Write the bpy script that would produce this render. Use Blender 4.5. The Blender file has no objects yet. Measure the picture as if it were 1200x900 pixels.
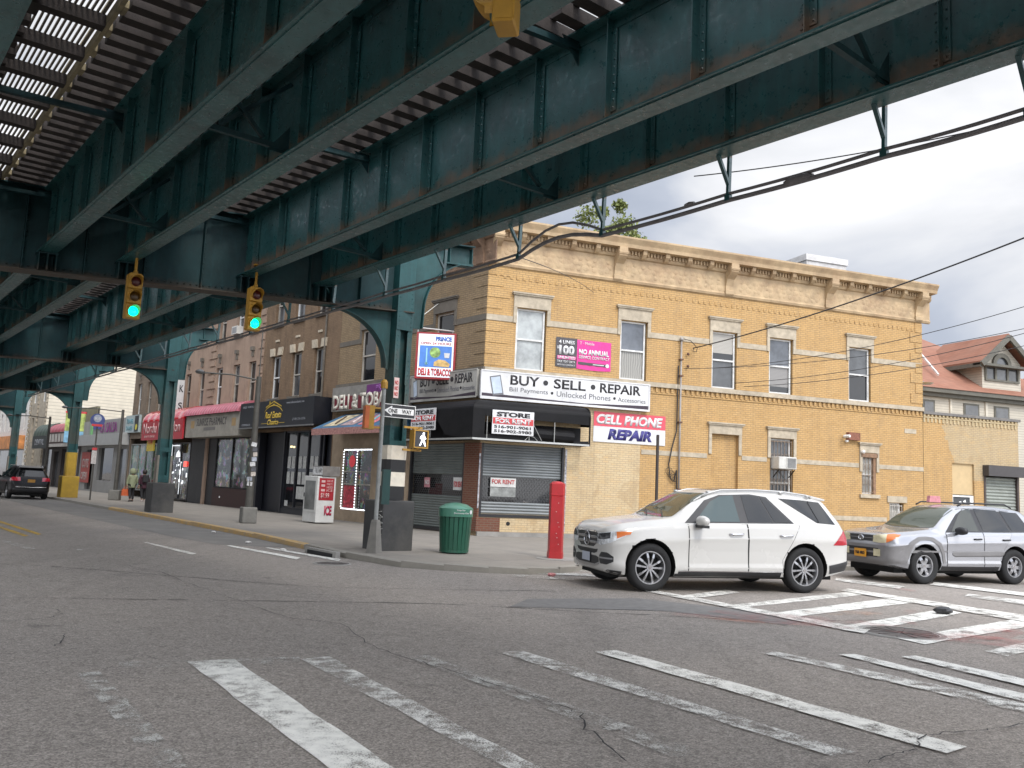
import bpy, bmesh, math, random
from mathutils import Vector, Matrix
from mathutils.bvhtree import BVHTree
random.seed(7)
R=math.radians
scene=bpy.context.scene
COL=scene.collection
# ------------------------------------------------------------------ helpers
def link(o): COL.objects.link(o); return o
def props(o,label=None,cat=None,group=None,kind=None):
    if label: o['label']=label
    if cat: o['category']=cat
    if group: o['group']=group
    if kind: o['kind']=kind
    return o
def empty(name,loc=(0,0,0),rz=0.,label=None,cat=None,group=None):
    o=bpy.data.objects.new(name,None); o.empty_display_size=.3
    o.location=loc; o.rotation_euler=(0,0,R(rz)); link(o)
    return props(o,label,cat,group)
def copy_tree(o,parent=None):
    c=o.copy(); link(c)
    if parent is not None: c.parent=parent
    for ch in [x for x in o.children]: copy_tree(ch,c)
    return c
class MB:
    def __init__(s,xf=None): s.v=[];s.f=[];s.m=[];s.xf=xf;s.cur=0;s.g=[]
    def add(s,vs,fs):
        n=len(s.v); s.g.append((n,len(s.f),len(vs),len(fs)))
        if s.xf: vs=[s.xf(p) for p in vs]
        s.v+= [tuple(p) for p in vs]; s.f+=[tuple(i+n for i in f) for f in fs]; s.m+=[s.cur]*len(fs)
        return s
    def box(s,x0,x1,y0,y1,z0,z1):
        if x0>x1:x0,x1=x1,x0
        if y0>y1:y0,y1=y1,y0
        if z0>z1:z0,z1=z1,z0
        if y1-y0>8 and x1-x0<3:
            n=int((y1-y0)/2.8)+1; vs=[]; fs=[]
            for i in range(n+1):
                y=y0+(y1-y0)*i/n; vs+=[(x0,y,z0),(x1,y,z0),(x1,y,z1),(x0,y,z1)]
            for i in range(n):
                for k in range(4): fs.append((4*i+k,4*i+(k+1)%4,4*i+4+(k+1)%4,4*i+4+k))
            fs+=[(0,3,2,1),(4*n,4*n+1,4*n+2,4*n+3)]
            return s.add(vs,fs)
        return s.add([(x0,y0,z0),(x1,y0,z0),(x1,y1,z0),(x0,y1,z0),(x0,y0,z1),(x1,y0,z1),(x1,y1,z1),(x0,y1,z1)],
          [(0,3,2,1),(4,5,6,7),(0,1,5,4),(1,2,6,5),(2,3,7,6),(3,0,4,7)])
    def beam(s,p,q,w,h=None,up=(0,0,1)):
        h=h or w; p=Vector(p);q=Vector(q);d=(q-p).normalized();up=Vector(up)
        if abs(d.dot(up))>.95: up=Vector((0,1,0))
        a=d.cross(up).normalized()*w/2; b=a.cross(d).normalized()*h/2
        vs=[p-a-b,p+a-b,p+a+b,p-a+b,q-a-b,q+a-b,q+a+b,q-a+b]
        return s.add(vs,[(0,3,2,1),(4,5,6,7),(0,1,5,4),(1,2,6,5),(2,3,7,6),(3,0,4,7)])
    def tube(s,path,r,n=8,cap=True,r2=None):
        P=[Vector(p) for p in path]; rings=[]; L=len(P); prev=None
        for i,p in enumerate(P):
            t=(P[min(i+1,L-1)]-P[max(i-1,0)]).normalized()
            if prev is None:
                up=Vector((0,0,1)) if abs(t.z)<.9 else Vector((1,0,0)); a=t.cross(up).normalized()
            else: a=(prev-t*prev.dot(t)).normalized()
            prev=a; b=t.cross(a)
            rr=r if r2 is None else r+(r2-r)*i/(L-1)
            rings.append([p+a*math.cos(2*math.pi*k/n)*rr+b*math.sin(2*math.pi*k/n)*rr for k in range(n)])
        vs=[q for rg in rings for q in rg]; fs=[]
        for i in range(L-1):
            for k in range(n): fs.append((i*n+k,i*n+(k+1)%n,(i+1)*n+(k+1)%n,(i+1)*n+k))
        if cap: fs.append(tuple(reversed(range(n)))); fs.append(tuple((L-1)*n+k for k in range(n)))
        return s.add(vs,fs)
    def lathe(s,prof,c=(0,0,0),n=24,axis='z',cap=True):
        vs=[];fs=[];L=len(prof)
        for r,h in prof:
            for k in range(n):
                a=2*math.pi*k/n; x,y=r*math.cos(a),r*math.sin(a)
                if axis=='z': vs.append((c[0]+x,c[1]+y,c[2]+h))
                elif axis=='y': vs.append((c[0]+x,c[1]+h,c[2]+y))
                else: vs.append((c[0]+h,c[1]+x,c[2]+y))
        for i in range(L-1):
            for k in range(n): fs.append((i*n+k,i*n+(k+1)%n,(i+1)*n+(k+1)%n,(i+1)*n+k))
        if cap and prof[0][0]>1e-4: fs.append(tuple(reversed(range(n))))
        if cap and prof[-1][0]>1e-4: fs.append(tuple((L-1)*n+k for k in range(n)))
        return s.add(vs,fs)
    def prism(s,poly,a,b,ax='y'):
        # poly in the plane normal to ax, extruded a..b
        n=len(poly)
        def P(p,t): return {'y':(p[0],t,p[1]),'x':(t,p[0],p[1]),'z':(p[0],p[1],t)}[ax]
        vs=[P(p,a) for p in poly]+[P(p,b) for p in poly]
        fs=[tuple(range(n)),tuple(reversed(range(n,2*n)))]+[(i,(i+1)%n,n+(i+1)%n,n+i) for i in range(n)]
        return s.add(vs,fs)
    def quad(s,*p): return s.add(p,[tuple(range(len(p)))])
    def split(s,name,mat,parent=None,rz=None):
        out=[]
        for a,b,c,d in s.g:
            q=MB(); q.v=s.v[a:a+c]; q.f=[tuple(i-a for i in f) for f in s.f[b:b+d]]; q.m=[0]*d
            o=q.build(name,mat,parent)
            if rz is not None: o.rotation_euler=(0,0,R(rz))
            out.append(o)
        return out
    def build(s,name,mat,parent=None,smooth=False,loc=None,auto=None):
        me=bpy.data.meshes.new(name); me.from_pydata(s.v,[],s.f)
        bm=bmesh.new(); bm.from_mesh(me); bmesh.ops.recalc_face_normals(bm,faces=bm.faces); bm.to_mesh(me); bm.free()
        for m in (mat if isinstance(mat,(list,tuple)) else [mat]): me.materials.append(m)
        if isinstance(mat,(list,tuple)): me.polygons.foreach_set('material_index',s.m)
        if smooth:
            me.polygons.foreach_set('use_smooth',[True]*len(me.polygons))
            if auto: me.set_sharp_from_angle(angle=R(auto))
        o=bpy.data.objects.new(name,me); link(o)
        if parent is not None: o.parent=parent
        if loc: o.location=loc
        return o
def bevel(o,w,seg=2):
    bm=bmesh.new(); bm.from_mesh(o.data)
    bmesh.ops.remove_doubles(bm,verts=bm.verts,dist=1e-5)
    bmesh.ops.bevel(bm,geom=list(bm.edges),offset=w,segments=seg,affect='EDGES',profile=.5,clamp_overlap=True)
    bm.to_mesh(o.data); bm.free(); return o
# ------------------------------------------------------------------ materials
class NT:
    def __init__(s,name):
        s.mat=bpy.data.materials.new(name); s.mat.use_nodes=True; s.t=s.mat.node_tree; s.n=s.t.nodes; s.l=s.t.links
        s.b=s.n['Principled BSDF']; s.out=s.n['Material Output']
        s._oc=None
    def node(s,typ,ins=None,**kw):
        n=s.n.new(typ)
        for k,v in kw.items(): setattr(n,k,v)
        for k,v in (ins or {}).items():
            if isinstance(v,bpy.types.NodeSocket): s.l.new(v,n.inputs[k])
            else: n.inputs[k].default_value=v
        return n
    def oc(s):
        if not s._oc: s._oc=s.node('ShaderNodeTexCoord').outputs['Object']
        return s._oc
    def noise(s,scale,detail=4,rough=.6,vec=None,dist=0):
        return s.node('ShaderNodeTexNoise',{'Vector':vec or s.oc(),'Scale':scale,'Detail':detail,'Roughness':rough,'Distortion':dist}).outputs['Fac']
    def ramp(s,fac,stops):
        n=s.node('ShaderNodeValToRGB',{'Fac':fac}); e=n.color_ramp.elements
        while len(e)<len(stops): e.new(.5)
        for i,(p,c) in enumerate(stops):
            e[i].position=p; e[i].color=(c,c,c,1) if isinstance(c,(int,float)) else (*c,1)
        return n.outputs['Color']
    def mix(s,fac,a,b,mode='MIX'):
        n=s.node('ShaderNodeMix',data_type='RGBA',blend_type=mode)
        for i,v in ((0,fac),(6,a),(7,b)):
            if isinstance(v,bpy.types.NodeSocket): s.l.new(v,n.inputs[i])
            else: n.inputs[i].default_value=(*v,1) if isinstance(v,tuple) and len(v)==3 else v
        return n.outputs[2]
    def math(s,op,a,b=None,clamp=False):
        n=s.node('ShaderNodeMath',operation=op,use_clamp=clamp)
        for i,v in ((0,a),(1,b)):
            if v is None: continue
            if isinstance(v,bpy.types.NodeSocket): s.l.new(v,n.inputs[i])
            else: n.inputs[i].default_value=v
        return n.outputs[0]
    def sep(s,vec=None):
        return s.node('ShaderNodeSeparateXYZ',{'Vector':vec or s.oc()}).outputs
    def set(s,**k):
        names={'color':'Base Color','rough':'Roughness','metal':'Metallic','spec':'Specular IOR Level','emis':'Emission Color','es':'Emission Strength','coat':'Coat Weight','alpha':'Alpha','normal':'Normal','trans':'Transmission Weight'}
        for a,v in k.items():
            i=s.b.inputs[names[a]]
            if isinstance(v,bpy.types.NodeSocket): s.l.new(v,i)
            elif isinstance(v,tuple): i.default_value=(*v,1)
            else: i.default_value=v
        return s
    def bump(s,h,strength=.3,dist=.01):
        s.l.new(s.node('ShaderNodeBump',{'Height':h,'Strength':strength,'Distance':dist}).outputs[0],s.b.inputs['Normal']); return s
MC={}
def pm(name,col,rough=.6,var=.18,scale=4.,metal=0.,dirt=.0,dirtcol=(.05,.045,.04),bump=0.,coat=0.,spec=.5,es=0.):
    if name in MC: return MC[name]
    t=NT(name); n=t.noise(scale,5)
    a=tuple(c*(1-var) for c in col); b=tuple(min(1,c*(1+var)) for c in col)
    c=t.mix(t.ramp(n,[(.3,0.),(.7,1.)]),a,b)
    if dirt:
        d=t.ramp(t.noise(scale*.35,8,.75),[(.45,0.),(.75,dirt)])
        c=t.mix(d,c,dirtcol)
    t.set(color=c,rough=rough,metal=metal,coat=coat,spec=spec)
    if var>0: t.set(rough=t.node('ShaderNodeMapRange',{'Value':n,'To Min':max(0,rough-.08),'To Max':min(1,rough+.08)}).outputs[0])
    if bump: t.bump(t.noise(scale*6,4),bump,.01)
    if es: t.set(emis=tuple(col),es=es)
    MC[name]=t.mat; return t.mat
def brick(name,c1,c2,mortar,row=.075,w=.225,stain=.35,staincol=(.16,.12,.09),z_lite=None,lite=None,jag=None,mort=.011):
    t=NT(name); x,y,z=t.sep()
    X=t.math('ADD',x,y); vec=t.node('ShaderNodeCombineXYZ',{'X':X,'Y':z,'Z':0.}).outputs[0]
    br=t.node('ShaderNodeTexBrick',{'Vector':vec,'Color1':(*c1,1),'Color2':(*c2,1),'Mortar':(*mortar,1),'Scale':1.,'Mortar Size':mort,'Mortar Smooth':.2,'Bias':0.,'Brick Width':w,'Row Height':row})
    c=br.outputs['Color']
    n1=t.noise(.5,6,.7); n2=t.noise(2.5,6,.7)
    if lite:
        # a paler brick infill with a toothed edge
        k=t.node('ShaderNodeTexBrick',{'Vector':vec,'Color1':(*lite[0],1),'Color2':(*lite[1],1),'Mortar':(*lite[2],1),'Scale':1.,'Mortar Size':mort,'Brick Width':w,'Row Height':row,'Bias':0.}).outputs['Color']
        m=lite[3](t,x,z,n2); c=t.mix(m,c,k)
    # tonal drift between courses
    c=t.mix(t.math('MULTIPLY',t.ramp(n1,[(.35,0.),(.7,1.)]),.35),c,t.mix(.5,c,(c1[0]*.75,c1[1]*.7,c1[2]*.62)))
    st=t.math('MULTIPLY',t.ramp(t.noise(1.3,9,.8,dist=1.5),[(.52,0.),(.74,1.)]),stain)
    c=t.mix(st,c,staincol)
    sm=t.node('ShaderNodeMapping',{'Vector':t.oc(),'Scale':(3.2,3.2,.22)}).outputs[0]
    c=t.mix(t.math('MULTIPLY',t.ramp(t.noise(1.,7,.75,vec=sm),[(.5,0.),(.72,1.)]),.28),c,staincol)
    big=t.node('ShaderNodeTexBrick',{'Vector':vec,'Color1':(0,0,0,1),'Color2':(1,1,1,1),'Mortar':(0,0,0,1),'Scale':1.,'Mortar Size':0.,'Brick Width':w,'Row Height':row,'Bias':-.2}).outputs['Color']
    c=t.mix(t.math('MULTIPLY',big,t.math('MULTIPLY',t.ramp(n2,[(.45,0.),(.6,1.)]),.35)),c,tuple(min(1,k*1.35) for k in c1))
    c=t.mix(t.ramp(t.noise(.8,4,.6,dist=.8),[(.62,0.),(.66,.35)]),c,tuple(k*1.15 for k in mortar))
    t.set(color=c,rough=.85,spec=.25); t.bump(br.outputs['Fac'],-.5,.006)
    return t.mat
def flatmark(name,col,wear=.0,scale=75.,rough=.7):
    # worn paint: holes where the noise says so
    t=NT(name); n=t.noise(scale,6,.75); n2=t.noise(scale*.06,5,.65)
    s=t.math('ADD',t.math('MULTIPLY',n,.6),t.math('MULTIPLY',n2,.4))
    s=t.node('ShaderNodeMapRange',{'Value':s,'From Min':.3,'From Max':.7,'To Min':.2,'To Max':.8}).outputs[0]
    a=t.ramp(s,[(max(0,wear-.03),0.),(wear+.03,1.)])
    c=t.mix(t.ramp(t.noise(9,5),[(.3,0.),(.75,1.)]),tuple(x*.72 for x in col),col)
    t.set(color=c,rough=rough); tr=t.node('ShaderNodeBsdfTransparent')
    m=t.node('ShaderNodeMixShader',{0:a,1:tr.outputs[0],2:t.b.outputs[0]}); t.l.new(m.outputs[0],t.out.inputs[0]); return t.mat
def glass(name,col=(.03,.035,.04),rough=.04,curtain=None,spec=.6,clutter=None):
    if name in MC: return MC[name]
    t=NT(name); c=col
    if clutter:
        x,y,z=t.sep()
        vec=t.node('ShaderNodeCombineXYZ',{'X':t.math('ADD',x,y),'Y':z,'Z':0.}).outputs[0]
        v=t.node('ShaderNodeTexVoronoi',{'Vector':vec,'Scale':clutter[0]}); 
        hs=t.node('ShaderNodeHueSaturation',{'Color':v.outputs['Color'],'Saturation':clutter[1],'Value':clutter[2]}).outputs[0]
        c=t.mix(t.ramp(t.noise(2.2,4),[(.48,0.),(.58,1.)]),col,hs)
    else:
        c=t.mix(t.ramp(t.noise(1.6,5),[(.35,0.),(.7,1.)]),tuple(k*.7 for k in col),tuple(k*1.4 for k in col))
    t.set(color=c,rough=rough,spec=spec)
    if not clutter: t.bump(t.noise(1.1,2),.06,.05)
    MC[name]=t.mat; return t.mat
WHITE=pm('paint_white',(.75,.75,.73),.5,dirt=.25)
BLACK=pm('paint_black',(.012,.012,.014),.45,dirt=.15,dirtcol=(.06,.055,.05))
DARK=pm('dark_void',(.012,.012,.013),.8)
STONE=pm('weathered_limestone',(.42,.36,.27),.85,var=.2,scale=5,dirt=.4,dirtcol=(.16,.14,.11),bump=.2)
CONC=pm('concrete',(.27,.26,.24),.9,var=.15,scale=2.5,dirt=.35,dirtcol=(.12,.11,.1),bump=.25)
# ------------------------------------------------------------------ text
def txt(body,x0,z0,w,h,y,mat,parent,bold=0.,shear=0.,name='lettering',depth=.006,spacing=1.,narrow=True):
    cu=bpy.data.curves.new('t','FONT'); cu.body=body; cu.size=1; cu.offset=bold; cu.shear=shear; cu.extrude=0; cu.space_character=spacing; cu.resolution_u=3
    cu.space_line=.82
    o=bpy.data.objects.new('t',cu); COL.objects.link(o)
    dg=bpy.context.evaluated_depsgraph_get(); me=bpy.data.meshes.new_from_object(o.evaluated_get(dg))
    bpy.data.objects.remove(o); 
    xs=[v.co.x for v in me.vertices]; ys=[v.co.y for v in me.vertices]
    ax,bx,ay,by=min(xs),max(xs),min(ys),max(ys)
    sx=w/(bx-ax); sy=h/(by-ay)
    for v in me.vertices:
        v.co=((v.co.x-ax)*sx+x0, y, (v.co.y-ay)*sy+z0)
    bm=bmesh.new(); bm.from_mesh(me)
    r=bmesh.ops.extrude_face_region(bm,geom=bm.faces[:])
    for g_ in r['geom']:
        if isinstance(g_,bmesh.types.BMVert): g_.co.y-=depth
    bmesh.ops.recalc_face_normals(bm,faces=bm.faces); bm.to_mesh(me); bm.free()
    me.materials.clear(); me.materials.append(mat)
    o=bpy.data.objects.new(name,me); link(o); o.parent=parent; me.name=name
    return o
# ------------------------------------------------------------------ frames
# M: along the main street front of the corner building, x to the right, y into the building
# S: along the side street front, same corner
CX,CY=-.967,28.422
def M2W(x,y,z=0): a=R(-50); return (CX+x*math.cos(a)-y*math.sin(a),CY+x*math.sin(a)+y*math.cos(a),z)
def S2W(x,y,z=0): a=R(19.5); return (CX+x*math.cos(a)-y*math.sin(a),CY+x*math.sin(a)+y*math.cos(a),z)
def E2W(v,u,z=0): a=R(39); return (v*math.cos(a)-u*math.sin(a),v*math.sin(a)+u*math.cos(a),z)
MARKS=[
('fresh', 'A', [(-2.835, 8.041), (-2.47, 8.239), (-0.54, 5.27), (-0.917, 5.22)]) ,
('worn', 'B', [(-1.888, 8.368), (-1.657, 8.543), (0.311, 5.43), (0.104, 5.402)]) ,
('faint', 'A0', [(-3.523, 7.397), (-3.369, 7.496), (-1.779, 5.225), (-1.967, 5.199)]) ,
('faint', 'top', [(-3.281, 7.652), (-3.385, 7.883), (-1.906, 8.446), (-1.842, 8.18)]) ,
('faint', 'C', [(-0.932, 8.707), (-0.73, 8.796), (1.422, 5.922), (1.205, 5.75)]) ,
('worn', 'D', [(-0.009, 9.094), (0.232, 9.243), (2.458, 6.089), (2.256, 5.986)]) ,
('fresh', 'E', [(1.007, 9.375), (1.254, 9.529), (3.361, 6.336), (3.109, 6.163)]) ,
('worn', 'F', [(2.874, 9.758), (3.095, 9.858), (4.774, 7.662), (4.455, 7.44)]) ,
('fresh', 'G', [(3.788, 9.869), (3.999, 9.917), (4.985, 7.998), (4.73, 7.771)]) ,
('fresh', 'H', [(4.515, 9.886), (4.713, 9.98), (5.461, 8.621), (5.171, 8.356)]) ,
('mid', 'nb', [(2.498, 15.246), (2.638, 15.548), (4.995, 11.867), (4.735, 11.46)]) ,
('mid', 'fb', [(6.521, 16.853), (6.845, 17.254), (8.753, 13.762), (8.148, 13.015)]) ,
('mid', 'b1', [(3.573, 13.853), (3.651, 13.588), (6.842, 16.436), (6.87, 16.982)]) ,
('fresh', 'b2', [(4.066, 13.168), (4.196, 12.781), (7.374, 15.525), (7.402, 16.251)]) ,
('fresh', 'b3', [(4.64, 12.055), (4.776, 11.671), (7.481, 14.205), (7.415, 14.676)]) ,
('fresh', 'b4', [(5.088, 11.232), (5.242, 10.851), (8.036, 13.143), (8.067, 13.739)]) ,
('worn', 'b5', [(5.82, 10.542), (5.906, 10.249), (7.192, 11.324), (7.37, 11.873)]) ,
('mid', 'b0', [(2.88, 14.675), (3.052, 14.403), (4.298, 15.776), (4.099, 16.091)]) ,
('worn', 'L1', [(-0.924, 18.679), (2.04, 18.998), (1.988, 18.501), (-0.903, 18.292)]) ,
('worn', 'L2', [(-0.269, 17.931), (2.29, 18.009), (2.224, 17.476), (-0.262, 17.576)]) ,
('faint', 'L3', [(0.167, 17.168), (2.414, 17.001), (2.327, 16.373), (0.164, 16.684)]) ,
('worn', 'R1', [(7.493, 19.612), (8.428, 18.302), (8.048, 17.705), (7.208, 18.962)]) ,
('mid', 'R2', [(9.717, 19.633), (11.191, 17.572), (10.762, 16.902), (9.287, 18.955)]) ,
('worn', 'R3', [(9.231, 17.288), (10.27, 16.133), (9.737, 15.3), (8.866, 16.762)]) ,
('yellow', 'y1', [(-22.272, 34.629), (-22.393, 35.029), (-11.861, 22.266), (-11.785, 21.928)]) ,
('yellow', 'y2', [(-20.25, 31.515), (-20.354, 31.82), (-11.801, 21.53), (-11.729, 21.214)]) ,
('mid', 'd1', [(-8.727, 21.013), (-8.705, 21.159), (-6.622, 18.73), (-6.591, 18.394)]) ,
('fresh', 'd2', [(-6.75, 21.088), (-6.714, 21.298), (-4.384, 18.82), (-4.386, 18.377)]) ,
('fresh', 'd3', [(-5.782, 20.962), (-5.747, 21.132), (-3.52, 18.836), (-3.509, 18.41)]) ,
('faint', 'd4', [(-11.311, 19.516), (-11.516, 19.997), (-9.828, 18.278), (-9.579, 17.697)]) ,
('faint', 'd5', [(-9.076, 18.493), (-8.977, 18.812), (-8.786, 18.42), (-8.886, 18.115)]) ,
]
CRACKS=[
('c1', [(-6.739, 15.661), (-5.799, 14.847), (-4.523, 13.101), (-3.775, 12.169), (-3.018, 11.167), (-2.499, 10.61), (-1.89, 10.392), (-1.406, 9.287), (-0.963, 8.615), (-0.43, 8.103), (0.115, 7.416), (0.45, 7.024), (0.63, 6.749), (0.644, 6.34), (0.715, 6.045), (0.831, 5.63)]) ,
('c2', [(2.413, 5.813), (2.733, 6.091), (2.929, 6.195), (3.007, 6.385), (3.143, 6.553), (3.383, 6.677), (3.62, 6.759), (3.892, 6.894), (4.284, 7.101)]) ,
('c3', [(-5.5, 9.506), (-5.32, 9.676), (-5.133, 9.852), (-5.095, 10.184), (-5.333, 10.525)]) ,
('c4', [(-4.209, 8.38), (-4.361, 8.801), (-4.436, 8.979)]) ,
]
# ================================================================== SETTING: ground
GZ=-.1
def asphalt():
    t=NT('asphalt'); oc=t.oc()
    fine=t.noise(70,8,.85); mid=t.noise(6,6,.7); big=t.noise(.35,5,.6)
    c=t.mix(t.ramp(fine,[(.36,0.),(.64,1.)]),(.12,.111,.104),(.31,.295,.28))
    c=t.mix(t.ramp(big,[(.35,0.),(.65,1.)]),c,t.mix(.5,c,(.25,.232,.215)))
    c=t.mix(t.ramp(mid,[(.52,0.),(.72,.45)]),c,(.10,.098,.096))
    tr_=t.node('ShaderNodeMapping',{'Vector':oc,'Rotation':(0,0,R(-39)),'Scale':(1.1,.07,1)}).outputs[0]
    c=t.mix(t.ramp(t.noise(1.,5,.65,vec=tr_),[(.5,0.),(.68,.4)]),c,(.12,.115,.11))
    c=t.mix(t.ramp(t.noise(.9,3,.6,dist=.5),[(.66,0.),(.72,.6)]),c,(.07,.068,.066))
    c=t.mix(t.ramp(t.noise(26,5,.8),[(.4,0.),(.62,.4)]),c,(.34,.325,.305))
    sp=t.node('ShaderNodeTexVoronoi',{'Vector':oc,'Scale':55.}).outputs['Distance']
    c=t.mix(t.ramp(sp,[(.05,.75),(.22,0.)]),c,(.42,.41,.38))
    for sc_,lo_,hi_ in ((95.,.62,1.38),(38.,.84,1.16)):
        g_=t.node('ShaderNodeSeparateColor',{'Color':t.node('ShaderNodeTexVoronoi',{'Vector':oc,'Scale':sc_}).outputs['Color']}).outputs[0]
        mrg=t.node('ShaderNodeMapRange',{'Value':g_,'To Min':lo_,'To Max':hi_}).outputs[0]
        c=t.mix(1.,c,t.node('ShaderNodeCombineXYZ',{'X':mrg,'Y':mrg,'Z':mrg}).outputs[0],'MULTIPLY')
    c=t.mix(1.,c,(1.05,1.0,.95),'MULTIPLY')
    t.set(color=c,rough=t.ramp(mid,[(.3,.72),(.7,.9)]),spec=.3); t.bump(t.noise(120,5,.8),.55,.006); return t.mat
ASPH=asphalt()
road=MB(); road.quad((-400,-60,GZ),(400,-60,GZ),(400,700,GZ),(-400,700,GZ)); props(road.build('road',ASPH),kind='structure')
# concrete parking lane along the kerb
LANE=pm('lane_concrete',(.185,.175,.16),.9,var=.16,scale=1.2,dirt=.4,dirtcol=(.09,.085,.08),bump=.25)
l=MB(); l.quad(*[E2W(v,u,GZ+.004) for v,u in [(7.75,140),(7.75,24.),(7.95,21.2),(9.0,20.2),(10.3,19.8),(11,22),(11,140)]]); props(l.build('parking_lane',LANE),kind='structure')
pt=MB(); pt.quad(*[(x,y,GZ+.004) for x,y in [(.1,12.6),(2.4,12.9),(3.9,12.0),(4.6,12.9),(2.2,14.3),(.4,13.6)]]); props(pt.build('road_patch',pm('patch_asphalt',(.175,.168,.16),.85,scale=8,bump=.4)),kind='structure')
# pavement with kerb
kerb=[E2W(10.35,140),E2W(10.35,52),E2W(10.2,38),E2W(10.0,29),E2W(9.85,23.4),E2W(9.55,19.5),E2W(9.4,17.2)]
kerb=[(a,b) for a,b,_ in kerb]+[(-2.1,17.75),(-1.2,17.45),(-.3,17.35),(.5,17.45),(1.15,17.85),(1.6,18.6),(2.1,19.45),(3.0,20.05)]
dx,dy=math.cos(R(19.5)),math.sin(R(19.5))
kerb+=[(3.0+dx*t,20.05+dy*t) for t in (3,6.2,9,14,25,60,120)]
def offs(pl,d):
    out=[]
    for i,p in enumerate(pl):
        a=pl[max(i-1,0)];b=pl[min(i+1,len(pl)-1)]; tx,ty=b[0]-a[0],b[1]-a[1]; L=math.hypot(tx,ty)
        out.append((p[0]-ty/L*d,p[1]+tx/L*d))
    return out
inner=offs(kerb,.16)
def pave():
    t=NT('pavement_concrete'); oc=t.oc()
    rot=t.node('ShaderNodeMapping',{'Vector':oc,'Rotation':(0,0,R(-39))}).outputs[0]
    br=t.node('ShaderNodeTexBrick',{'Vector':rot,'Color1':(.235,.212,.18,1),'Color2':(.2,.18,.152,1),'Mortar':(.09,.085,.08,1),'Scale':1.,'Mortar Size':.012,'Brick Width':1.5,'Row Height':1.5}); br.offset=0
    c=br.outputs['Color']; c=t.mix(t.ramp(t.noise(1.1,8,.75),[(.42,0.),(.72,.6)]),c,(.11,.1,.095))
    c=t.mix(t.ramp(t.noise(22,3),[(.63,0.),(.67,.55)]),c,(.06,.052,.05))
    c=t.mix(t.noise(60,5,.8),c,t.mix(.5,c,(.34,.32,.29)))
    t.set(color=c,rough=.88,spec=.3); t.bump(br.outputs['Fac'],-.25,.01); return t.mat
PAVE=pave()
s=MB(); n=len(inner)
far=[(160,190),(-40,260)]
s.quad(*[(x,y,0) for x,y in inner],*[(x,y,0) for x,y in far]); props(s.build('pavement',PAVE),kind='structure')
def kerbmat():
    t=NT('kerb_stone'); x,y,z=t.sep()
    c=t.mix(t.noise(7,6,.7),(.2,.185,.16),(.31,.29,.25))
    # faded yellow paint along the main street run
    rot=t.node('ShaderNodeMapping',{'Vector':t.oc(),'Rotation':(0,0,R(-39))},vector_type='POINT').outputs[0]
    u=t.sep(rot)[1]
    on=t.math('MULTIPLY',t.math('GREATER_THAN',u,19.6),t.math('LESS_THAN',u,40.))
    on=t.math('MULTIPLY',on,t.ramp(t.noise(3.2,7,.8),[(.38,.35),(.6,1.)]))
    c=t.mix(on,c,(.48,.30,.10)); t.set(color=c,rough=.85); t.bump(t.noise(30,5),.3,.01); return t.mat
k=MB()
for i in range(len(kerb)-1):
    a,b,c,d=kerb[i],kerb[i+1],inner[i+1],inner[i]
    k.add([(a[0],a[1],GZ-.05),(b[0],b[1],GZ-.05),(b[0],b[1],.003),(a[0],a[1],.03),(c[0],c[1],.034),(d[0],d[1],.034)],[(0,1,2,3),(3,2,4,5)])
props(k.build('kerb',kerbmat()),kind='structure')
# far side pavement of the main street (left, mostly out of the picture)
s=MB(); s.prism([E2W(-6.2,-40)[:2],E2W(-6.2,160)[:2],E2W(-14,160)[:2],E2W(-14,-40)[:2]],GZ-.05,0,'z'); props(s.build('far_pavement',PAVE),kind='structure')
# road paint
PM={'fresh':flatmark('road_paint_fresh',(.84,.83,.77),.43),'mid':flatmark('road_paint_scuffed',(.80,.78,.72),.455),'worn':flatmark('road_paint_worn',(.76,.75,.70),.495),
 'faint':flatmark('road_paint_faint',(.55,.54,.5),.545),'yellow':flatmark('road_paint_yellow',(.6,.38,.06),.44)}
NAM={'yellow':'centre_line'}
for mi,(kd,nm,poly) in enumerate(MARKS):
    m=MB(); MZ=GZ+.007+.0012*(mi%12)
    # subdivide long bars into slightly uneven outline
    P=poly; L=14; left=[];right=[]
    for i in range(L+1):
        f=i/L
        a=[P[0][k]+(P[3][k]-P[0][k])*f for k in (0,1)]; b=[P[1][k]+(P[2][k]-P[1][k])*f for k in (0,1)]
        j=.012; left.append((a[0]+random.uniform(-j,j),a[1]+random.uniform(-j,j))); right.append((b[0]+random.uniform(-j,j),b[1]+random.uniform(-j,j)))
    vs=[(x,y,MZ) for x,y in left]+[(x,y,MZ) for x,y in right]
    m.add(vs,[(i,i+1,L+2+i,L+1+i) for i in range(L)])
    props(m.build('centre_line' if kd=='yellow' else 'lane_line' if nm[0] in 'dLR' else 'crosswalk_bar',PM[kd]),kind='structure')
TAR=pm('crack_tar',(.018,.018,.02),.8)
for nm,pl in CRACKS:
    m=MB(); pts=[]
    for i in range(len(pl)-1):
        for k_ in range(5):
            f=k_/5; pts.append((pl[i][0]+(pl[i+1][0]-pl[i][0])*f+random.uniform(-.03,.03),pl[i][1]+(pl[i+1][1]-pl[i][1])*f+random.uniform(-.03,.03)))
    pts.append(pl[-1]); w=[random.uniform(.002,.009) for _ in pts]
    L=offs(pts,1); vs=[]
    for p,q,ww in zip(pts,L,w):
        d=(q[0]-p[0],q[1]-p[1]); vs+= [(p[0]-d[0]*ww,p[1]-d[1]*ww,GZ+.0225),(p[0]+d[0]*ww,p[1]+d[1]*ww,GZ+.0225)]
    m.add(vs,[(2*i,2*i+1,2*i+3,2*i+2) for i in range(len(pts)-1)]); props(m.build('road_crack',TAR),kind='structure')
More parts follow.
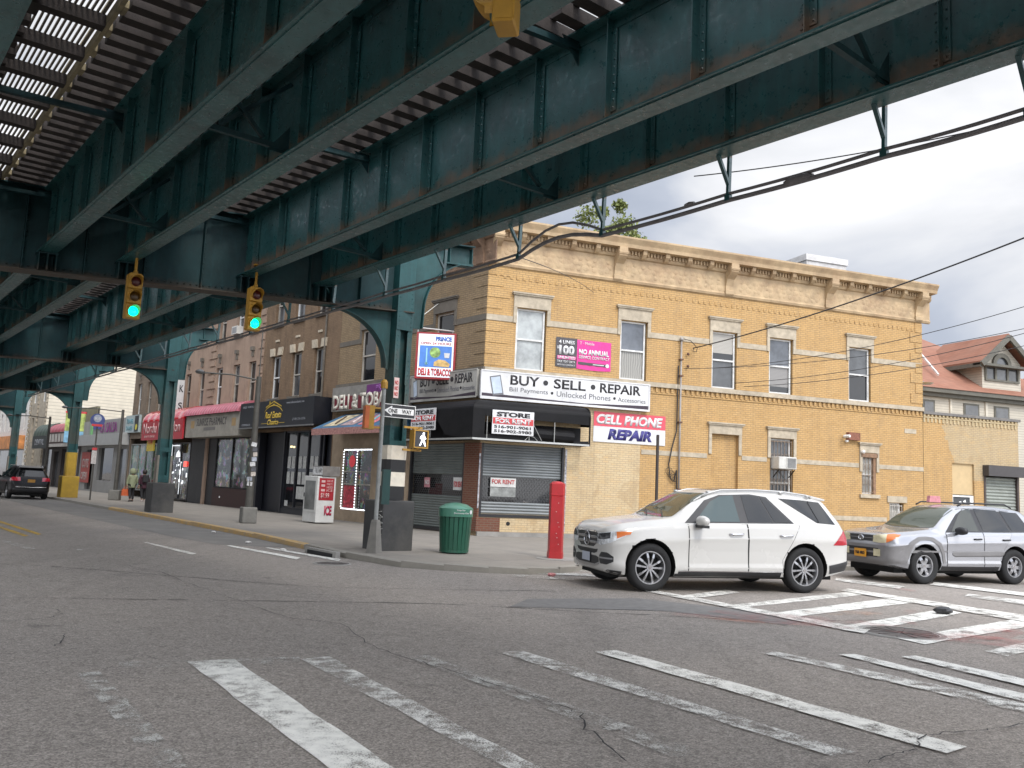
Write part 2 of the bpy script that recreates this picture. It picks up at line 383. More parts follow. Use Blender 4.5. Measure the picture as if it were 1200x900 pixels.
# red and orange survey paint sprayed around the manhole
def stain(name,col,amt):
    amt*=.38
    t=NT(name); a=t.math('MULTIPLY',t.ramp(t.noise(2.2,7,.7),[(.38,0.),(.62,1.)]),t.math('MULTIPLY',t.noise(45,4,.7),amt))
    t.set(color=col,rough=.85); tr=t.node('ShaderNodeBsdfTransparent'); m=t.node('ShaderNodeMixShader',{0:a,1:tr.outputs[0],2:t.b.outputs[0]}); t.l.new(m.outputs[0],t.out.inputs[0]); return t.mat
RED=stain('spray_red',(.42,.10,.09),1.1); ORG=stain('spray_orange',(.5,.2,.07),1.)
SPZ=[GZ+.0235]
def splat(c,rx,ry,mat,name='survey_paint',rot=0):
    m=MB(); vs=[]
    for i in range(18):
        a=i/18*6.283; r=random.uniform(.7,1.1); x=rx*r*math.cos(a); y=ry*r*math.sin(a)
        vs.append((c[0]+x*math.cos(rot)-y*math.sin(rot),c[1]+x*math.sin(rot)+y*math.cos(rot),SPZ[0]))
    SPZ[0]+=.0007; m.quad(*vs); props(m.build(name,mat),kind='structure')
splat((6.6,11.9),.35,1.1,RED,rot=-.9); splat((6.5,13.9),.12,.35,RED,rot=-.6); splat((5.9,12.7),.1,.3,RED); splat((6.9,11.2),.9,.25,RED,rot=-.6); splat((8.1,17.6),.15,.4,RED); splat((6.2,11.3),1.2,.5,RED,rot=-.4); splat((3.6,12.2),1.6,.3,RED,rot=-.2); splat((7.4,12.6),.15,.9,RED,rot=-.7); splat((-5.6,6.0),.3,.05,RED)
splat((3.2,12.1),.7,.1,ORG,rot=-.3); splat((4.2,12.6),1.4,.35,RED,rot=-.25); splat((5.2,13.4),.7,.3,ORG,rot=.2)
# old repair seams in the asphalt
for pl in ([(-12,9),(-6,11.5),(-1,12.6),(4,12.3),(9,14.5)],[(.1,12.6),(2.4,12.95),(3.9,12.05)],[(-14,14.8),(-8,15.2),(-3,13.9),(1.5,14.9)]):
    m=MB(); P=[]
    for i in range(len(pl)-1):
        for k_ in range(8): f=k_/8; P.append((pl[i][0]+(pl[i+1][0]-pl[i][0])*f+random.uniform(-.03,.03),pl[i][1]+(pl[i+1][1]-pl[i][1])*f+random.uniform(-.03,.03)))
    L=offs(P,1); vs=[]
    for p,q in zip(P,L):
        ww=random.uniform(.006,.02); vs+=[(p[0]-(q[0]-p[0])*ww,p[1]-(q[1]-p[1])*ww,GZ+.005),(p[0]+(q[0]-p[0])*ww,p[1]+(q[1]-p[1])*ww,GZ+.005)]
    m.add(vs,[(2*i,2*i+1,2*i+3,2*i+2) for i in range(len(P)-1)]); props(m.build('road_seam',flatmark('seam_tar',(.05,.05,.05),.47,8.) if 'SEAM' not in globals() else SEAM),kind='structure'); SEAM=bpy.data.materials['seam_tar']
# manhole covers
CAST=pm('cast_iron',(.09,.08,.075),.6,.3,scale=12,dirt=.4,dirtcol=(.12,.1,.085),bump=.4)
def manhole(c,r,label):
    e=empty('manhole_cover',(c[0],c[1],GZ),0,label,'manhole cover')
    m=MB(); m.lathe([(0,.012),(r*.86,.012),(r*.87,.006),(r*.9,.006)],n=40)
    m.build('lid',CAST,e)
    m=MB(); m.lathe([(r*.9,.004),(r*.9,.018),(r,.018),(r*1.04,.004)],n=40,cap=False); m.build('rim',CONC,e)
    m=MB()
    for i in range(6):
        a=i*math.pi/6; m.beam((-r*.8*math.cos(a),-r*.8*math.sin(a),.015),(r*.8*math.cos(a),r*.8*math.sin(a),.015),.03,.008)
    m.build('rib',CAST,e)
manhole((5.35,11.75),.55,'round manhole cover ringed with red survey paint beside the crosswalk bars')
manhole((-3.51,17.8),.38,'dark round manhole cover in the street by the kerb corner')
# storm drain opening in the kerb
e=empty('storm_drain',(-4.1,19.72,0),-51,'dark storm drain slot in the kerb beside the painted yellow kerb','drain')
m=MB(); m.box(-.75,.75,-.09,.02,-.1,.035); 
m.build('lintel',CONC,e)
m=MB(); m.box(-.6,.6,-.11,-.085,-.095,-.01); m.build('opening',DARK,e)
# litter
def litter(c,s_,mat,label,z=GZ):
    m=MB(); vs=[];n_=12
    for j in range(7):
        for i in range(n_):
            a=i/n_*6.283; rr=math.sin(math.pi*(j+.3)/6.6)*random.uniform(.75,1.2)
            vs.append((c[0]+rr*math.cos(a)*s_*1.5*.5,c[1]+rr*math.sin(a)*s_*.5,z+.004+s_*.62*(1-math.cos(math.pi*j/6))/2))
    m.add(vs,[(j*n_+i,j*n_+(i+1)%n_,(j+1)*n_+(i+1)%n_,(j+1)*n_+i) for j in range(6) for i in range(n_)]+[tuple(range(n_)),tuple(6*n_+i for i in range(n_))])
    o=m.build('litter',mat); props(o,label,'litter')
litter((7.05,13.98),.2,pm('rubbish_black',(.02,.02,.022),.4,scale=20),'crumpled black lump of rubbish lying on the far crosswalk')
PAPER=pm('rubbish_paper',(.6,.58,.55),.7,scale=20)
litter((.95,17.2),.12,pm('rubbish_red',(.5,.2,.2),.6,var=.6,scale=30),'red and white wrapper in the gutter below the red post')
litter((-5.2,20.4),.1,PAPER,'scrap of white paper in the gutter near the storm drain')
litter((-6.55,22.2),.1,PAPER,'scrap of white paper in the gutter across from the real estate office')
litter((-8.6,25.6),.09,PAPER,'small scrap of paper in the gutter beside the yellow kerb paint')
# ================================================================== ELEVATED RAILWAY
def steel(name,base=(.014,.068,.070),rust=.65,zr=(7.2,7.95),spec=.8,r0=.18):
    t=NT(name); x,y,z=t.sep()
    n=t.noise(1.2,6,.7); f=t.noise(9,6,.7)
    c=t.mix(t.ramp(n,[(.3,0.),(.7,1.)]),tuple(k*.65 for k in base),tuple(k*1.45 for k in base))
    c=t.mix(t.ramp(t.noise(3,8,.8),[(.55,0.),(.75,.45)]),c,(.032,.055,.05))
    sm=t.node('ShaderNodeMapping',{'Vector':t.oc(),'Scale':(7.,7.,.8)}).outputs[0]
    c=t.mix(t.ramp(t.noise(1.,5,.7,vec=sm),[(.5,0.),(.75,.5)]),c,tuple(k*2.2 for k in base))
    # corrosion climbing from the bottom angle
    h=t.node('ShaderNodeMapRange',{'Value':z,'From Min':zr[0],'From Max':zr[1],'To Min':1.,'To Max':0.}).outputs[0]
    r=t.math('ADD',t.math('MULTIPLY',h,.42),t.math('MULTIPLY',t.noise(1.7,8,.75),.55))
    on=t.math('GREATER_THAN',z,zr[0]-.02)
    m=t.math('MULTIPLY',t.ramp(r,[(.5,0.),(.66,1.)]),t.math('MULTIPLY',on,rust))
    c=t.mix(m,c,t.mix(f,(.09,.04,.018),(.26,.125,.055)))
    t.set(color=c,rough=t.node('ShaderNodeMapRange',{'Value':t.math('MAXIMUM',f,m),'From Min':.3,'From Max':1.,'To Min':r0,'To Max':.85}).outputs[0],spec=spec)
    t.bump(t.math('ADD',t.noise(2.2,4,.5),t.math('MULTIPLY',t.noise(40,4),.1)),.09,.03); return t.mat
STEEL=steel('green_painted_steel'); STEELX=steel('green_cross_steel',(.005,.028,.032),.3,(6.61,7.1),spec=.3,r0=.5); STEELC=steel('green_column_steel',(.011,.056,.058),.25,(3.,8.),spec=.4,r0=.4)
TIMBER=pm('creosote_timber',(.036,.029,.026),.9,.4,scale=6,dirt=.4,dirtcol=(.03,.025,.022),bump=.5)
GREYW=pm('weathered_plank',(.16,.14,.11),.9,.3,scale=6,dirt=.3,bump=.4)
KS=.838; ZO=1.6*(1-KS)
el=empty('elevated_railway',(0,0,ZO),39,'dark green riveted steel elevated railway viaduct with timber sleepers crossing overhead','railway viaduct')
el.scale=(KS,KS,KS)
def XB(v): return [(c+(11-v*KS)*.354)/KS for c in UC]
UC=[-.2,18.1,36.3,53.0,71.2,89.4,107.6,125.8]
GV=[(10.86,.5),(8.87,.42),(5.95,.42),(4.17,.42),(1.24,.42),(-.6,.42),(-3.4,.42)]
ZB=7.15; ZT=8.86
def rivet(m,c,d,r=.018):
    # low pyramid stud along direction d (unit axis)
    c=Vector(c);d=Vector(d); a=d.orthogonal().normalized(); b=d.cross(a)
    m.add([c+a*r,c+b*r,c-a*r,c-b*r,c+d*r*.9],[(0,1,4),(1,2,4),(2,3,4),(3,0,4)])
for gi,(v,w) in enumerate(GV):
    m=MB()
    y0,y1=-16,150
    m.box(v-.015,v+.015,y0,y1,ZB+.03,ZT-.03)
    m.box(v-w/2,v+w/2,y0,y1,ZB,ZB+.03); m.box(v-w/2+.06,v+w/2-.06,y0,y1,ZB-.02,ZB-.0005)
    m.box(v-w/2,v+w/2,y0,y1,ZT-.03,ZT)
    for sgn in (-1,1):
        m.box(v+sgn*.0155,v+sgn*.03,y0,y1,ZB+.0305,ZB+.18); m.box(v+sgn*.0155,v+sgn*.03,y0,y1,ZT-.18,ZT-.031)
        m.box(v+sgn*.0305,v+sgn*.15,y0,y1,ZB+.031,ZB+.045)
    # stiffeners follow the bays between cross girders
    st=m
    u=y0+.6; xb=XB(v)
    for i in range(len(xb)-1):
        nb=13; a,b=xb[i],xb[i+1]
        for j in range(1,nb+1):
            uu=a+(b-a)*(j-.5)/nb
            big=(j%4==0)
            for sgn in (-1,1):
                st.box(v+sgn*.031,v+sgn*(.2 if big else .15),uu-.008,uu+.008,ZB+.046,ZT-.035)
                st.box(v+sgn*.031,v+sgn*.042,uu-.11,uu+.12,ZB+.19,ZT-.19)
                if gi<4 and uu<34 and sgn<0:
                    z=ZB+.25
                    while z<ZT-.2: rivet(st,(v+sgn*.041,uu+.075,z),(sgn,0,0),.024); rivet(st,(v+sgn*.041,uu-.065,z),(sgn,0,0),.024); z+=.13
            # lateral bracing inside each track pair
    if gi<3:
        uu=0.
        while uu<30: rivet(st,(v-.031,uu,ZB+.11),(-1,0,0),.026); rivet(st,(v-w/2+.05,uu,ZB-.0005),(0,0,-1),.02); rivet(st,(v+w/2-.05,uu,ZB-.0005),(0,0,-1),.02); uu+=.14
    st.build('girder',STEEL,el)
# knee struts and sway frames between paired girders (the short braces seen in every other bay)
for (va,vb) in ((8.87,10.86),(4.17,5.95),(-.6,1.24)):
    xb=XB(va)
    for i in range(len(xb)-1):
        a,b=xb[i],xb[i+1]
        for j in range(3,14,4):
            uu=a+(b-a)*(j-.5)/13+.02
            br=MB(); br.beam((va+.05,uu,ZB+.2),(vb-.05,uu+.02,ZB+.2),.09,.09)
            br.beam((va+.05,uu,ZT-.25),(vb-.5,uu,ZB+.28),.07,.07); br.beam((vb-.05,uu+.03,ZT-.3),(va+.5,uu+.03,ZB+.28),.07,.07)
            br.prism([(vb-.03,ZB+.1),(vb-.03,ZB+.62),(vb-.42,ZB+.1)],uu-.01,uu+.0,'y'); br.build('sway_brace',STEELX,el)
for (va,vb) in ((5.95,8.87),(1.24,4.17)):
    xb=XB(va)
    for i in range(len(xb)-1):
        a,b=xb[i],xb[i+1]
        for j in range(1,14,4):
            uu=a+(b-a)*(j-.5)/13+.03
            br=MB(); br.beam((va+.05,uu,ZT-.2),(vb-.05,uu-.3,ZT-.2),.11,.1)
            br.prism([(vb-.03,ZT-.08),(vb-.03,ZT-.5),(vb-.4,ZT-.08)],uu-.31,uu-.3,'y')
            br.prism([(va+.03,ZT-.08),(va+.03,ZT-.5),(va+.4,ZT-.08)],uu+.01,uu+.02,'y'); br.build('sway_brace',STEELX,el)
# sleepers: the 90 that show largest as parts, the rest as one part
def tie(m,a,b,u): m.box(a,b,u-.12,u+.12,ZT+.012,ZT+.23)
rest=MB(); cnt=0
for (a0,b0,step,ph) in ((7.85,11.75,.53,.0),(3.12,7.05,.47,.2),(-1.7,2.0,.5,.1)):
    u=-15.+ph; k=0
    while u<130:
        a=a0+(.3 if k%3==1 and a0>7 else 0)+random.uniform(-.02,.02); b=b0+random.uniform(-.05,.05)
        near=(a0>3 and 5<u<26 and cnt<92)
        if near: m=MB(); tie(m,a,b,u); m.build('sleeper',TIMBER,el); cnt+=1
        else: tie(rest,a,b,u)
        u+=step; k+=1
props(rest.build('sleepers',TIMBER,el),kind='stuff')
# running rails and guard timbers
rl=MB()
for v in (9.15,10.6,4.35,5.8,-.3,1.1):
    rl.box(v-.07,v+.07,-16,132,ZT+.232,ZT+.25); rl.box(v-.012,v+.012,-16,132,ZT+.25,ZT+.36); rl.box(v-.035,v+.035,-16,132,ZT+.36,ZT+.4)
rl.build('rail',pm('rail_steel',(.12,.08,.06),.6,.3),el)
gt=MB()
for v in (8.45,11.4,3.75,6.6): gt.box(v-.07,v+.07,-16,132,ZT+.232,ZT+.38)
gt.build('guard_timber',TIMBER,el)
# slatted walkway between the tracks, with yellowed edge stringer
EDGE=pm('walkway_edge',(.3,.25,.15),.8,.3,scale=5,dirt=.5,bump=.3)
e1=MB(); e1.box(2.98,3.05,-16,132,ZT+.02,ZT+.2); e1.box(2.9,2.96,-16,132,ZT+.22,ZT+.26); e1.build('walkway_edge',EDGE,el)
cb=MB(); u=-15.
while u<130:
    cb.box(1.5,2.97,u-.11,u+.11,ZT-.02,ZT+.19); u+=1.42
props(cb.build('walkway_joists',TIMBER,el),kind='stuff')
sl=MB(); v=1.55
while v<2.95:
    sl.box(v,v+.034,-16,132,ZT+.2,ZT+.24); v+=.085
sl.build('walkway_slats',GREYW,el)
ed=MB(); u=-15.2
while u<130:
    ed.box(3.06,3.13,u,u+.3,ZT+.03,ZT+.16); u+=.94
props(ed.build('walkway_edge_blocks',EDGE,el),kind='stuff')
# cross girders, skewed with the side street
def cross(uc):
    xf=lambda p:(p[0]/KS,(uc+(11-p[0])*.354+p[1])/KS,(p[2]-ZO)/KS)
    m=MB(xf)
    m.box(-5.5,11.2,-.016,.016,5.83,7.679)
    # haunched cantilever beyond the column
    for z0,z1 in ((5.8,5.83),):
        m.box(-5.5,11.2,-.24,.24,z0,z1)
    m.box(-5.5,12.6,-.24,.24,7.68,7.71)
    for sg in (-1,1):
        m.box(-5.5,10.7,sg*.017,sg*.03,5.831,6.0); m.box(-5.5,11.2,sg*.017,sg*.03,7.52,7.679)
    x=-5.
    while x<10.5:
        for sg in (-1,1): m.box(x-.008,x+.008,sg*.031,sg*.17,5.84,7.67)
        x+=1.15
    for (gv,_w) in GV:
        for sg in (-1,1): m.box(gv*KS-.17,gv*KS-.15,sg*.035,sg*.3,5.84,6.2); m.box(gv*KS+.15,gv*KS+.17,sg*.035,sg*.3,5.84,6.2); m.box(gv*KS-.012,gv*KS+.012,sg*.035,sg*.3,5.84,6.2); m.box(gv*KS-.2,gv*KS+.2,sg*.035,sg*.3,6.2,6.225)
    o=m.build('cross_girder',STEELX,el)
    if uc<40:
        rv=MB(xf)
        for zz in (5.93,7.6):
            x=-2.
            while x<10.5: rivet(rv,(x,-.031,zz),(0,-1,0),.028); x+=.13
        x=-5.
        while x<10.5:
            z=6.1
            while z<7.55: rivet(rv,(x+.05,-.018,z),(0,-1,0),.026); z+=.12
            x+=1.15
        rv.build('rivets',STEELX,el)
    return o
for uc in UC: cross(uc)
def knee(uc,parent,off=(0,0)):
    # left and right curved knee plates, built in the column's own frame (x along v, y along u)
    xf=lambda p:(p[0]-11,(11-p[0])*.354+p[1],p[2])
    m=MB(xf)
    def plate(pts):
        m.prism(pts,-.015,.015,'y')
    N=14
    L=[(10.76,4.36),(10.66,4.4)]+[(10.65-1.5*(1-math.cos(a)),4.45+1.35*math.sin(a)) for a in [i/N*math.pi/2 for i in range(N+1)]][1:]
    L=[(x,z) for x,z in L]; pts=L+[(9.1,5.801),(10.76,5.801)]
    plate(pts)
    fl=MB(xf)
    for a,b in zip(L[1:-1],L[2:]):
        fl.add([(a[0],-.12,a[1]),(b[0],-.12,b[1]),(b[0],.12,b[1]),(a[0],.12,a[1]),(a[0]+.02,-.12,a[1]+.02),(b[0]+.02,-.12,b[1]+.02),(b[0]+.02,.12,b[1]+.02),(a[0]+.02,.12,a[1]+.02)],
         [(0,1,2,3),(4,7,6,5),(0,4,5,1),(3,2,6,7)])
    Rr=[(11.26,5.45),(11.48,5.46)]+[(11.5+1.15*(1-math.cos(a)),5.9+1.35*math.sin(a)) for a in [i/N*math.pi/2 for i in range(N+1)]]
    plate(Rr+[(12.62,7.25),(12.62,7.675),(11.26,7.675)])
    for a,b in zip(Rr[1:-1],Rr[2:]):
        fl.add([(a[0],-.12,a[1]),(b[0],-.12,b[1]),(b[0],.12,b[1]),(a[0],.12,a[1]),(a[0]-.02,-.12,a[1]+.02),(b[0]-.02,-.12,b[1]+.02),(b[0]-.02,.12,b[1]+.02),(a[0]-.02,.12,a[1]+.02)],
         [(0,1,2,3),(4,7,6,5),(0,4,5,1),(3,2,6,7)])
    for xx in (12.05,12.6): fl.box(xx-.01,xx+.01,-.13,.13,7.25,7.67)
    fl.box(11.9,12.63,-.13,.13,7.2,7.24)
    m.build('knee_plate',STEELC,parent); fl.build('knee_flange',STEELC,parent)
BLOCKM=pm('column_base_grey',(.048,.048,.048),.8,.2,scale=2,dirt=.5,dirtcol=(.15,.14,.12),bump=.2)
BLOCKY=pm('column_base_yellow',(.42,.27,.03),.7,.2,scale=2,dirt=.5,dirtcol=(.1,.07,.03))
def column(uc,label,yellow=False,wrap=False,dv=0.):
    e=empty('elevated_railway_column',E2W(11+dv,uc-.354*dv),39,label,'steel column','columns carrying the elevated railway')
    s=MB(); w=.24; d=.2
    # built-up section: two channels with the web recessed between them
    for sg in (-1,1):
        s.box(sg*.235,sg*.2,-d,d,1.2,7.66)
        s.box(sg*.199,sg*.12,-d,-d+.02,1.2,7.66); s.box(sg*.199,sg*.12,d-.02,d,1.2,7.66)
    s.box(-.199,.199,-.02,.0,1.2,7.66)
    s.box(-.2345,.2345,-d-.018,-d-.001,5.35,7.6); s.box(-.2345,.2345,-d-.018,-d-.001,1.2,1.5)
    s.box(-.2345,.2345,-d-.018,-d-.001,2.45,2.62)
    for sg in (-1,1): s.box(sg*.1195,sg*.1,-d,-d+.02,4.0,5.3)
    rr=MB()
    if uc<40:
        z=1.5
        for sg in (-1,1):
            z=1.6
            while z<6.5: rivet(rr,(sg*.17,-d-(.019 if z>5.35 else .001),z),(0,-1,0),.017); z+=.12
            z=1.6
            while z<6.5: rivet(rr,(sg*.236,-.12,z),(sg,0,0),.017); rivet(rr,(sg*.236,.12,z),(sg,0,0),.017); z+=.12
    sh=s.build('shaft',STEELC,e)
    if rr.v: rr.build('rivets',STEELC,sh)
    b=MB(); b.box(-.44,.44,-.44,.44,-.02,1.18); o=b.build('concrete_base',BLOCKY if yellow else BLOCKM,e); bevel(o,.03,2)
    if wrap:
        c1=pm('band_white',(.72,.66,.55),.6,.12,scale=5,dirt=.3,dirtcol=(.3,.22,.14)); c2=pm('band_black',(.006,.006,.007),.5,dirt=.2,dirtcol=(.05,.045,.04))
        for z0,z1,mt in ((1.19,1.52,c2),(1.52,1.86,c1),(1.86,2.16,c2),(2.16,2.5,c1)):
            q=MB(); q.prism([(-.27,-.2),(-.2,-.27),(.2,-.27),(.27,-.2),(.27,.2),(.2,.27),(-.2,.27),(-.27,.2)],z0+.001,z1-.001,'z'); q.build('striped_band',mt,e)
    elif yellow:
        q=MB(); q.prism([(-.27,-.2),(-.2,-.27),(.2,-.27),(.27,-.2),(.27,.2),(.2,.27),(-.2,.27),(-.27,.2)],1.19,2.5,'z'); q.build('painted_band',BLOCKY,e)
    else:
        q=MB(); 
        for sg in (-1,1): q.box(sg*.22,sg*.3,-.24,.1,1.19,2.3)
        q.build('guard_board',pm('guard_grey',(.2,.18,.15),.8,dirt=.4),e)
    knee(uc,e); return e
c1=column(UC[1],'green steel column with black and white stripes above a grey concrete block, nearest the corner shop',wrap=True)
column(UC[2],'green steel column on a dark grey concrete block at the kerb outside the nail salon',dv=.17)
column(UC[3],'green steel column standing on a bright yellow concrete block next to the parked black car',yellow=True,dv=.3)
column(UC[4],'green steel column beyond the parked black car, beside the dark green awning',dv=.3)
column(UC[5],'distant green steel column, farthest one visible down the street')
# graffiti scrawl on the nearest block, and a red and white parking notice on the shaft
g=MB(); p=(-.445,-.3,.3)
pts=[(-.445,-.38+.1*math.sin(i*1.9)+.22*(i%3)/3,.25+i*.045) for i in range(16)]
g.tube(pts,.009,4); pts=[(-.445,-.3+.12*math.cos(i*2.3),.45+i*.03) for i in range(14)]; g.tube(pts,.008,4)
g.build('graffiti',pm('graffiti_white',(.45,.45,.42),.8),c1)
pn=empty('parking_notice',E2W(10.85,UC[1]-.235,3.9),39,'small red and white notice taped high on the striped column','notice')
q=MB(); q.box(-.07,.07,0,.01,-.25,.25); q.build('panel',pm('notice_pink',(.62,.45,.42),.6),pn)
for i in range(3): txt('NO',-.05,-.2+i*.14,.1,.1,0,pm('notice_red',(.45,.04,.04),.6),pn,bold=.02)
# twin cables on V hangers along the outer girder
CABLE=pm('cable_sheath',(.17,.16,.16),.7,.2)
hx=[-4.5,-.8,1.6,3.9,5.75,8.4,11.3,13.8,16.6,19.3,22.2,25.2,28.2,31.3,34.4,37.5,41,45,49,53,58,63,68]
cab=empty('cable_run',E2W(11.2*.838,0,1.6*.162),39,'pair of heavy grey cables slung below the outer girder on V shaped hangers','cable')
hm=None
cab.scale=(.838,.838,.838)
for u in hx:
    m=MB(); m.beam((.03,u+.0,7.33),(.0,u,6.5),.07,.05); m.beam((-.32,u,7.2),(0,u,6.72),.06,.05); m.beam((-.34,u,7.155),(.04,u,7.3),.045,.03); m.box(-.04,.04,u-.05,u+.05,6.44,6.54)
    m.build('hanger',STEEL,cab)
for (dz,r,loop) in ((.06,.028,.38),(-.05,.04,.22)):
    P=[]
    for i in range(len(hx)-1):
        a,b=hx[i],hx[i+1]; 
        for j in range(6):
            f=j/6; sag=-.02*math.sin(math.pi*f)
            if abs(a-11.3)<.01: sag=loop*math.sin(math.pi*f)
            P.append((.0,a+(b-a)*f,6.5+dz+sag))
    m=MB(); m.tube(P,r,8); m.build('cable',CABLE,cab,smooth=True)
m=MB(); m.lathe([(.03,-.25),(.07,-.12),(.07,.12),(.03,.25)],c=(0,7.1,6.47),n=10,axis='y'); m.lathe([(.03,-.1),(.05,0),(.03,.1)],c=(0,9.2,6.57),n=8,axis='y'); m.build('splice',CABLE,cab)
# ------------------------------------------------------------------ traffic signals
YEL=pm('signal_yellow',(.40,.215,.022),.5,.15,scale=6,dirt=.3,dirtcol=(.15,.09,.02))
def lens(name,col,es): 
    t=NT(name); t.set(color=col,rough=.3); 
    if es: t.set(emis=col,es=es)
    return t.mat
L_R=lens('lens_red_off',(.06,.005,.005),0); L_Y=lens('lens_amber_off',(.06,.03,.003),0); L_G=lens('lens_green_lit',(.0,.9,.45),2.2)
def signal(loc,rz,label,lit=True,rod=.55,group='yellow hanging traffic signals'):
    e=empty('traffic_signal',loc,rz,label,'traffic light',group)
    m=MB()
    for k in range(3): m.box(-.15,.15,-.02,.18,.02+k*.33,.34+k*.33)
    m.box(-.12,.12,.0,.16,.99,1.03); o=m.build('housing',YEL,e); bevel(o,.015,1)
    m=MB()
    for sg in (-1,1): m.box(sg*.152,sg*.158,.02,.16,.04,.98)
    m.build('side_rib',YEL,e)
    for k,mt in enumerate((L_G if lit else pm('lens_green_off',(.004,.05,.03),.3),L_Y,L_R)):
        l=MB(); l.lathe([(.0,-.045),(.06,-.04),(.1,-.02),(.108,0)],c=(0,-.021,.18+k*.33),n=20,axis='y'); l.build('lens',mt,e,smooth=True)
        vs=MB(); n=16; L_=.2
        for j in range(n):
            a0=-.55+ (math.pi+1.1)*j/n; a1=-.55+(math.pi+1.1)*(j+1)/n
            for r0,r1 in ((.118,.124),):
                p=lambda a,r,y:(r*math.cos(a),y,.18+k*.33+r*math.sin(a))
                y0=-.021; 
                def ye(a): return -.021-L_*(.35+.65*max(0,math.sin(a))**.6)
                vs.add([p(a0,r0,y0),p(a1,r0,y0),p(a1,r0,ye(a1)),p(a0,r0,ye(a0)),p(a0,r1,y0),p(a1,r1,y0),p(a1,r1,ye(a1)),p(a0,r1,ye(a0))],
                  [(0,1,2,3),(4,7,6,5),(2,6,7,3),(0,4,5,1)])
        vs.build('visor',YEL,e)
    m=MB(); m.tube([(0,.08,1.03),(0,.08,1.03+rod)],.03,10); m.lathe([(.05,0),(.05,.05),(.03,.07)],c=(0,.08,1.03),n=12); m.box(-.08,.08,.0,.16,1.03+rod,1.06+rod); m.build('hanger_rod',YEL,e)
    return e
signal(E2W(5.05,19.4,4.86),39,'traffic signal showing green, hanging left of the other green signal',rod=.35)
signal(E2W(7.43,18.55,4.86),39,'traffic signal showing green, hanging nearer the striped column',rod=.5)
tsg=signal(E2W(4.3*.838,5.75*.838,4.97),-100,'yellow traffic signal seen from behind and below at the very top of the picture',lit=False,rod=.9); tsg.scale=(.84,.84,.84)
# walk signal on the nearest column
ps=empty('pedestrian_signal',E2W(11.29,17.35,2.67),36,'yellow pedestrian signal showing a white walking figure on the striped column','pedestrian signal')
m=MB(); m.box(-.2,.2,0,.17,-.22,.22); m.build('housing',YEL,ps)
m=MB(); 
for a,b,c,d in ((-.2,.2,.19,.22),(-.2,.2,-.22,-.19),(-.2,-.17,-.19,.19),(.17,.2,-.19,.19)): m.box(a,b,-.05,0,c,d)
m.build('visor_frame',YEL,ps)
m=MB(); m.box(-.17,.17,-.012,-.001,-.19,.19); m.build('display',pm('display_black',(.02,.02,.025),.3),ps)
t=NT('walk_lit'); t.set(color=(.9,.9,.95),emis=(.9,.92,1.),es=1.5); WLK=t.mat
m=MB(); F=-.02
m.lathe([(0,-.002),(.026,-.002),(.026,.002),(0,.002)],c=(.075,F,.14),n=12,axis='y')
for pl in ([(.03,.1),(.09,.11),(.1,.0),(.03,-.01)],[(.03,-.01),(.1,.0),(.13,-.09),(.15,-.16),(.12,-.165),(.085,-.08),(.06,-.04),(.035,-.09),(.0,-.16),(-.03,-.15),(.005,-.08)],[(.03,.1),(-.01,.06),(-.02,.01),(.005,.005),(.02,.04)],[(.09,.11),(.13,.04),(.15,.02),(.13,.0),(.1,.03)]):
    m.prism(pl,F-.003,F+.003,'y')
m.build('walking_figure',WLK,ps)
m=MB(); m.beam((-.4,.12,.27),(.1,.12,.27),.05); m.beam((-.4,.12,-.27),(.1,.12,-.27),.05); m.beam((0,.12,.2),(0,.12,.29),.05); m.beam((0,.12,-.2),(0,.12,-.29),.05); m.beam((-.12,.12,-.27),(-.12,.12,.27),.04); m.build('mounting_arm',YEL,ps)
# one way sign
ow=empty('one_way_sign',E2W(10.82,17.62,3.31),37,'black and white one way sign with an arrow pointing left on the striped column','street sign')
m=MB(); m.box(-.45,.45,0,.006,-.16,.16); o=m.build('panel',pm('sign_black',(.012,.012,.014),.4),ow)
m=MB()
for a in ((-.45,.45,.145,.16),(-.45,.45,-.16,-.145),(-.45,-.435,-.145,.145),(.435,.45,-.145,.145)): m.box(a[0],a[1],-.004,-.0005,a[2],a[3])
m.build('border',WHITE,ow)
m=MB(); m.prism([(-.41,0),(-.2,.12),(-.2,.07),(.4,.07),(.4,-.07),(-.2,-.07),(-.2,-.12)],-.006,-.001,'y'); m.build('arrow',WHITE,ow)
txt('ONE',-.3,-.05,.25,.1,-.007,BLACK,ow,bold=.015); txt('WAY',.07,-.05,.27,.1,-.007,BLACK,ow,bold=.015)
m=MB(); m.beam((-.05,.01,0),(-.05,.2,0),.04); m.beam((.1,.01,0),(.1,.2,0),.04); m.build('bracket',DARK,ow)
# ================================================================== BUILDINGS
def wall_sheet(x0,x1,z0,z1,holes,y=0.,rev=.2,mb=None):
    m=mb or MB(); X=sorted({x0,x1,*[h[0] for h in holes],*[h[1] for h in holes]}); Z=sorted({z0,z1,*[h[2] for h in holes],*[h[3] for h in holes]})
    X=[a for a in X if x0<=a<=x1]; Z=[a for a in Z if z0<=a<=z1]
    for i in range(len(X)-1):
        for j in range(len(Z)-1):
            cx,cz=(X[i]+X[i+1])/2,(Z[j]+Z[j+1])/2
            if any(h[0]<cx<h[1] and h[2]<cz<h[3] for h in holes): continue
            m.quad((X[i],y,Z[j]),(X[i+1],y,Z[j]),(X[i+1],y,Z[j+1]),(X[i],y,Z[j+1]))
    for a,b,c,d in holes:
        m.quad((a,y,c),(a,y+rev,c),(a,y+rev,d),(a,y,d)); m.quad((b,y,c),(b,y,d),(b,y+rev,d),(b,y+rev,c))
        m.quad((a,y,c),(b,y,c),(b,y+rev,c),(a,y+rev,c)); m.quad((a,y,d),(a,y+rev,d),(b,y+rev,d),(b,y,d))
    return m
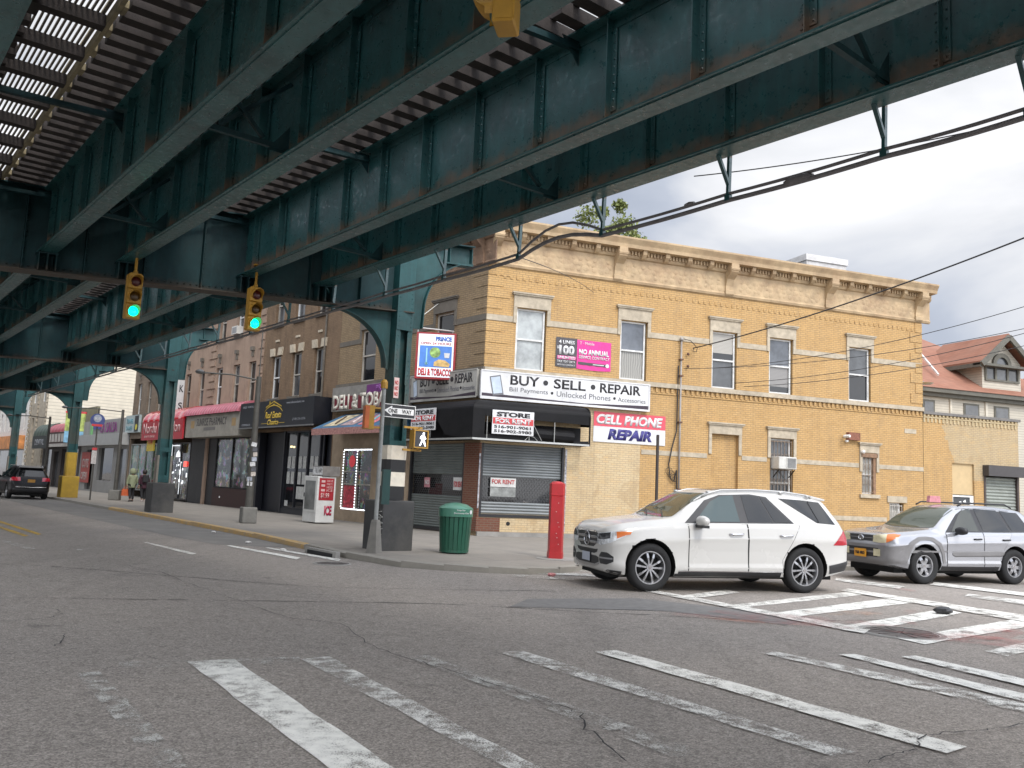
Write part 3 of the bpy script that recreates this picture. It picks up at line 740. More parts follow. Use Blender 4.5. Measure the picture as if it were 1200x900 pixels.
def place(o,parent,rz=0.):
    o.parent=parent; o.rotation_euler=(0,0,R(rz)); return o
WFR=pm('window_frame_white',(.62,.62,.6),.5,dirt=.3); WFRD=pm('window_frame_dingy',(.38,.35,.3),.6,dirt=.4)
G_SKY=glass('glass_sky',(.10,.11,.125)); G_DK=glass('glass_dark',(.012,.013,.015)); G_CUR=glass('glass_curtain',(.32,.31,.28),.25); G_GREY=glass('glass_blind',(.07,.075,.08),.12)
def blindglass(name,col,pitch,z0):
    t=NT(name); x,y,z=t.sep(); f=t.math('FRACT',t.math('DIVIDE',z,pitch)); c=t.mix(t.ramp(f,[(0.,0.),(.25,1.)]),tuple(k*.35 for k in col),col)
    c=t.mix(t.math('GREATER_THAN',z,z0),(.02,.022,.024),c); t.set(color=c,rough=.08,spec=.6); return t.mat
G_BL1=blindglass('glass_half_blind',(.36,.34,.3),.05,6.95); G_BL2=blindglass('glass_full_blind',(.22,.21,.2),.05,5.9)
def drape(name,col):
    t=NT(name); x,y,z=t.sep(); w_=t.node('ShaderNodeTexWave',{'Vector':t.oc(),'Scale':3.5,'Distortion':3.,'Detail':3.}).outputs['Fac']; t.set(color=t.mix(w_,tuple(k*.65 for k in col),col),rough=.12,spec=.6); return t.mat
G_DRP=drape('glass_drape',(.30,.29,.26)); G_BAG=glass('glass_taped_plastic',(.34,.36,.355),.15)
def window(parent,rz,x0,x1,z0,z1,y=.12,up=None,lo=None,fr=None,split=.5,name='window'):
    fr=fr or WFR; m=MB(); w=.06
    m.box(x0,x0+w,y-.03,y+.05,z0,z1); m.box(x1-w,x1,y-.03,y+.05,z0,z1); m.box(x0+w,x1-w,y-.03,y+.05,z0,z0+w); m.box(x0+w,x1-w,y-.03,y+.05,z1-w,z1)
    zm=z0+(z1-z0)*split; m.box(x0+w,x1-w,y-.035,y+.04,zm-.03,zm+.03)
    f=place(m.build(name,fr),parent,rz)
    a=MB(); a.quad((x0+w,y+.01,zm+.03),(x1-w,y+.01,zm+.03),(x1-w,y+.01,z1-w),(x0+w,y+.01,z1-w)); a.build('upper_pane',up or G_SKY,f)
    b=MB(); b.quad((x0+w,y+.03,z0+w),(x1-w,y+.03,z0+w),(x1-w,y+.03,zm-.03),(x0+w,y+.03,zm-.03)); b.build('lower_pane',lo or G_DK,f)
    return f
def lintel(parent,rz,x0,x1,z,h=.42,ear=.55,y=0.,mat=None):
    m=MB(); m.box(x0-.12,x1+.12,y-.06,y-.001,z,z+h); m.box(x0-.17,x1+.17,y-.11,y-.0,z+h,z+h+.05); m.box(x0-.2,x1+.2,y-.14,y-.0,z+h+.051,z+h+.1)
    if ear:
        m.box(x0-.12,x0,y-.05,y-.002,z-ear,z-.001); m.box(x1,x1+.12,y-.05,y-.002,z-ear,z-.001)
    return place(m.build('lintel',mat or STONE),parent,rz)
# ---- corner building
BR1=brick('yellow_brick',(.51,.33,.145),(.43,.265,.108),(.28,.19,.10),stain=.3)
def litemask_side(t,x,z,n):   # cream painted patch at the corner shop
    a=t.math('LESS_THAN',x,5.96); b=t.math('LESS_THAN',z,4.5); return t.math('MULTIPLY',t.math('MULTIPLY',a,b),.95)
BRS=brick('side_brick',(.51,.33,.145),(.43,.265,.108),(.28,.19,.10),stain=.25,lite=((.57,.46,.29),(.51,.40,.245),(.39,.31,.205),litemask_side))
BRM=brick('front_brick',(.27,.195,.115),(.21,.15,.085),(.13,.10,.07),stain=.4,staincol=(.06,.045,.035))  # the side wall's yellow brick with the street's shade put into its colour
BRR=brick('red_brick',(.17,.065,.04),(.12,.045,.03),(.16,.12,.09),stain=.3)
cbuild=empty('corner_building',(CX,CY,0),19.5,'two storey yellow brick corner building with a heavy stone cornice and a shuttered corner shop','building')
W5=[(1.08,2.2),(5.05,6.13),(8.85,9.93),(11.38,12.46),(15.13,16.22)]
holes=[(a,b,5.62,7.74) for a,b in W5]+[(.05,3.05,.72,3.05),(8.88,10.05,.6,3.9),(11.45,12.5,1.35,3.9),(15.75,16.45,1.98,3.5),(17.1,17.82,.25,1.68)]
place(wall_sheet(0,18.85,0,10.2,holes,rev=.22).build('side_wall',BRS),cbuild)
mh=[(-8.2,-7.05,5.62,7.74),(-2.95,-1.8,5.62,7.74),(-5.6,-4.6,5.62,7.74),(-4.1,-.8,.02,3.05),(-9.1,-6.78,.45,2.9),(-6.1,-5.1,.05,2.9)]
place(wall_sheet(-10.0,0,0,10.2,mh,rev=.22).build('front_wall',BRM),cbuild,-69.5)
m=MB(); b1=S2W(0,0); 
# back, far sides and roof in S coordinates
import math as _m
def M2S(x,y):
    a=R(-69.5); return (x*_m.cos(a)-y*_m.sin(a),x*_m.sin(a)+y*_m.cos(a))
pA=M2S(-10.0,0); pB=(pA[0]+14,pA[1]+4); pts=[(0,0),(18.85,0),(18.85,12),pB if False else (14,pA[1]),pA]
for i in range(1,len(pts)-1):
    a,b=pts[i],pts[i+1]; m.quad((a[0],a[1],0),(b[0],b[1],0),(b[0],b[1],10.2),(a[0],a[1],10.2))
place(m.build('rear_wall',BR1),cbuild)
m=MB(); m.quad(*[(p[0],p[1],10.15) for p in pts]); place(m.build('roof',pm('roof_tar',(.06,.06,.06),.9)),cbuild)
for i,(a,b) in enumerate(W5):
    f=window(cbuild,0,a+.02,b-.05,5.62,7.74,y=.1,up=[G_BAG,G_SKY,G_BL1,G_SKY,G_GREY][i],lo=[G_BAG,G_DRP,G_GREY,G_BL2,G_DK][i])
    lintel(cbuild,0,a,b,7.76)
for a,b in ((-8.2,-7.05),(-2.95,-1.8),(-5.6,-4.6)):
    window(cbuild,-69.5,a+.02,b-.02,5.62,7.74,y=.1,up=G_DK,lo=G_DK,fr=WFRD); lintel(cbuild,-69.5,a,b,7.76,mat=pm('grimy_stone_shade',(.12,.105,.085),.9,dirt=.5))
STONE_SH=pm('grimy_stone_shade',(.12,.105,.085),.9,dirt=.5)  # limestone with the street's shade mixed into its colour, plus random dirt
# string courses
def bands(xs,z0,z1,pr,mat,rz=0):
    m=MB()
    for a,b in xs: m.box(a,b,-pr,-.001,z0,z1)
    m.split('string_course',mat,cbuild,rz)
seg=[0]; 
for a,b in W5: seg+=[a-.13,b+.13]
seg.append(18.84)
bands([(seg[i],seg[i+1]) for i in range(0,len(seg),2)],7.22,7.42,.025,STONE)
bands([(0,18.86)],5.44,5.6,.09,STONE)
bands([(6.0,8.7),(10.2,11.3),(12.65,15.6),(16.6,18.85)],3.0,3.17,.02,STONE); bands([(0+6.0,8.85),(12.3,16.95)],.93,1.1,.02,STONE)
bands([(-10,.09)],5.44,5.6,.09,STONE_SH,-69.5); bands([(-10,-8.33),(-6.9,-5.73),(-4.47,-3.08),(-1.67,0)],7.22,7.42,.025,STONE_SH,-69.5)
# corbel table under the sill course
m=MB(); x=6.3
while x<18.8: m.box(x,x+.09,-.05,-.001,5.26,5.43); x+=.21
m.box(6.2,18.84,-.03,-.0015,5.2,5.255); place(m.build('brick_corbels',BR1),cbuild)
m=MB(); x=.3
while x<18.7: m.box(x,x+.1,-.022,-.001,8.72,8.84); x+=.24
place(m.build('brick_dentils',BR1),cbuild)
# quoins
m=MB()
for k in range(9):
    w=.55 if k%2 else .8
    m.box(0,w,-.02,-.001,5.68+k*.39,5.68+k*.39+.33)
for k in range(8):
    w=.35 if k%2 else .62
    m.box(18.85-w,18.852,-.025,-.001,5.75+k*.42,5.75+k*.42+.38)
m.split('quoin',BR1,cbuild)
m=MB()
for k in range(9):
    w=.55 if k%2 else .8
    m.box(-w,0,-.02,-.001,5.68+k*.39,5.68+k*.39+.33)
m.split('quoin',BRM,cbuild,-69.5)
# cornice
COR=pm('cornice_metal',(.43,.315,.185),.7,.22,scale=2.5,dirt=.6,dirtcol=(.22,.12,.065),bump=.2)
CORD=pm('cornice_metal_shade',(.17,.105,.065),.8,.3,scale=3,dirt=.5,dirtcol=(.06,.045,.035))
def cornice(x0,x1,rz,brs,mat,mr=0.):
    m=MB()
    m.prism([(-.0,9.1),(-.06,9.12),(-.09,9.2),(-.05,9.26),(-.05,10.0),(-.12,10.03),(-.16,10.1),(-.16,10.28),(-.46,10.3),(-.48,10.42),(-.5,10.46),(-.58,10.6),(-.58,10.66),(0,10.72)],x0,x1,'x')
    c=place(m.build('cornice',mat),cbuild,rz)
    d=MB(); x=x0+.1
    while x<x1-.1: d.box(x,x+.06,-.23,-.161,10.13,10.27); x+=.13
    d.build('dentils',mat,c)
    for bx in brs:
        b=MB(); w=.16
        P=[(-.05,9.2),(-.1,9.25),(-.12,9.5),(-.2,9.75),(-.36,9.88),(-.46,9.98),(-.5,10.12),(-.5,10.29),(-.05,10.29)]
        b.prism(P,bx-w,bx+w,'x'); b.prism([(-.1,9.15),(-.14,9.2),(-.14,9.34),(-.1,9.36)],bx-w-.02,bx+w+.02,'x')
        b.lathe([(0,-w-.02),(.11,-w-.02),(.11,w+.02),(0,w+.02)],c=(bx,-.4,10.1),n=12,axis='x')
        b.build('bracket',mat,c)
    for i in range(len(brs)-1):
        for k in range(1,5):
            bx=brs[i]+(brs[i+1]-brs[i])*k/5; b=MB(); b.prism([(-.16,10.0),(-.24,10.04),(-.36,10.16),(-.38,10.29),(-.16,10.29)],bx-.08,bx+.08,'x'); b.build('small_bracket',mat,c)
    # relief ornament in the frieze
    o=MB(); x=x0+.4
    while x<x1-.3:
        if all(abs(x-bx)>.35 for bx in brs):
            for k in range(3):
                h=.1+.1*random.random(); o.lathe([(0,-.02),(h*.5,-.012),(h*.8,0)],c=(x+random.uniform(-.08,.08),-.05,9.42+.17*k+random.uniform(-.03,.03)),n=7,axis='y',cap=False)
        x+=.27
    o.build('relief_ornament',mat,c)
    return c
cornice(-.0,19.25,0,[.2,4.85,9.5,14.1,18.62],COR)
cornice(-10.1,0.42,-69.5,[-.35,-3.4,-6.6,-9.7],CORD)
# bricked up opening
m=MB(); m.quad((8.88,.14,.6),(10.05,.14,.6),(10.05,.14,3.9),(8.88,.14,3.9)); place(m.build('brick_infill',BR1),cbuild)
lintel(cbuild,0,8.88,10.05,3.92,h=.32,ear=.75)
RUSTB=pm('window_bars',(.25,.19,.14),.7,.3,scale=10,dirt=.5); WOOD=pm('brown_wood_trim',(.24,.14,.08),.7,.3,scale=8,dirt=.4)
window(cbuild,0,11.47,12.44,1.35,3.9,y=.14,up=G_GREY,lo=G_DK,split=.35); lintel(cbuild,0,11.45,12.5,3.92,h=.32,ear=.75)
def bars(x0,x1,z0,z1,n,y=.03,scroll=False,mat=None):
    m=MB()
    for i in range(n+1): x=x0+(x1-x0)*i/n; m.tube([(x,y,z0),(x,y,z1)],.011,5)
    for z in (z0+.05,(z0+z1)/2,z1-.05): m.box(x0,x1,y-.008,y+.008,z-.012,z+.012)
    if scroll:
        for i in range(n):
            x=x0+(x1-x0)*(i+.5)/n; 
            for zc in (z0+(z1-z0)*.3,z0+(z1-z0)*.72):
                m.tube([(x+.06*math.sin(a*.8)*(.3+.1*a),y,zc+.12*math.cos(a*.8)) for a in range(9)],.009,4)
    place(m.build('window_bars',mat or RUSTB),cbuild); return m
bars(11.5,12.45,1.6,3.85,6,scroll=True)
window(cbuild,0,15.78,16.3,1.98,3.5,y=.14,up=G_CUR,lo=G_CUR); lintel(cbuild,0,15.75,16.45,3.6,h=.3,ear=.75); bars(15.8,16.4,2.0,3.45,4,scroll=True)
m=MB(); m.box(15.68,16.52,-.05,.02,3.42,3.58); place(m.build('wood_trim',WOOD),cbuild)
m=MB(); m.box(15.62,16.58,-.09,0,1.83,1.97); place(m.build('window_sill',STONE),cbuild)
m=MB(); m.box(16.32,16.449,.0,.2,1.99,3.49); place(m.build('window_reveal_board',WOOD),cbuild)
window(cbuild,0,17.12,17.7,.25,1.68,y=.14,up=G_CUR,lo=G_GREY); bars(17.15,17.75,.3,1.62,5,scroll=True,mat=pm('bars_white',(.5,.47,.42),.6,dirt=.4))
m=MB(); m.box(16.98,17.95,-.05,-.001,1.7,1.95); place(m.build('lintel',STONE),cbuild)
m=MB(); m.box(0,18.86,-.12,-.001,0,.14); place(m.build('plinth',CONC),cbuild)
m=MB(); m.box(17.9,18.5,-.015,-.001,4.5,4.68); place(m.build('stone_patch',STONE),cbuild)
# shop shutters
def shutter_mesh(x0,x1,z0,z1,y,pitch=.085,dep=.022):
    m=MB(); n=int((z1-z0)/pitch); sub=6; vs=[]
    for i in range(n*sub+1):
        f=i/sub; z=z0+(z1-z0)*f/n; yy=y-dep*abs(math.sin(math.pi*f))
        vs+=[(x0,yy,z),(x1,yy,z)]
    m.add(vs,[(2*i,2*i+1,2*i+3,2*i+2) for i in range(n*sub)]); return m
SHUT=pm('shutter_grey_green',(.15,.168,.158),.55,.15,scale=1.5,metal=.3,dirt=.45,dirtcol=(.09,.09,.085)); SHUT2=pm('shutter_galvanised',(.17,.185,.19),.5,.15,scale=1.5,metal=.35,dirt=.35,dirtcol=(.12,.12,.12))
def grille(x0,x1,z0,z1,y):
    m=MB(); z=z0; k=0
    while z<z1:
        x=x0+(.06 if k%2 else 0)
        while x<x1-.02: m.box(x,x+.095,y-.01,y,z+.012,z+.022); m.box(x,x+.01,y-.009,y-.001,z,z+.075); x+=.12
        z+=.075; k+=1
    return m
def storefront(rz,x0,x1,z0,z1,b0,b1,sm):
    m=shutter_mesh(x0+.08,x1-.08,b1,z1,.1); sh=place(m.build('roller_shutter',sm),cbuild,rz); 
    m=shutter_mesh(x0+.08,x1-.08,z0,b0,.1); m.build('lower_curtain',sm,sh)
    m=grille(x0+.08,x1-.08,b0,b1,.1); m.build('link_grille',pm('grille_metal',(.07,.07,.07),.5,metal=.3),sh)
    m=MB(); m.quad((x0,.2,z0),(x1,.2,z0),(x1,.2,z1),(x0,.2,z1)); m.build('shop_glass',G_DK,sh)
    m=MB()
    for a in (x0,x1-.08): m.box(a,a+.08,-.02,.12,z0,z1)
    m.box(x0,x1,-.03,.12,z0-.1,z0-.001); m.split('guide_rail',BLACK,sh)
    return sh
s1=storefront(0,.05,3.05,.72,3.05,1.12,1.95,SHUT2); s2=storefront(-69.5,-4.1,-.8,.12,3.05,1.25,1.98,SHUT)
RP=pm('notice_white_small',(.55,.55,.53),.6); RR=pm('notice_red_small',(.45,.07,.07),.6)
m=MB(); m.box(.45,1.35,.08,.088,1.62,1.92); m.build('notice',RP,s1); m=MB(); m.box(.45,1.35,.08,.086,1.3,1.6); m.build('taped_paper',pm('taped_paper',(.25,.26,.25),.7,.4,scale=6),s1)
txt('FOR RENT',.5,1.72,.8,.15,.078,RR,s1,bold=.03)
m=MB(); m.box(-3.25,-2.9,.08,.088,1.5,1.85); m.build('notice',pm('notice_pinkish',(.45,.2,.22),.7,.4,scale=20),s2); txt('NO',-3.2,1.6,.25,.16,.078,RP,s2,bold=.02)
m=MB(); m.box(-1.5,-.95,.08,.088,1.45,1.88); m.build('notice',RP,s2); txt('FOR RENT',-1.46,1.55,.48,.2,.078,RR,s2,bold=.03)
m=MB(); m.box(-.8,0.0,-.03,-.001,0.14,3.05); place(m.build('red_brick_pier',BRR),cbuild,-69.5)
m=MB(); m.box(0.0,.05,-.03,-.001,0.14,3.05); m.box(-.03,.8,-.032,-.0015,.14,.6); place(m.build('red_brick_pier',BRR),cbuild)
m=MB(); m.lathe([(0,-.001),(.07,-.001),(.07,.01)],c=(1.1,-.005,.42),n=12,axis='y'); place(m.build('vent_hole',DARK),cbuild)
m=MB(); m.box(3.07,3.14,-.03,.0,.2,3.0); m.box(-.02,.03,-.05,-.0315,.9,2.7); place(m.build('sticker_strip',pm('sticker_mix',(.3,.3,.32),.6,.8,scale=12)),cbuild)
PANB=pm('beige_render',(.34,.26,.18),.85,.2,scale=2,dirt=.5,dirtcol=(.14,.10,.07))
m=MB(); m.box(-4.9,-4.12,-.04,-.001,.0,3.1); m.box(-10,-9.12,-.04,-.001,0,3.6); m.box(-9.118,-6.76,-.04,-.001,0,.44); m.box(-9.12,-4.95,-.04,-.001,2.92,3.6); m.box(-6.77,-6.11,-.041,-.001,0,2.92); m.split('rendered_pier',PANB,cbuild,-69.5)
# deli window with a chain of small lights
G_DELI=glass('glass_deli',(.03,.03,.03),.08,clutter=(7.,.9,.35))
m=MB(); m.quad((-9.1,.1,.45),(-6.78,.1,.45),(-6.78,.1,2.9),(-9.1,.1,2.9)); dw=place(m.build('deli_window',G_DELI),cbuild,-69.5)
m=MB()
for a in (-9.1,-8.02,-6.84): m.box(a,a+.06,.02,.12,.45,2.9)
for z in (.45,1.45,1.95,2.84): m.box(-9.1,-6.78,.03,.11,z,z+.05)
m.build('mullions',WFRD,dw)
t=NT('led_white'); t.set(color=(.9,.9,1.),emis=(.85,.92,1.),es=2.2); LED=t.mat
m=MB()
def leds(p,q):
    p=Vector(p);q=Vector(q); L=(q-p).length; n=int(L/.11)
    for i in range(n): c=p.lerp(q,(i+.5)/n); m.box(c.x-.022,c.x+.022,c.y-.012,c.y,c.z-.022,c.z+.022)
leds((-9.06,.01,.5),(-9.06,.01,2.85)); leds((-9.06,.01,2.86),(-6.84,.01,2.86)); leds((-6.8,.01,.5),(-6.8,.01,2.85)); leds((-9.06,.01,.48),(-6.84,.01,.48)); leds((-7.98,.01,.5),(-7.98,.01,2.85))
m.build('light_chain',LED,dw)
m=MB(); m.lathe([(.0,-.0),(.24,-.0),(.24,.01)],c=(-8.5,.085,2.4),n=20,axis='y'); m.build('round_neon',pm('neon_red_dull',(.5,.03,.04),.4,es=.3),dw)
POST=pm('poster_red',(.45,.04,.06),.6,.7,scale=9)
m=MB(); m.box(-9.02,-8.05,.075,.09,.52,1.42); m.build('poster',POST,dw)
m=MB(); m.box(-6.1,-5.1,.1,.12,.05,2.9); place(m.build('deli_door',glass('door_dark',(.02,.02,.02))),cbuild,-69.5)
# ---- phone shop signs (things of their own)
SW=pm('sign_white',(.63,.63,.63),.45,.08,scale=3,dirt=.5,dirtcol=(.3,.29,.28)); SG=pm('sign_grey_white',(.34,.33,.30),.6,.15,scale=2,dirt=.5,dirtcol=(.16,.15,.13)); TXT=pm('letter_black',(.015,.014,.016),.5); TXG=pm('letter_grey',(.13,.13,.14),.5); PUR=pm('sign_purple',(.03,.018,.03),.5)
def phone_sign(loc,rz,w,label,mat,dirty=False):
    e=empty('shop_sign',loc,rz,label,'shop sign')
    m=MB(); m.box(0,w,-.18,.0,.0,.92); o=m.build('panel',mat,e)
    m=MB(); m.box(-.02,w+.02,-.2,-.181,-.04,.02); m.box(-.02,w+.02,-.2,-.181,.9,.94); m.box(-.02,.02,-.2,-.181,.021,.899); m.box(w-.02,w+.02,-.2,-.181,.021,.899); m.build('frame',SW if not dirty else SG,e)
    m=MB(); m.prism([(.03,.16),(.03,.06),(w-.04,.03),(w-.04,.16),(w*.6,.07)],-.186,-.182,'y'); m.build('swoosh',PUR,e)
    k=w/6.3
    m=MB(); m.prism([(.28*k,.72),(.66*k,.8),(.8*k,.14),(.42*k,.08)],-.19,-.182,'y'); ph=m.build('phone_picture',TXG,e); m=MB(); m.prism([(.32*k,.69),(.64*k,.75),(.75*k,.2),(.44*k,.15)],-.193,-.1905,'y'); m.build('phone_screen',pm('phone_screen',(.45,.52,.6),.4),ph)
    txt('BUY',1.02*k,.5,1.05*k,.33,-.182,TXT,e,bold=.02); txt('SELL',2.6*k,.5,1.2*k,.33,-.182,TXT,e,bold=.02); txt('REPAIR',4.35*k,.5,1.6*k,.33,-.182,TXT,e,bold=.02)
    m=MB()
    for cx_ in (2.3,4.08): m.lathe([(0,-.006),(.09,-.006),(.09,0)],c=(cx_*k,-.182,.66),n=16,axis='y')
    for cx_ in (2.55,4.92): m.lathe([(0,-.006),(.05,-.006),(.05,0)],c=(cx_*k,-.182,.33),n=12,axis='y')
    m.build('bullet',TXT,e)
    txt('Bill Payments',1.0*k,.23,1.4*k,.19,-.182,TXG,e); txt('Unlocked Phones',2.72*k,.23,2.05*k,.19,-.182,TXG,e); txt('Accessories',5.05*k,.23,1.1*k,.16,-.182,TXG,e)
    return e
phone_sign(S2W(-.12,0,4.55),19.5,6.3,'long white BUY SELL REPAIR shop sign on the bright side wall',SW)
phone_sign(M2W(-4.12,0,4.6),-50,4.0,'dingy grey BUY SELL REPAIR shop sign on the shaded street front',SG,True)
# black torn awning wrapping the corner: frame, cloth remnants
aw=empty('shop_awning',(CX,CY,0),19.5,'torn black shop awning over bare metal poles, wrapping the corner','awning')
CLO=pm('awning_black_cloth',(.006,.006,.007),.6,.4,scale=3,dirt=.12,dirtcol=(.05,.045,.04),bump=.3,spec=.2); ALU=pm('aluminium_pole',(.42,.42,.4),.4,.1,metal=.7)
D=.75
def awn_part(x0,x1,rz,side):
    m=MB(); N=8
    # rounded upper valance: quarter barrel from the wall out to the front
    prof=[(0,4.5)]+[(-D+.22*(1-math.cos(a)) if False else -D*math.sin(a)*1.0,4.12+.36*math.cos(a)) for a in [i/N*math.pi/2 for i in range(N+1)]]
    vs=[]
    for i,(y,z) in enumerate(prof):
        vs+=[(x0(y),y,z),(x1(y),y,z)]
    m.add(vs,[(2*i,2*i+1,2*i+3,2*i+2) for i in range(len(prof)-1)])
    o=place(m.build('valance',CLO),aw,rz)
    f=MB()
    f.box(x0(-D),x1(-D),-D-.02,-D+.02,3.11,3.17)
    place(f.build('bottom_rail',ALU),aw,rz)
# corner mitre offset: the two faces meet at 110.5 deg
mit=D*math.tan(R((180-110.5)/2))*1.0
awn_part(lambda y:y/D*mit*.999+0,lambda y:3.62+.0*y,0,1); awn_part(lambda y:-4.15,lambda y:-y/D*mit*.999,-69.5,0)
m=MB(); m.prism([(0,3.12),(-D,3.12),(-D,4.1),(-D*.92,4.3),(-D*.7,4.42),(0,4.5),(0,4.42),(-D*.55,4.36),(-D*.82,4.2),(-D+.05,3.95),(-D+.05,3.22),(0,3.22)],3.62,3.66,'x')
m.prism([(0,3.8),(-D+.04,3.75),(-D+.04,4.1),(-D*.8,4.3),(0,4.45)],3.615,3.619,'x'); place(m.build('end_cheek',CLO),aw)
def raggy(pts,y,rz): m=MB(); m.prism(pts,y,y+.012,'y'); place(m.build('torn_cloth',CLO),aw,rz)
xm=-mit
raggy([(xm,3.13),(-.12,3.13),(-.1,4.12),(xm,4.14)],-D,0); raggy([(-.12,3.9),(3.6,3.82),(3.6,4.14),(-.1,4.13)],-D,0)
raggy([(-.1,3.12),(1.9,3.14),(1.85,3.3),(1.0,3.4),(-.1,3.3)],-D+.05,0); raggy([(3.1,3.14),(3.6,3.14),(3.6,3.28),(3.05,3.24)],-D+.02,0)
# rolled dark sheet sagging inside
m=MB(); m.tube([(1.3,-.4,3.45),(2.1,-.38,3.42),(2.9,-.42,3.4),(3.12,-.42,3.38)],.24,12); place(m.build('sagging_roll',CLO),aw)
m=MB(); m.box(-.1,3.6,-.06,-.03,3.13,3.75); place(m.build('back_panel',CLO),aw)
m=MB(); m.box(-4.1,0,-.06,-.03,3.13,4.4); m.box(-.001,1.35,-.045,-.0315,3.76,4.4) if False else None; place(m.build('back_panel',CLO),aw,-69.5)
raggy([(-4.15,3.13),(-3.95,3.13),(-3.9,3.95),(-2.4,3.9),(-1.6,3.92),(-1.2,3.5),(-1.0,3.3),(-.3,3.2),(-mit*-0.0,3.13),(mit,3.13),(mit,4.14),(-4.15,4.14)],-D,-69.5)
m=MB()
for x in (-.02,1.45,2.35): m.tube([(x,-D+.03,3.15),(x,-D+.03,3.95)],.016,6)
m.tube([(1.45,-D+.03,3.95),(1.9,-D+.03,3.2)],.012,5); m.tube([(1.3,-D+.02,3.18),(1.45,-D+.02,3.33),(1.62,-D+.02,3.3),(1.75,-D+.02,3.18)],.01,5); m.tube([(0,-.02,4.0),(3.6,-.02,4.0)],.015,5); place(m.build('pole',ALU),aw)
m=MB()
for x in (-2.2,-1.9): m.tube([(x,-D+.03,3.2),(x,-D+.03,3.95)],.016,6)
m.tube([(-2.75,-D-.02,3.15),(-2.5,-D-.02,3.45)],.012,5); m.tube([(-2.3,-D-.02,3.15),(-2.5,-D-.02,3.45)],.012,5); m.tube([(-2.2,-D+.03,3.3),(-1.9,-D+.03,3.3)],.014,5); place(m.build('pole',ALU),aw,-69.5)
# store for rent boards
SRED=pm('rent_red',(.5,.045,.05),.5,.1)
def rent(loc,rz,w,h,label,wr=False):
    e=empty('for_rent_sign',loc,rz,label,'for rent sign')
    m=MB(); m.box(0,w,-.01,0,0,h); m.build('panel',SW,e)
    m=MB(); m.box(.02,w-.02,-.014,-.0105,h*.42,h*.68); m.build('red_band',SRED,e)
    txt('STORE',w*.1,h*.73,w*.8,h*.2,-.011,TXT,e,bold=.05); txt('FOR RENT',w*.07,h*.45,w*.86,h*.2,-.0145,SW,e,bold=.04)
    txt('516-901-9061',w*.05,h*.24,w*.88,h*.13,-.011,TXT,e,bold=.03); txt('516-902-5980',w*.05,h*.06,w*.9,h*.13,-.011,TXT,e,bold=.03)
rent(S2W(.12,-D-.04,3.33),19.5,1.45,.78,'bright STORE FOR RENT sign on the side street half of the black awning')
rent(M2W(-3.0,-D-.04,3.45),-50,1.5,.76,'STORE FOR RENT sign on the shaded main street half of the black awning')
# wireless carrier banner
PK=pm('banner_pink',(.62,.03,.24),.5,.1,scale=3,bump=.6); PKD=pm('banner_charcoal',(.06,.055,.06),.5,.2)
e=empty('banner',S2W(2.57,0,5.86),19.5,'pink and charcoal banner reading NO ANNUAL SERVICE CONTRACT between two upper windows','banner')
def cloth(x0,x1,z0,z1,y,mat,nm,par):
    m=MB(); nx,nz=16,8; vs=[(x0+(x1-x0)*i/nx,y-.02*abs(math.sin(i*.9+j*.7))-.001,z0+(z1-z0)*j/nz-(.03*math.sin(i/nx*3.1) if j==0 else 0)) for j in range(nz+1) for i in range(nx+1)]
    m.add(vs,[(j*(nx+1)+i,j*(nx+1)+i+1,(j+1)*(nx+1)+i+1,(j+1)*(nx+1)+i) for j in range(nz) for i in range(nx)]); return m.build(nm,mat,par,smooth=True)
cloth(0,.8,.0,1.02,-.01,PKD,'dark_half',e); cloth(.8,2.12,-.02,1.0,-.011,PK,'pink_half',e)
Y=-.036
txt('4 LINES',.1,.8,.6,.13,Y,SW,e,bold=.03); txt('$',.04,.6,.06,.12,Y,SW,e,bold=.03); txt('100',.12,.42,.58,.33,Y,SW,e,bold=.05)
m=MB(); m.box(.06,.76,-.036,-.033,.26,.38); m.build('pink_band',PK,e); txt('UNLIMITED',.08,.27,.66,.1,Y-.001,SW,e,bold=.03); txt('TALK TEXT DATA',.06,.14,.68,.08,Y,SW,e,bold=.01); txt('WITH NO CONTRACT',.06,.04,.68,.05,Y,SW,e)
txt('T · Mobile',.9,.84,.55,.1,Y,SW,e); txt('NO ANNUAL',.88,.48,1.15,.2,Y,SW,e,bold=.05); txt('SERVICE CONTRACT',.88,.34,1.18,.11,Y,SW,e,bold=.02)
m=MB(); m.prism([(.85,.13),(2.0,.11),(2.05,.2),(1.5,.21),(.85,.23)],-.036,-.033,'y'); m.build('stripe',PKD,e); txt('metroplus',1.4,.14,.45,.06,Y-.001,SW,e,bold=.03) if False else None
m=MB(); m.lathe([(0,-.004),(.07,-.004),(.07,0)],c=(1.98,-.037,.16),n=14,axis='y'); m.box(1.42,1.85,-.039,-.0365,.15,.18); m.build('round_mark',SW,e)
# cell phone repair banner
e=empty('banner',S2W(4.1,0,3.34),19.5,'red and white CELL PHONE REPAIR banner right of the torn awning','banner')
m=MB(); m.box(0,2.84,-.03,-.01,0,1.06); m.build('white_half',SW,e); m=MB(); m.box(0,2.84,-.034,-.0305,.55,1.06); m.build('red_half',pm('banner_red',(.58,.07,.10),.5,.1),e)
NAVY=pm('letter_navy',(.04,.035,.18),.5)
txt('CELL PHONE',.1,.62,2.62,.36,-.035,SW,e,bold=.05,shear=.2); txt('REPAIR',.55,.1,1.75,.38,-.031,NAVY,e,bold=.06,shear=.2)
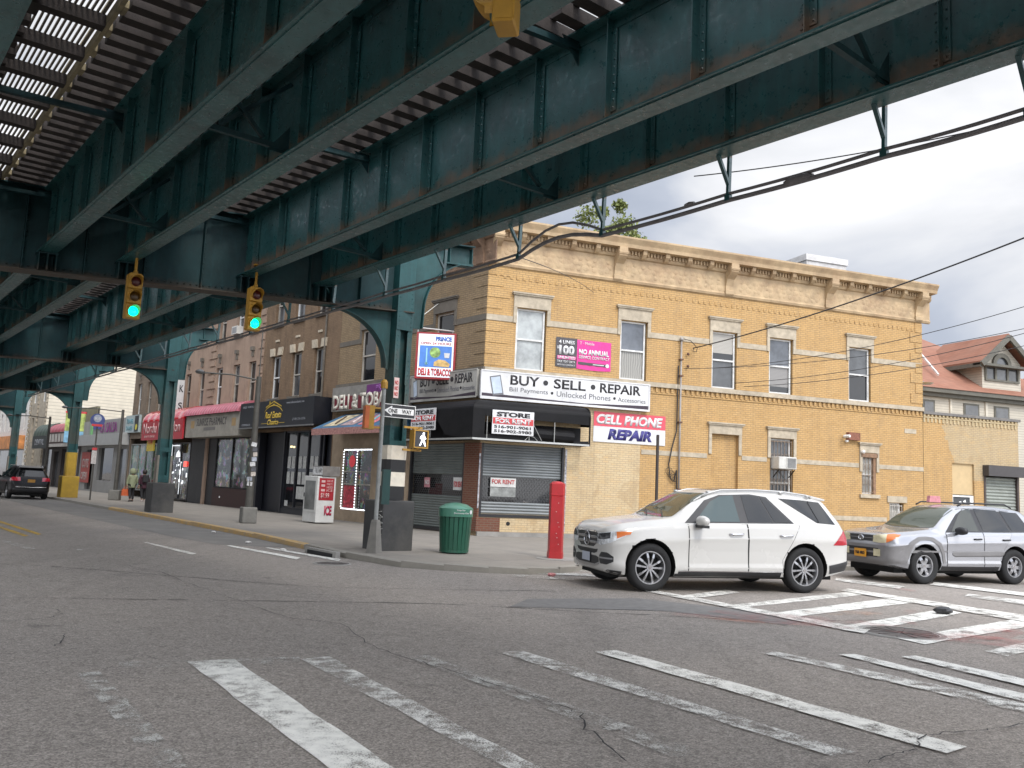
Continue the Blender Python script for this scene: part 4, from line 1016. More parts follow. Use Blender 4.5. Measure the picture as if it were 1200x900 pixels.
# hanging deli sign
e=empty('hanging_sign',M2W(-.05,-.02,5.25),19.5-12,'hanging red edged deli sign with pictures of food above the corner shop','hanging sign')
e.location=M2W(-2.0,-.6,5.25); e.rotation_euler=(0,0,R(3)); e.scale=(1.12,1.12,1.08)
RB=pm('signbox_red',(.3,.02,.025),.4,.15,dirt=.3); PKK=pm('sign_pink_edge',(.7,.25,.25),.5)
m=MB(); m.box(-.62,.62,0,.42,0,1.52); o=m.build('box',RB,e)
t=NT('sign_face_lit'); t.set(color=(.75,.77,.8),rough=.4,emis=(.8,.85,.95),es=.12); FACE=t.mat
m=MB(); m.box(-.55,.55,-.012,-.001,.06,1.46); m.build('face',FACE,e)
SBL=pm('sign_blue',(.08,.22,.6),.4,.15,scale=4); m=MB(); m.box(-.5,.5,-.018,-.0125,.38,1.08); m.build('blue_panel',SBL,e)
txt('PRINCE',-.02,1.24,.5,.15,-.0125,pm('letter_blue',(.03,.12,.5),.5),e,bold=.05); txt('OPEN 24 HOURS',-.48,1.12,.95,.08,-.0125,RR,e,bold=.02)
txt('DELI & TOBACCO',-.52,.1,1.04,.24,-.0125,SRED,e,bold=.05)
m=MB(); m.lathe([(0,-.006),(.17,-.006),(.17,0)],c=(-.02,-.02,.86),n=18,axis='y'); m.build('vegetable_picture',pm('sandwich_green',(.25,.4,.12),.6,.7,scale=9),e)
m=MB(); m.prism([(-.05,.42),(.42,.4),(.46,.5),(.3,.62),(.1,.64),(-.04,.55)],-.028,-.019,'y'); m.build('bread_picture',pm('bread',(.6,.4,.15),.6,.4,scale=9),e)
m=MB(); m.prism([(.28,.7),(.42,.7),(.44,.86),(.26,.86)],-.026,-.019,'y'); m.build('cup_picture',SW,e); m=MB(); m.prism([(-.3,.5),(-.26,.5),(-.26,1.0),(-.3,1.0)],-.026,-.019,'y'); m.lathe([(0,-.01),(.05,-.01)],c=(-.28,-.018,.5),n=10,axis='y'); m.build('hookah_picture',pm('pale_cyan',(.3,.6,.65),.5),e)
m=MB(); m.tube([(-1.1,.2,1.72),(.55,.2,1.62)],.025,6); m.tube([(-.6,.2,1.5),(-.6,.2,1.7)],.02,6); m.tube([(.5,.2,1.5),(.5,.2,1.65)],.02,6); m.tube([(-.9,.2,1.72),(.55,1.25,3.3)],.014,5); m.tube([(-.7,.2,1.7),(1.5,1.0,1.75)],.02,5); m.build('support_pole',ALU,e)
# conduit mast on the side wall
e=empty('service_mast',S2W(7.5,-.02,0),19.5,'grey electrical conduit mast with cable loops on the side wall','conduit')
m=MB(); m.tube([(0,-.07,.2),(0,-.07,7.25)],.035,8); m.lathe([(.06,0),(.07,.08),(.03,.14)],c=(0,-.07,7.22),n=10); m.build('pipe',pm('conduit_grey',(.3,.28,.26),.6,.2,metal=.3,dirt=.5,dirtcol=(.15,.08,.05)),e,smooth=True)
m=MB()
m.tube([(-.1,-.05,6.3),(-.12,-.06,5),(-.13,-.06,3.9),(-.3,-.06,3.3),(-.42,-.06,2.7),(-.35,-.06,2.2),(-.2,-.06,2.1),(-.1,-.06,2.5),(-.06,-.06,1)],.022,6)
m.tube([(0,-.1,7.3),(.35,-.12,7.25),(.5,-.15,7.1),(.62,-.14,7.0),(.58,-.14,6.85),(.45,-.12,6.87),(.5,-.12,7.0)],.014,5)
for k in range(3): m.tube([(-.4+.14*math.cos(a*.9)+k*.1,-.06,2.45-.12*k+.14*math.sin(a*.9)) for a in range(9)],.01,4)
m.build('cable_loop',BLACK,e)
m=MB()
for z in (5.9,6.5,4.2,1.8): m.box(-.07,.07,-.13,0,z,z+.05)
for z in (6.3,6.75): m.lathe([(.03,-.1),(.06,-.05),(.03,0)],c=(.28,-.03,z),n=8,axis='y')
m.split('clamp',pm('rusty_clamp',(.12,.06,.04),.8),e)
# air conditioner in the barred window
e=empty('air_conditioner',S2W(11.95,-.3,2.75),19.5,'white window air conditioner poking out of the barred side window','air conditioner')
ACW=pm('ac_white',(.55,.54,.5),.5,.1,dirt=.4)
m=MB(); m.box(-.4,.4,-.12,.4,0,.46); o=m.build('case',ACW,e); bevel(o,.02,1)
m=MB(); z=.06
while z<.4: m.box(-.02,.34,-.14,-.121,z,z+.018); z+=.033
m.build('louvre',pm('ac_louvre',(.2,.2,.2),.5),e)
m=MB(); m.box(-.05,.38,-.135,-.1215,.03,.05); m.box(-.05,.38,-.135,-.1215,.41,.43); m.box(-.08,-.05,-.135,-.1215,.03,.43); m.build('grille_frame',ACW,e)
m=MB(); m.beam((-.35,-.05,-.02),(-.35,.3,-.3),.03); m.beam((.35,-.05,-.02),(.35,.3,-.3),.03); m.build('bracket',BLACK,e)
# security camera
e=empty('security_camera',S2W(14.95,0,4.05),19.5,'white security camera beside a rusty box high on the side wall','camera')
m=MB(); m.box(.05,.6,-.16,-.01,0,.3); m.build('junction_box',pm('rusty_box',(.2,.08,.05),.8,.4,scale=10),e)
m=MB(); m.lathe([(.05,-.3),(.06,-.28),(.06,0),(.02,.02)],c=(-.14,-.12,.12),n=12,axis='y'); m.lathe([(.0,-.09),(.06,-.07),(.08,0)],c=(-.0,-.08,-.02),n=10); m.beam((-.12,-.05,.12),(.1,-.02,.12),.03); m.build('camera_body',WHITE,e,smooth=True,auto=40)
# small floodlight near lower window
e=empty('wall_light',S2W(15.7,-.02,3.62),19.5,'tiny white wall lamp at the corner of the small barred window','wall lamp')
m=MB(); m.lathe([(.02,-.2),(.07,-.16),(.05,0)],n=10,axis='y'); m.build('lamp',WHITE,e); m=MB(); m.box(-.03,.03,-.02,.02,-.05,.05); m.build('mount',BLACK,e)
# ---- annex
def jag(t,x,z,n):
    # toothed step edge between old yellow and newer cream brick
    row=t.math('FLOOR',t.math('DIVIDE',z,.15)); k=t.math('FRACT',t.math('MULTIPLY',t.math('SINE',t.math('MULTIPLY',row,12.9898)),437.58))
    edge=t.math('ADD',t.math('MULTIPLY',k,.28),t.node('ShaderNodeMapRange',{'Value':z,'From Min':3.2,'From Max':5.4,'To Min':1.5,'To Max':.75}).outputs[0])
    return t.math('MULTIPLY',t.math('GREATER_THAN',x,edge),t.math('GREATER_THAN',z,2.75))
BRA=brick('annex_brick',(.51,.33,.145),(.43,.265,.108),(.28,.19,.10),stain=.25,lite=((.46,.36,.22),(.40,.31,.18),(.3,.24,.16),jag))
an=empty('annex_building',S2W(18.87,0,0),19.5,'low single storey annex with cream brick, a boarded doorway and a roller shutter','building')
wall_sheet(0,5.2,0,5.35,[(1.5,2.68,0,3.42),(3.2,5.15,.05,3.35)],rev=.2).build('front_wall',BRA,an)
m=MB(); m.quad((5.2,0,0),(5.2,9,0),(5.2,9,5.35),(5.2,0,5.35)); m.quad((0,9,0),(5.2,9,0),(5.2,9,5.35),(0,9,5.35)); m.quad((0,.0,5.3),(5.2,.0,5.3),(5.2,9,5.3),(0,9,5.3)); m.build('rear_wall',BR1,an)
m=MB(); m.box(-.02,5.28,-.08,.25,5.35,5.46); m.build('coping',pm('coping_grey',(.16,.15,.14),.8,dirt=.4),an)
m=MB(); m.box(0,5.2,-.035,-.001,5.2,5.26); x=0
while x<5.1: m.box(x,x+.09,-.05,-.001,5.265,5.345); m.box(x,x+.09,-.03,-.001,5.02,5.19); x+=.2
m.build('brick_corbels',brick('cream_brick',(.50,.40,.24),(.44,.35,.2),(.33,.27,.18),stain=.2),an)
m=MB(); m.box(1.5,2.68,.08,.12,2.15,3.42); m.build('transom_board',pm('cream_board',(.5,.37,.2),.7,.08),an)
m=MB(); m.box(1.58,2.5,.1,.14,.0,2.05); dr=m.build('door',pm('door_charcoal',(.05,.055,.06),.5),an)
m=MB(); m.box(1.5,1.58,.05,.16,0,2.12); m.box(2.5,2.68,.05,.16,0,2.12); m.box(1.58,2.5,.05,.16,2.05,2.12); m.build('frame',WHITE,dr)
m=MB(); m.prism([(1.95,1.7),(2.08,1.72),(2.05,1.88),(1.93,1.86)],.09,.099,'y'); m.prism([(2.18,1.76),(2.32,1.82),(2.28,1.95),(2.16,1.88)],.09,.099,'y'); m.build('sticker',WHITE,dr)
m=shutter_mesh(3.3,5.05,.1,2.95,.1,pitch=.13,dep=.04); gs=m.build('roller_shutter',pm('shutter_pale',(.27,.29,.26),.5,.1,metal=.2,dirt=.3),an)
m=MB(); m.box(3.16,5.22,-.3,.02,2.98,3.42); m.build('shutter_housing',pm('housing_dark',(.05,.045,.045),.5,dirt=.3),gs)
m=MB(); m.box(3.2,3.3,-.03,.12,.05,2.97); m.box(5.05,5.15,-.03,.12,.05,2.97); m.split('guide_rail',pm('guide_brown',(.06,.045,.04),.6),gs)
# ---- house with the terracotta roof behind
hs=empty('victorian_house',S2W(0,5,0),19.5,'cream clapboard house with a terracotta shingle roof and arched dormer window behind the annex','house')
def clap(name,col,pitch=.13):
    t=NT(name); x,y,z=t.sep(); f=t.math('FRACT',t.math('DIVIDE',z,pitch)); c=t.mix(t.ramp(t.noise(2,5),[(.3,0.),(.7,1.)]),tuple(k*.85 for k in col),col)
    c=t.mix(t.ramp(f,[(.0,.0),(.86,0.),(.93,1.)]),c,tuple(k*.45 for k in col)); t.set(color=c,rough=.7); t.bump(f,-.6,.02); return t.mat
CLAP=clap('clapboard_cream',(.50,.46,.38)); TRIM=pm('trim_olive',(.11,.105,.085),.7,dirt=.3); 
def shingle():
    t=NT('terracotta_shingles'); x,y,z=t.sep(); vec=t.node('ShaderNodeCombineXYZ',{'X':t.math('ADD',x,t.math('MULTIPLY',y,.7)),'Y':z,'Z':0.}).outputs[0]
    br=t.node('ShaderNodeTexBrick',{'Vector':vec,'Color1':(.27,.115,.07,1),'Color2':(.21,.09,.055,1),'Mortar':(.17,.06,.035,1),'Scale':1.,'Mortar Size':.006,'Brick Width':.3,'Row Height':.12})
    c=t.mix(t.ramp(t.noise(.8,6),[(.35,0.),(.7,.5)]),br.outputs['Color'],(.30,.16,.11)); t.set(color=c,rough=.85); t.bump(br.outputs['Fac'],-.4,.02); return t.mat
SHN=shingle()
m=MB(); m.box(21,33.5,.0,12,0,7.1); m.build('walls',CLAP,hs)
m=MB(); m.box(20.6,33.9,-.45,12.4,7.1,7.3); m.box(20.8,33.7,-.25,12.2,6.92,7.099); m.build('eave',TRIM,hs)
ap=[(27.0,5.5,11.9),(26.4,7.5,12.0)]
m=MB(); A=(20.5,-.5,7.302);B=(34,-.5,7.302);Cc=(34,12.5,7.302);Dd=(20.5,12.5,7.302); T1=(25.8,5.6,11.75);T2=(28,6.2,11.75)
m.add([A,B,Cc,Dd,T1,T2],[(0,1,5,4),(1,2,5),(2,3,4,5),(3,0,4)]); m.build('roof',SHN,hs)
dm=MB(); dm.prism([(27.75,7.55),(30.35,7.55),(30.35,9.0),(29.05,10.1),(27.75,9.0)],-.02,4.0,'y'); d=dm.build('dormer',CLAP,hs)
m=MB(); 
for a,b in (((27.2,8.78),(29.05,10.32)),((30.9,8.78),(29.05,10.32))):
    m.add([(a[0],-.5,a[1]),(b[0],-.5,b[1]),(b[0],3.6,b[1]),(a[0],3.6,a[1]),(a[0],-.5,a[1]+.12),(b[0],-.5,b[1]+.12),(b[0],3.6,b[1]+.12),(a[0],3.6,a[1]+.12)],[(0,1,2,3),(4,7,6,5),(0,4,5,1),(1,5,6,2),(2,6,7,3),(3,7,4,0)])
m.build('dormer_roof',SHN,d)
m=MB()
for a,b in (((27.2,8.72),(29.05,10.26)),((30.9,8.72),(29.05,10.26))): m.beam((a[0],-.52,a[1]),(b[0],-.52,b[1]),.12,.26)
m.box(27.15,30.95,-.45,-.03,8.7,8.82); m.box(27.15,27.3,-.45,3.4,8.6,8.8); m.build('bargeboard',TRIM,d)
m=MB(); m.box(27.9,30.2,-.1,-.021,8.0,8.1); m.box(27.9,30.2,-.12,-.021,8.72,8.8)
for x in (27.9,28.55,29.35,30.08): m.box(x,x+.12,-.09,-.021,8.1,8.72)
N=10
for i in range(N):
    a0=math.pi*i/N;a1=math.pi*(i+1)/N; c=(29.01,8.85)
    m.prism([(c[0]+.62*math.cos(a0),c[1]+.62*math.sin(a0)),(c[0]+.62*math.cos(a1),c[1]+.62*math.sin(a1)),(c[0]+.4*math.cos(a1),c[1]+.4*math.sin(a1)),(c[0]+.4*math.cos(a0),c[1]+.4*math.sin(a0))],-.14,-.021,'y')
pw=m.build('palladian_window',TRIM,d)
m=MB()
for a,b in ((28.02,28.55),(29.47,30.08)): m.quad((a,-.03,8.1),(b,-.03,8.1),(b,-.03,8.72),(a,-.03,8.72))
m.prism([(28.67,8.1),(29.35,8.1)]+[(29.01+.4*math.cos(math.pi*i/8),8.85+.4*math.sin(math.pi*i/8)) for i in range(9)],-.04,-.025,'y'); m.build('pane',G_GREY,pw)
for a,b in ((23.9,24.65),(26.5,27.5),(28.5,29.5)):
    m=MB(); m.box(a,b,-.04,-.001,6.05,6.75); w_=m.build('window',TRIM,hs); q=MB(); q.box(a+.1,b-.1,-.05,-.041,6.12,6.66); q.build('pane',G_GREY,w_)
m=MB(); m.box(27.9,28.05,-.06,0,5,6.9); m.box(25.6,25.72,-.06,0,5,6.9); m.split('corner_board',pm('cream_trim',(.5,.46,.38),.6),hs)
m=MB(); m.beam((25.3,.35,8.1),(25.9,2.2,9.6),.06,.1); m.build('valley_flashing',WHITE,hs)
e=empty('tv_aerial',S2W(22.1,3.6,7.0),19.5,'thin metal roof aerial in front of the terracotta roof','aerial')
m=MB(); m.tube([(0,0,-1.65),(0,0,1.4)],.02,5); m.tube([(-.3,0,.5),(.5,0,.35)],.015,4); m.tube([(0,0,.9),(.35,0,.3)],.012,4)
m.build('mast',ALU,e); m=MB(); m.lathe([(0,0),(.25,.02),(.35,.08)],c=(.5,-.1,.2),n=12); m.build('dish',ALU,e)
hs2=copy_tree(hs); hs2.location=S2W(17,5.2,0); hs2['label']='second cream clapboard house with a terracotta roof, beyond the right edge of the picture'
# roof box on the corner building
e=empty('chimney',S2W(15.1,2.5,10.15),19.5,'pale box shaped chimney stack peeking over the cornice','chimney')
m=MB(); m.box(0,2.1,0,1.4,0,1.75); m.build('stack',pm('pale_render',(.5,.49,.48),.8),e); m=MB(); m.box(-.06,2.16,-.06,1.46,1.751,2.02); m.build('cap',pm('pale_cap',(.55,.54,.53),.8),e)
# ================================================================== ROW ALONG THE MAIN STREET
def render_wall(name,col,staincol,st=.5,row=None):
    t=NT(name); x,y,z=t.sep(); vec=t.node('ShaderNodeCombineXYZ',{'X':t.math('ADD',x,y),'Y':z,'Z':0.}).outputs[0]
    c=t.mix(t.ramp(t.noise(1.2,7,.7),[(.3,0.),(.7,1.)]),tuple(k*.8 for k in col),tuple(k*1.15 for k in col))
    sm=t.node('ShaderNodeMapping',{'Vector':t.oc(),'Scale':(1.6,1.6,.35)}).outputs[0]
    c=t.mix(t.ramp(t.noise(1.,8,.75,vec=sm),[(.5,0.),(.75,st)]),c,staincol)
    if row:
        br=t.node('ShaderNodeTexBrick',{'Vector':vec,'Color1':(1,1,1,1),'Color2':(.8,.8,.8,1),'Mortar':(.6,.58,.55,1),'Scale':1.,'Mortar Size':.008,'Brick Width':.22,'Row Height':row})
        c=t.mix(.8,c,br.outputs['Color'],'MULTIPLY')
    t.set(color=c,rough=.88,spec=.25); t.bump(t.noise(14,5),.3,.01); return t.mat
PINKW=render_wall('pinkish_render',(.30,.215,.16),(.10,.07,.055),.6)
BROWNW=render_wall('brown_brick_row',(.20,.135,.085),(.05,.04,.032),.75,.075)
TANW=render_wall('tan_brick_row',(.20,.155,.115),(.08,.06,.05),.5,.075)
def rowhouse(name,x0,x1,H,mat,label,wins,sill2=5.35,top2=7.4,sill3=8.95,top3=10.9,lint=None,quoin=False,depth=12,keystone=False):
    e=empty('row_house',M2W(x0,0,0),-50,label,'building')
    w=x1-x0; hs=[]
    for c,ww in wins:
        hs+=[(c-x0-ww/2,c-x0+ww/2,sill2,top2),(c-x0-ww/2,c-x0+ww/2,sill3,top3)]
    hs.append((.15,w-.15,.0,3.75))
    wall_sheet(0,w,0,H,hs,rev=.3).build('front_wall',mat,e)
    m=MB(); m.quad((0,0,0),(0,depth,0),(0,depth,H),(0,0,H)); m.quad((w,0,0),(w,depth,0),(w,depth,H),(w,0,H)); m.quad((0,depth,0),(w,depth,0),(w,depth,H),(0,depth,H)); m.quad((0,0,H-.05),(w,0,H-.05),(w,depth,H-.05),(0,depth,H-.05)); m.build('rear_wall',mat,e)
    m=MB(); m.prism([(0,H-.7),(-.1,H-.65),(-.12,H-.3),(-.45,H-.2),(-.5,H),(0,H+.05)],0,w,'x'); m.build('cornice',CORD,e)
    for i,(a,b,c,d) in enumerate(hs[:-1]):
        window(e,0,a,b,c,d,y=.16,up=random.choice([G_DK,G_GREY,G_DK]),lo=random.choice([G_DK,G_GREY]),fr=WFRD if i%3 else WFR)
        m=MB(); m.box(a-.08,b+.08,-.1,.02,c-.14,c-.001); m.build('window_sill',STONE_SH,e)
        if keystone:
            m=MB(); m.prism([(a-.16,d+.02),(a+.3,d+.02),(a+.24,d+.4),(a-.22,d+.4)],-.07,-.001,'y'); m.prism([(b-.3,d+.02),(b+.16,d+.02),(b+.22,d+.4),(b-.24,d+.4)],-.07,-.001,'y'); m.box(a+.28,b-.28,-.05,-.002,d+.7,d+.8) ; m.build('lintel',STONE,e)
        else:
            m=MB(); m.box((a+b)/2-.14,(a+b)/2+.14,-.14,-.001,d+.55,d+.75); m.box((a+b)/2-.08,(a+b)/2+.08,-.08,-.001,d+.25,d+.549); m.build('ornament',STONE_SH,e)
    if quoin:
        for xx in (0,w-.001):
            m=MB(); z=4.2;k=0
            while z<H-1:
                L=.6 if k%2 else .38
                m.box(xx,xx+(L if xx<.1 else -L),-.06,-.001,z,z+.3); z+=.42;k+=1
            m.split('quoin',mat,e)
    return e
re_=rowhouse('brown',-17.7,-10.02,12.1,BROWNW,'three storey brown brick row house above the black real estate office',[(-16.2,.95),(-14.05,.95),(-11.85,.95)],keystone=True)
ph_=rowhouse('pinkA',-24.35,-17.72,12.1,PINKW,'three storey pinkish row house above the pharmacy, next to the brown one',[(-23.3,.85),(-21.0,.85),(-19.0,.85)],quoin=True)
nb_=rowhouse('pinkB',-31.6,-24.37,12.1,PINKW,'three storey pinkish row house farther along, above the red nail salon awning',[(-30.2,.85),(-28.0,.85),(-25.9,.85)],quoin=True)
tb_=rowhouse('tan',-38.2,-31.62,12.1,TANW,'three storey tan row house beside the pale clapboard wall',[(-37.0,.8),(-35.0,.8),(-33.0,.8)])
m=MB(); m.tube([(6.4,-.05,4),(6.4,-.05,11.5)],.05,6); m.build('drainpipe',STONE_SH,re_)
# window air conditioners
def small_ac(loc,rz,label):
    e=empty('air_conditioner',loc,rz,label,'air conditioner')
    m=MB(); m.box(-.35,.35,-.3,.15,0,.42); m.build('case',ACW,e); m=MB(); m.box(-.27,.27,-.31,-.301,.06,.36); m.build('grille',pm('ac_louvre',(.2,.2,.2),.5),e); return e
small_ac(M2W(-21.0,0,8.98),-50,'white air conditioner in a top floor window of the pinkish house above the pharmacy')
small_ac(M2W(-30.2,0,5.4),-50,'white air conditioner in the window behind the projecting sign past the second steel column')
# ---- real estate office front
def shopfront(parent,x0,items,base=None): pass
BLK=pm('sign_field_black',(.006,.007,.011),.35,.2,dirt=.1); GOLD=pm('letter_gold',(.5,.34,.03),.4,.1)
e=empty('shop_sign',M2W(-17.85,0,-.12),-50,'black projecting real estate sign with a gold house logo','shop sign')
m=MB(); m.box(0,7.6,-.9,-.02,4.02,5.2); m.build('box',BLK,e)
m=MB(); m.box(0,7.6,-.93,-.85,3.96,4.019); m.build('bottom_trim',pm('trim_steel',(.2,.2,.2),.4,metal=.6),e)
LG=MB(); Y=-.905
def arc(cx,cz,r,a0,a1,t_,n=12):
    for i in range(n):
        b0=a0+(a1-a0)*i/n;b1=a0+(a1-a0)*(i+1)/n
        w0=t_*math.sin(math.pi*i/n)+.006; w1=t_*math.sin(math.pi*(i+1)/n)+.006
        LG.prism([(cx+(r-w0)*math.cos(b0),cz+(r-w0)*math.sin(b0)*.6),(cx+(r-w1)*math.cos(b1),cz+(r-w1)*math.sin(b1)*.6),(cx+(r+w1)*math.cos(b1),cz+(r+w1)*math.sin(b1)*.6),(cx+(r+w0)*math.cos(b0),cz+(r+w0)*math.sin(b0)*.6)],Y-.01,Y,'y')
cx_=3.7
arc(cx_,4.28,1.15,R(35),R(145),.035)
for a,b in (((cx_-.8,4.9),(cx_,5.15)),((cx_+.8,4.9),(cx_,5.15))): LG.beam((a[0],Y,a[1]),(b[0],Y,b[1]),.012,.04)
LG.box(cx_-.45,cx_-.38,Y-.01,Y,5.05,5.17); LG.box(cx_-.07,cx_+.07,Y-.01,Y,4.96,5.04); LG.beam((cx_-1.2,Y,4.16),(cx_-.6,Y,4.16),.012,.02); LG.beam((cx_+.6,Y,4.16),(cx_+1.2,Y,4.16),.012,.02)
LG.build('house_logo',GOLD,e)
txt('Real Estate',cx_-.85,4.38,1.7,.3,Y,GOLD,e,bold=.02,shear=.3); txt('Classics',cx_-.55,4.08,1.15,.25,Y,GOLD,e,bold=.02,shear=.3)
GL=pm('letter_dim_grey',(.22,.23,.25),.5)
txt('www.realestateclassics.com',5.0,4.98,1.7,.1,Y,GL,e); txt('(718) 276-5376',5.7,4.2,1.2,.13,Y,GL,e); txt('SALES · RENTALS',.3,4.95,1.3,.1,Y,GL,e); txt('COMMERCIAL',.3,4.1,1.0,.1,Y,GL,e)
# storefront glazing, doors: parts of each row house
def M_(x,par): return x
NAVYF=pm('storefront_navy',(.008,.009,.014),.45,.2); BRNF=pm('storefront_brown',(.035,.014,.012),.6,.3); PAPR=pm('listing_paper',(.42,.42,.40),.7,.25,scale=9)
def fr(parent,x0,ax,bx,z0,z1,y,gl,nm,bars_,fm):
    m=MB(); m.quad((ax-x0,y,z0),(bx-x0,y,z0),(bx-x0,y,z1),(ax-x0,y,z1)); g=m.build(nm,gl,parent)
    m=MB()
    for b in bars_: m.box(b-x0,b-x0+.09,y-.06,y-.001,z0,z1)
    m.box(ax-x0,bx-x0,y-.06,y-.001,z1-.08,z1); m.box(ax-x0,bx-x0,y-.062,y-.001,z0,z0+.06); m.build('mullions',fm,g); return g
X0=-17.7
G_OFF=glass('glass_office',(.012,.013,.016),.05)
g=fr(re_,X0,-14.6,-10.9,.25,3.75,.1,G_OFF,'shop_window',(-14.6,-13.5,-12.4,-11.3,-10.99),NAVYF)
m=MB()
for bx in (-14.35,-13.25,-12.15):
    for k,z in enumerate((2.05,1.35)):
        for j in (0,.42): m.box(bx+j-X0,bx+j+.3-X0,.08,.095,z,z+.55)
for bx in (-13.3,-12.2): m.box(bx-X0,bx+.75-X0,.08,.094,.7,1.25)
m.box(-14.4-X0,-14.1-X0,.08,.095,.35,.6); m.build('listing_sheet',PAPR,g)
t=NT('bulb'); t.set(color=(1,.8,.4),emis=(1,.8,.4),es=1.2)
m=MB(); m.box(-14.2-X0,-14.0-X0,.08,.095,3.0,3.08); m.box(-13.9-X0,-13.75-X0,.08,.095,2.98,3.06); m.build('lit_lamp',t.mat,g)
m=MB(); m.box(-17.5-X0,-14.62-X0,.35,.45,0,3.75); m.box(-10.9-X0,-10.1-X0,.2,.3,0,3.75); m.split('recess_wall',NAVYF,re_)
m=MB(); m.box(-17.6-X0,-17.3-X0,-.05,.3,0,3.75); m.box(-14.75-X0,-14.6-X0,-.02,.35,0,3.75); m.split('pilaster',NAVYF,re_)
m=MB(); m.box(-14.6-X0,-10.9-X0,.0,.25,0,.24); m.build('stall_riser',NAVYF,re_)
# ---- pharmacy front
G_SHOP=glass('glass_shop_clutter',(.06,.065,.06),.06,clutter=(4.5,.6,.5))
X0=-24.35
g=fr(ph_,X0,-22.95,-18.4,.95,3.6,.1,G_SHOP,'shop_window',(-22.95,-20.8,-18.5),DARK)
m=MB(); m.box(-22.95-X0,-18.4-X0,-.0,.2,.0,.94); m.build('stall_riser',BRNF,ph_)
m=MB(); m.box(-21.9-X0,-21.8-X0,-.02,-.001,.42,.52); m.build('dot_mark',WHITE,ph_)
m=MB(); m.box(-24.2-X0,-22.96-X0,.1,.2,0,3.7); m.build('shop_door',pm('door_near_black',(.012,.012,.014),.5),ph_)
m=MB(); m.box(-18.39-X0,-17.73-X0,-.03,.2,0,3.9); m.build('pilaster',pm('pilaster_brown',(.07,.05,.045),.7,.3),ph_)
PHS=pm('pharmacy_cream',(.27,.25,.21),.7,.2,scale=2,dirt=.3); AWR=pm('awning_maroon',(.36,.11,.14),.35,.2,scale=3)
e=empty('shop_sign',M2W(-25.35,0,-.1),-50,'weathered cream pharmacy sign box with dark worn lettering','shop sign')
m=MB(); m.box(0,7.3,-.85,-.02,3.66,4.83); m.build('box',PHS,e)
txt('SUNRISE PHARMACY',1.65,4.25,4.1,.4,-.855,pm('letter_faded_black',(.05,.045,.045),.7),e,bold=.0)
m=MB(); m.box(2.7,4.3,-.858,-.851,4.0,4.16); m.build('small_line',pm('letter_faded_grey',(.14,.13,.12),.7),e)
m=MB(); m.box(.8,1.3,-.858,-.851,4.15,4.55); m.box(6.4,6.9,-.858,-.851,4.15,4.55); m.build('orange_emblem',pm('emblem_orange',(.33,.22,.1),.7),e)
def barrel(loc,w,z0,z1,dep,mat,label,scal=False):
    e=empty('shop_awning',loc,-50,label,'awning'); m=MB(); N=8; vs=[]
    nx=max(2,int(w/.12))
    for j in range(N+1):
        a=j/N*math.pi/2
        for i in range(nx+1):
            pr=(.09*abs(math.sin(i*math.pi/3)) if scal else .012*math.sin(i*.7))
            vs.append((w*i/nx,-dep*math.sin(a)-pr,z0+(z1-z0)*math.cos(a)))
    m.add(vs,[(j*(nx+1)+i,j*(nx+1)+i+1,(j+1)*(nx+1)+i+1,(j+1)*(nx+1)+i) for j in range(N) for i in range(nx)])
    for xx in (0,w):
        n0=len(m.v); m.add([(xx,0,z0)]+[(xx,-dep*math.sin(j/N*math.pi/2),z0+(z1-z0)*math.cos(j/N*math.pi/2)) for j in range(N+1)],[(0,j+1,j+2) for j in range(N)])
    m.build('canopy',mat,e,smooth=True,auto=50); return e
barrel(M2W(-25.35,0,-.1),7.3,4.84,5.45,.95,AWR,'maroon scalloped canopy running over the cream pharmacy sign',True)
# ---- nail salon
RSH=pm('awning_glossy_red',(.48,.012,.02),.18,.1,scale=3,coat=.6)
e=barrel(M2W(-32.5,0,-.1),7.1,4.72,5.5,1.0,RSH,'glossy red barrel awning of the nail salon')
m=MB(); m.box(0,7.1,-1.0,-.9,3.6,4.719); m.build('valance_board',pm('salon_red',(.36,.02,.03),.4,.15),e)
SP=pm('letter_pale_pink',(.55,.38,.36),.5); txt('Nordu Nail Salon',.3,4.0,6.4,.62,-1.003,SP,e,bold=.01); txt('BEAUTY CENTER',.6,3.75,1.9,.13,-1.003,SP,e)
X0=-31.6
t=NT('shop_glow'); t.set(color=(.9,.9,.9),emis=(.9,.95,1.),es=.55); SLT=t.mat
g=fr(nb_,X0,-30.0,-26.9,.1,3.4,.15,glass('glass_salon',(.05,.05,.05),.06,clutter=(4.,.4,.45)),'shop_window',(-30.0,-28.5,-27.0),BLACK)
m=MB()
for a,b,c,d in ((-29.95,-29.9,.2,3.3),(-28.3,-28.25,.4,2.3),(-29.9,-28.7,3.2,3.25)): m.box(a-X0,b-X0,.07,.085,c,d)
m.prism([(-29.2-X0,2.55),(-28.5-X0,2.55),(-28.55-X0,2.75),(-28.8-X0,2.95),(-29.1-X0,2.8)],.07,.085,'y')
for k in range(16): xx=random.uniform(-29.7,-27.2)-X0; zz=random.uniform(.9,2.4); m.box(xx,xx+random.uniform(.05,.22),.07,.085,zz,zz+random.uniform(.06,.3))  # random boxes are goods; their glow stands in for shop light on them
m.build('lit_strip_goods',SLT,g)
t=NT('open_red'); t.set(color=(.8,.05,.05),emis=(1,.08,.06),es=1.5); m=MB(); m.box(-27.75-X0,-27.3-X0,.07,.085,2.0,2.3); m.build('lit_red_sign',t.mat,g)
m=MB(); m.box(-26.85-X0,-24.5-X0,.1,.2,0,3.7); m.build('shop_door',pm('door_near_black',(.012,.012,.014),.5),nb_)
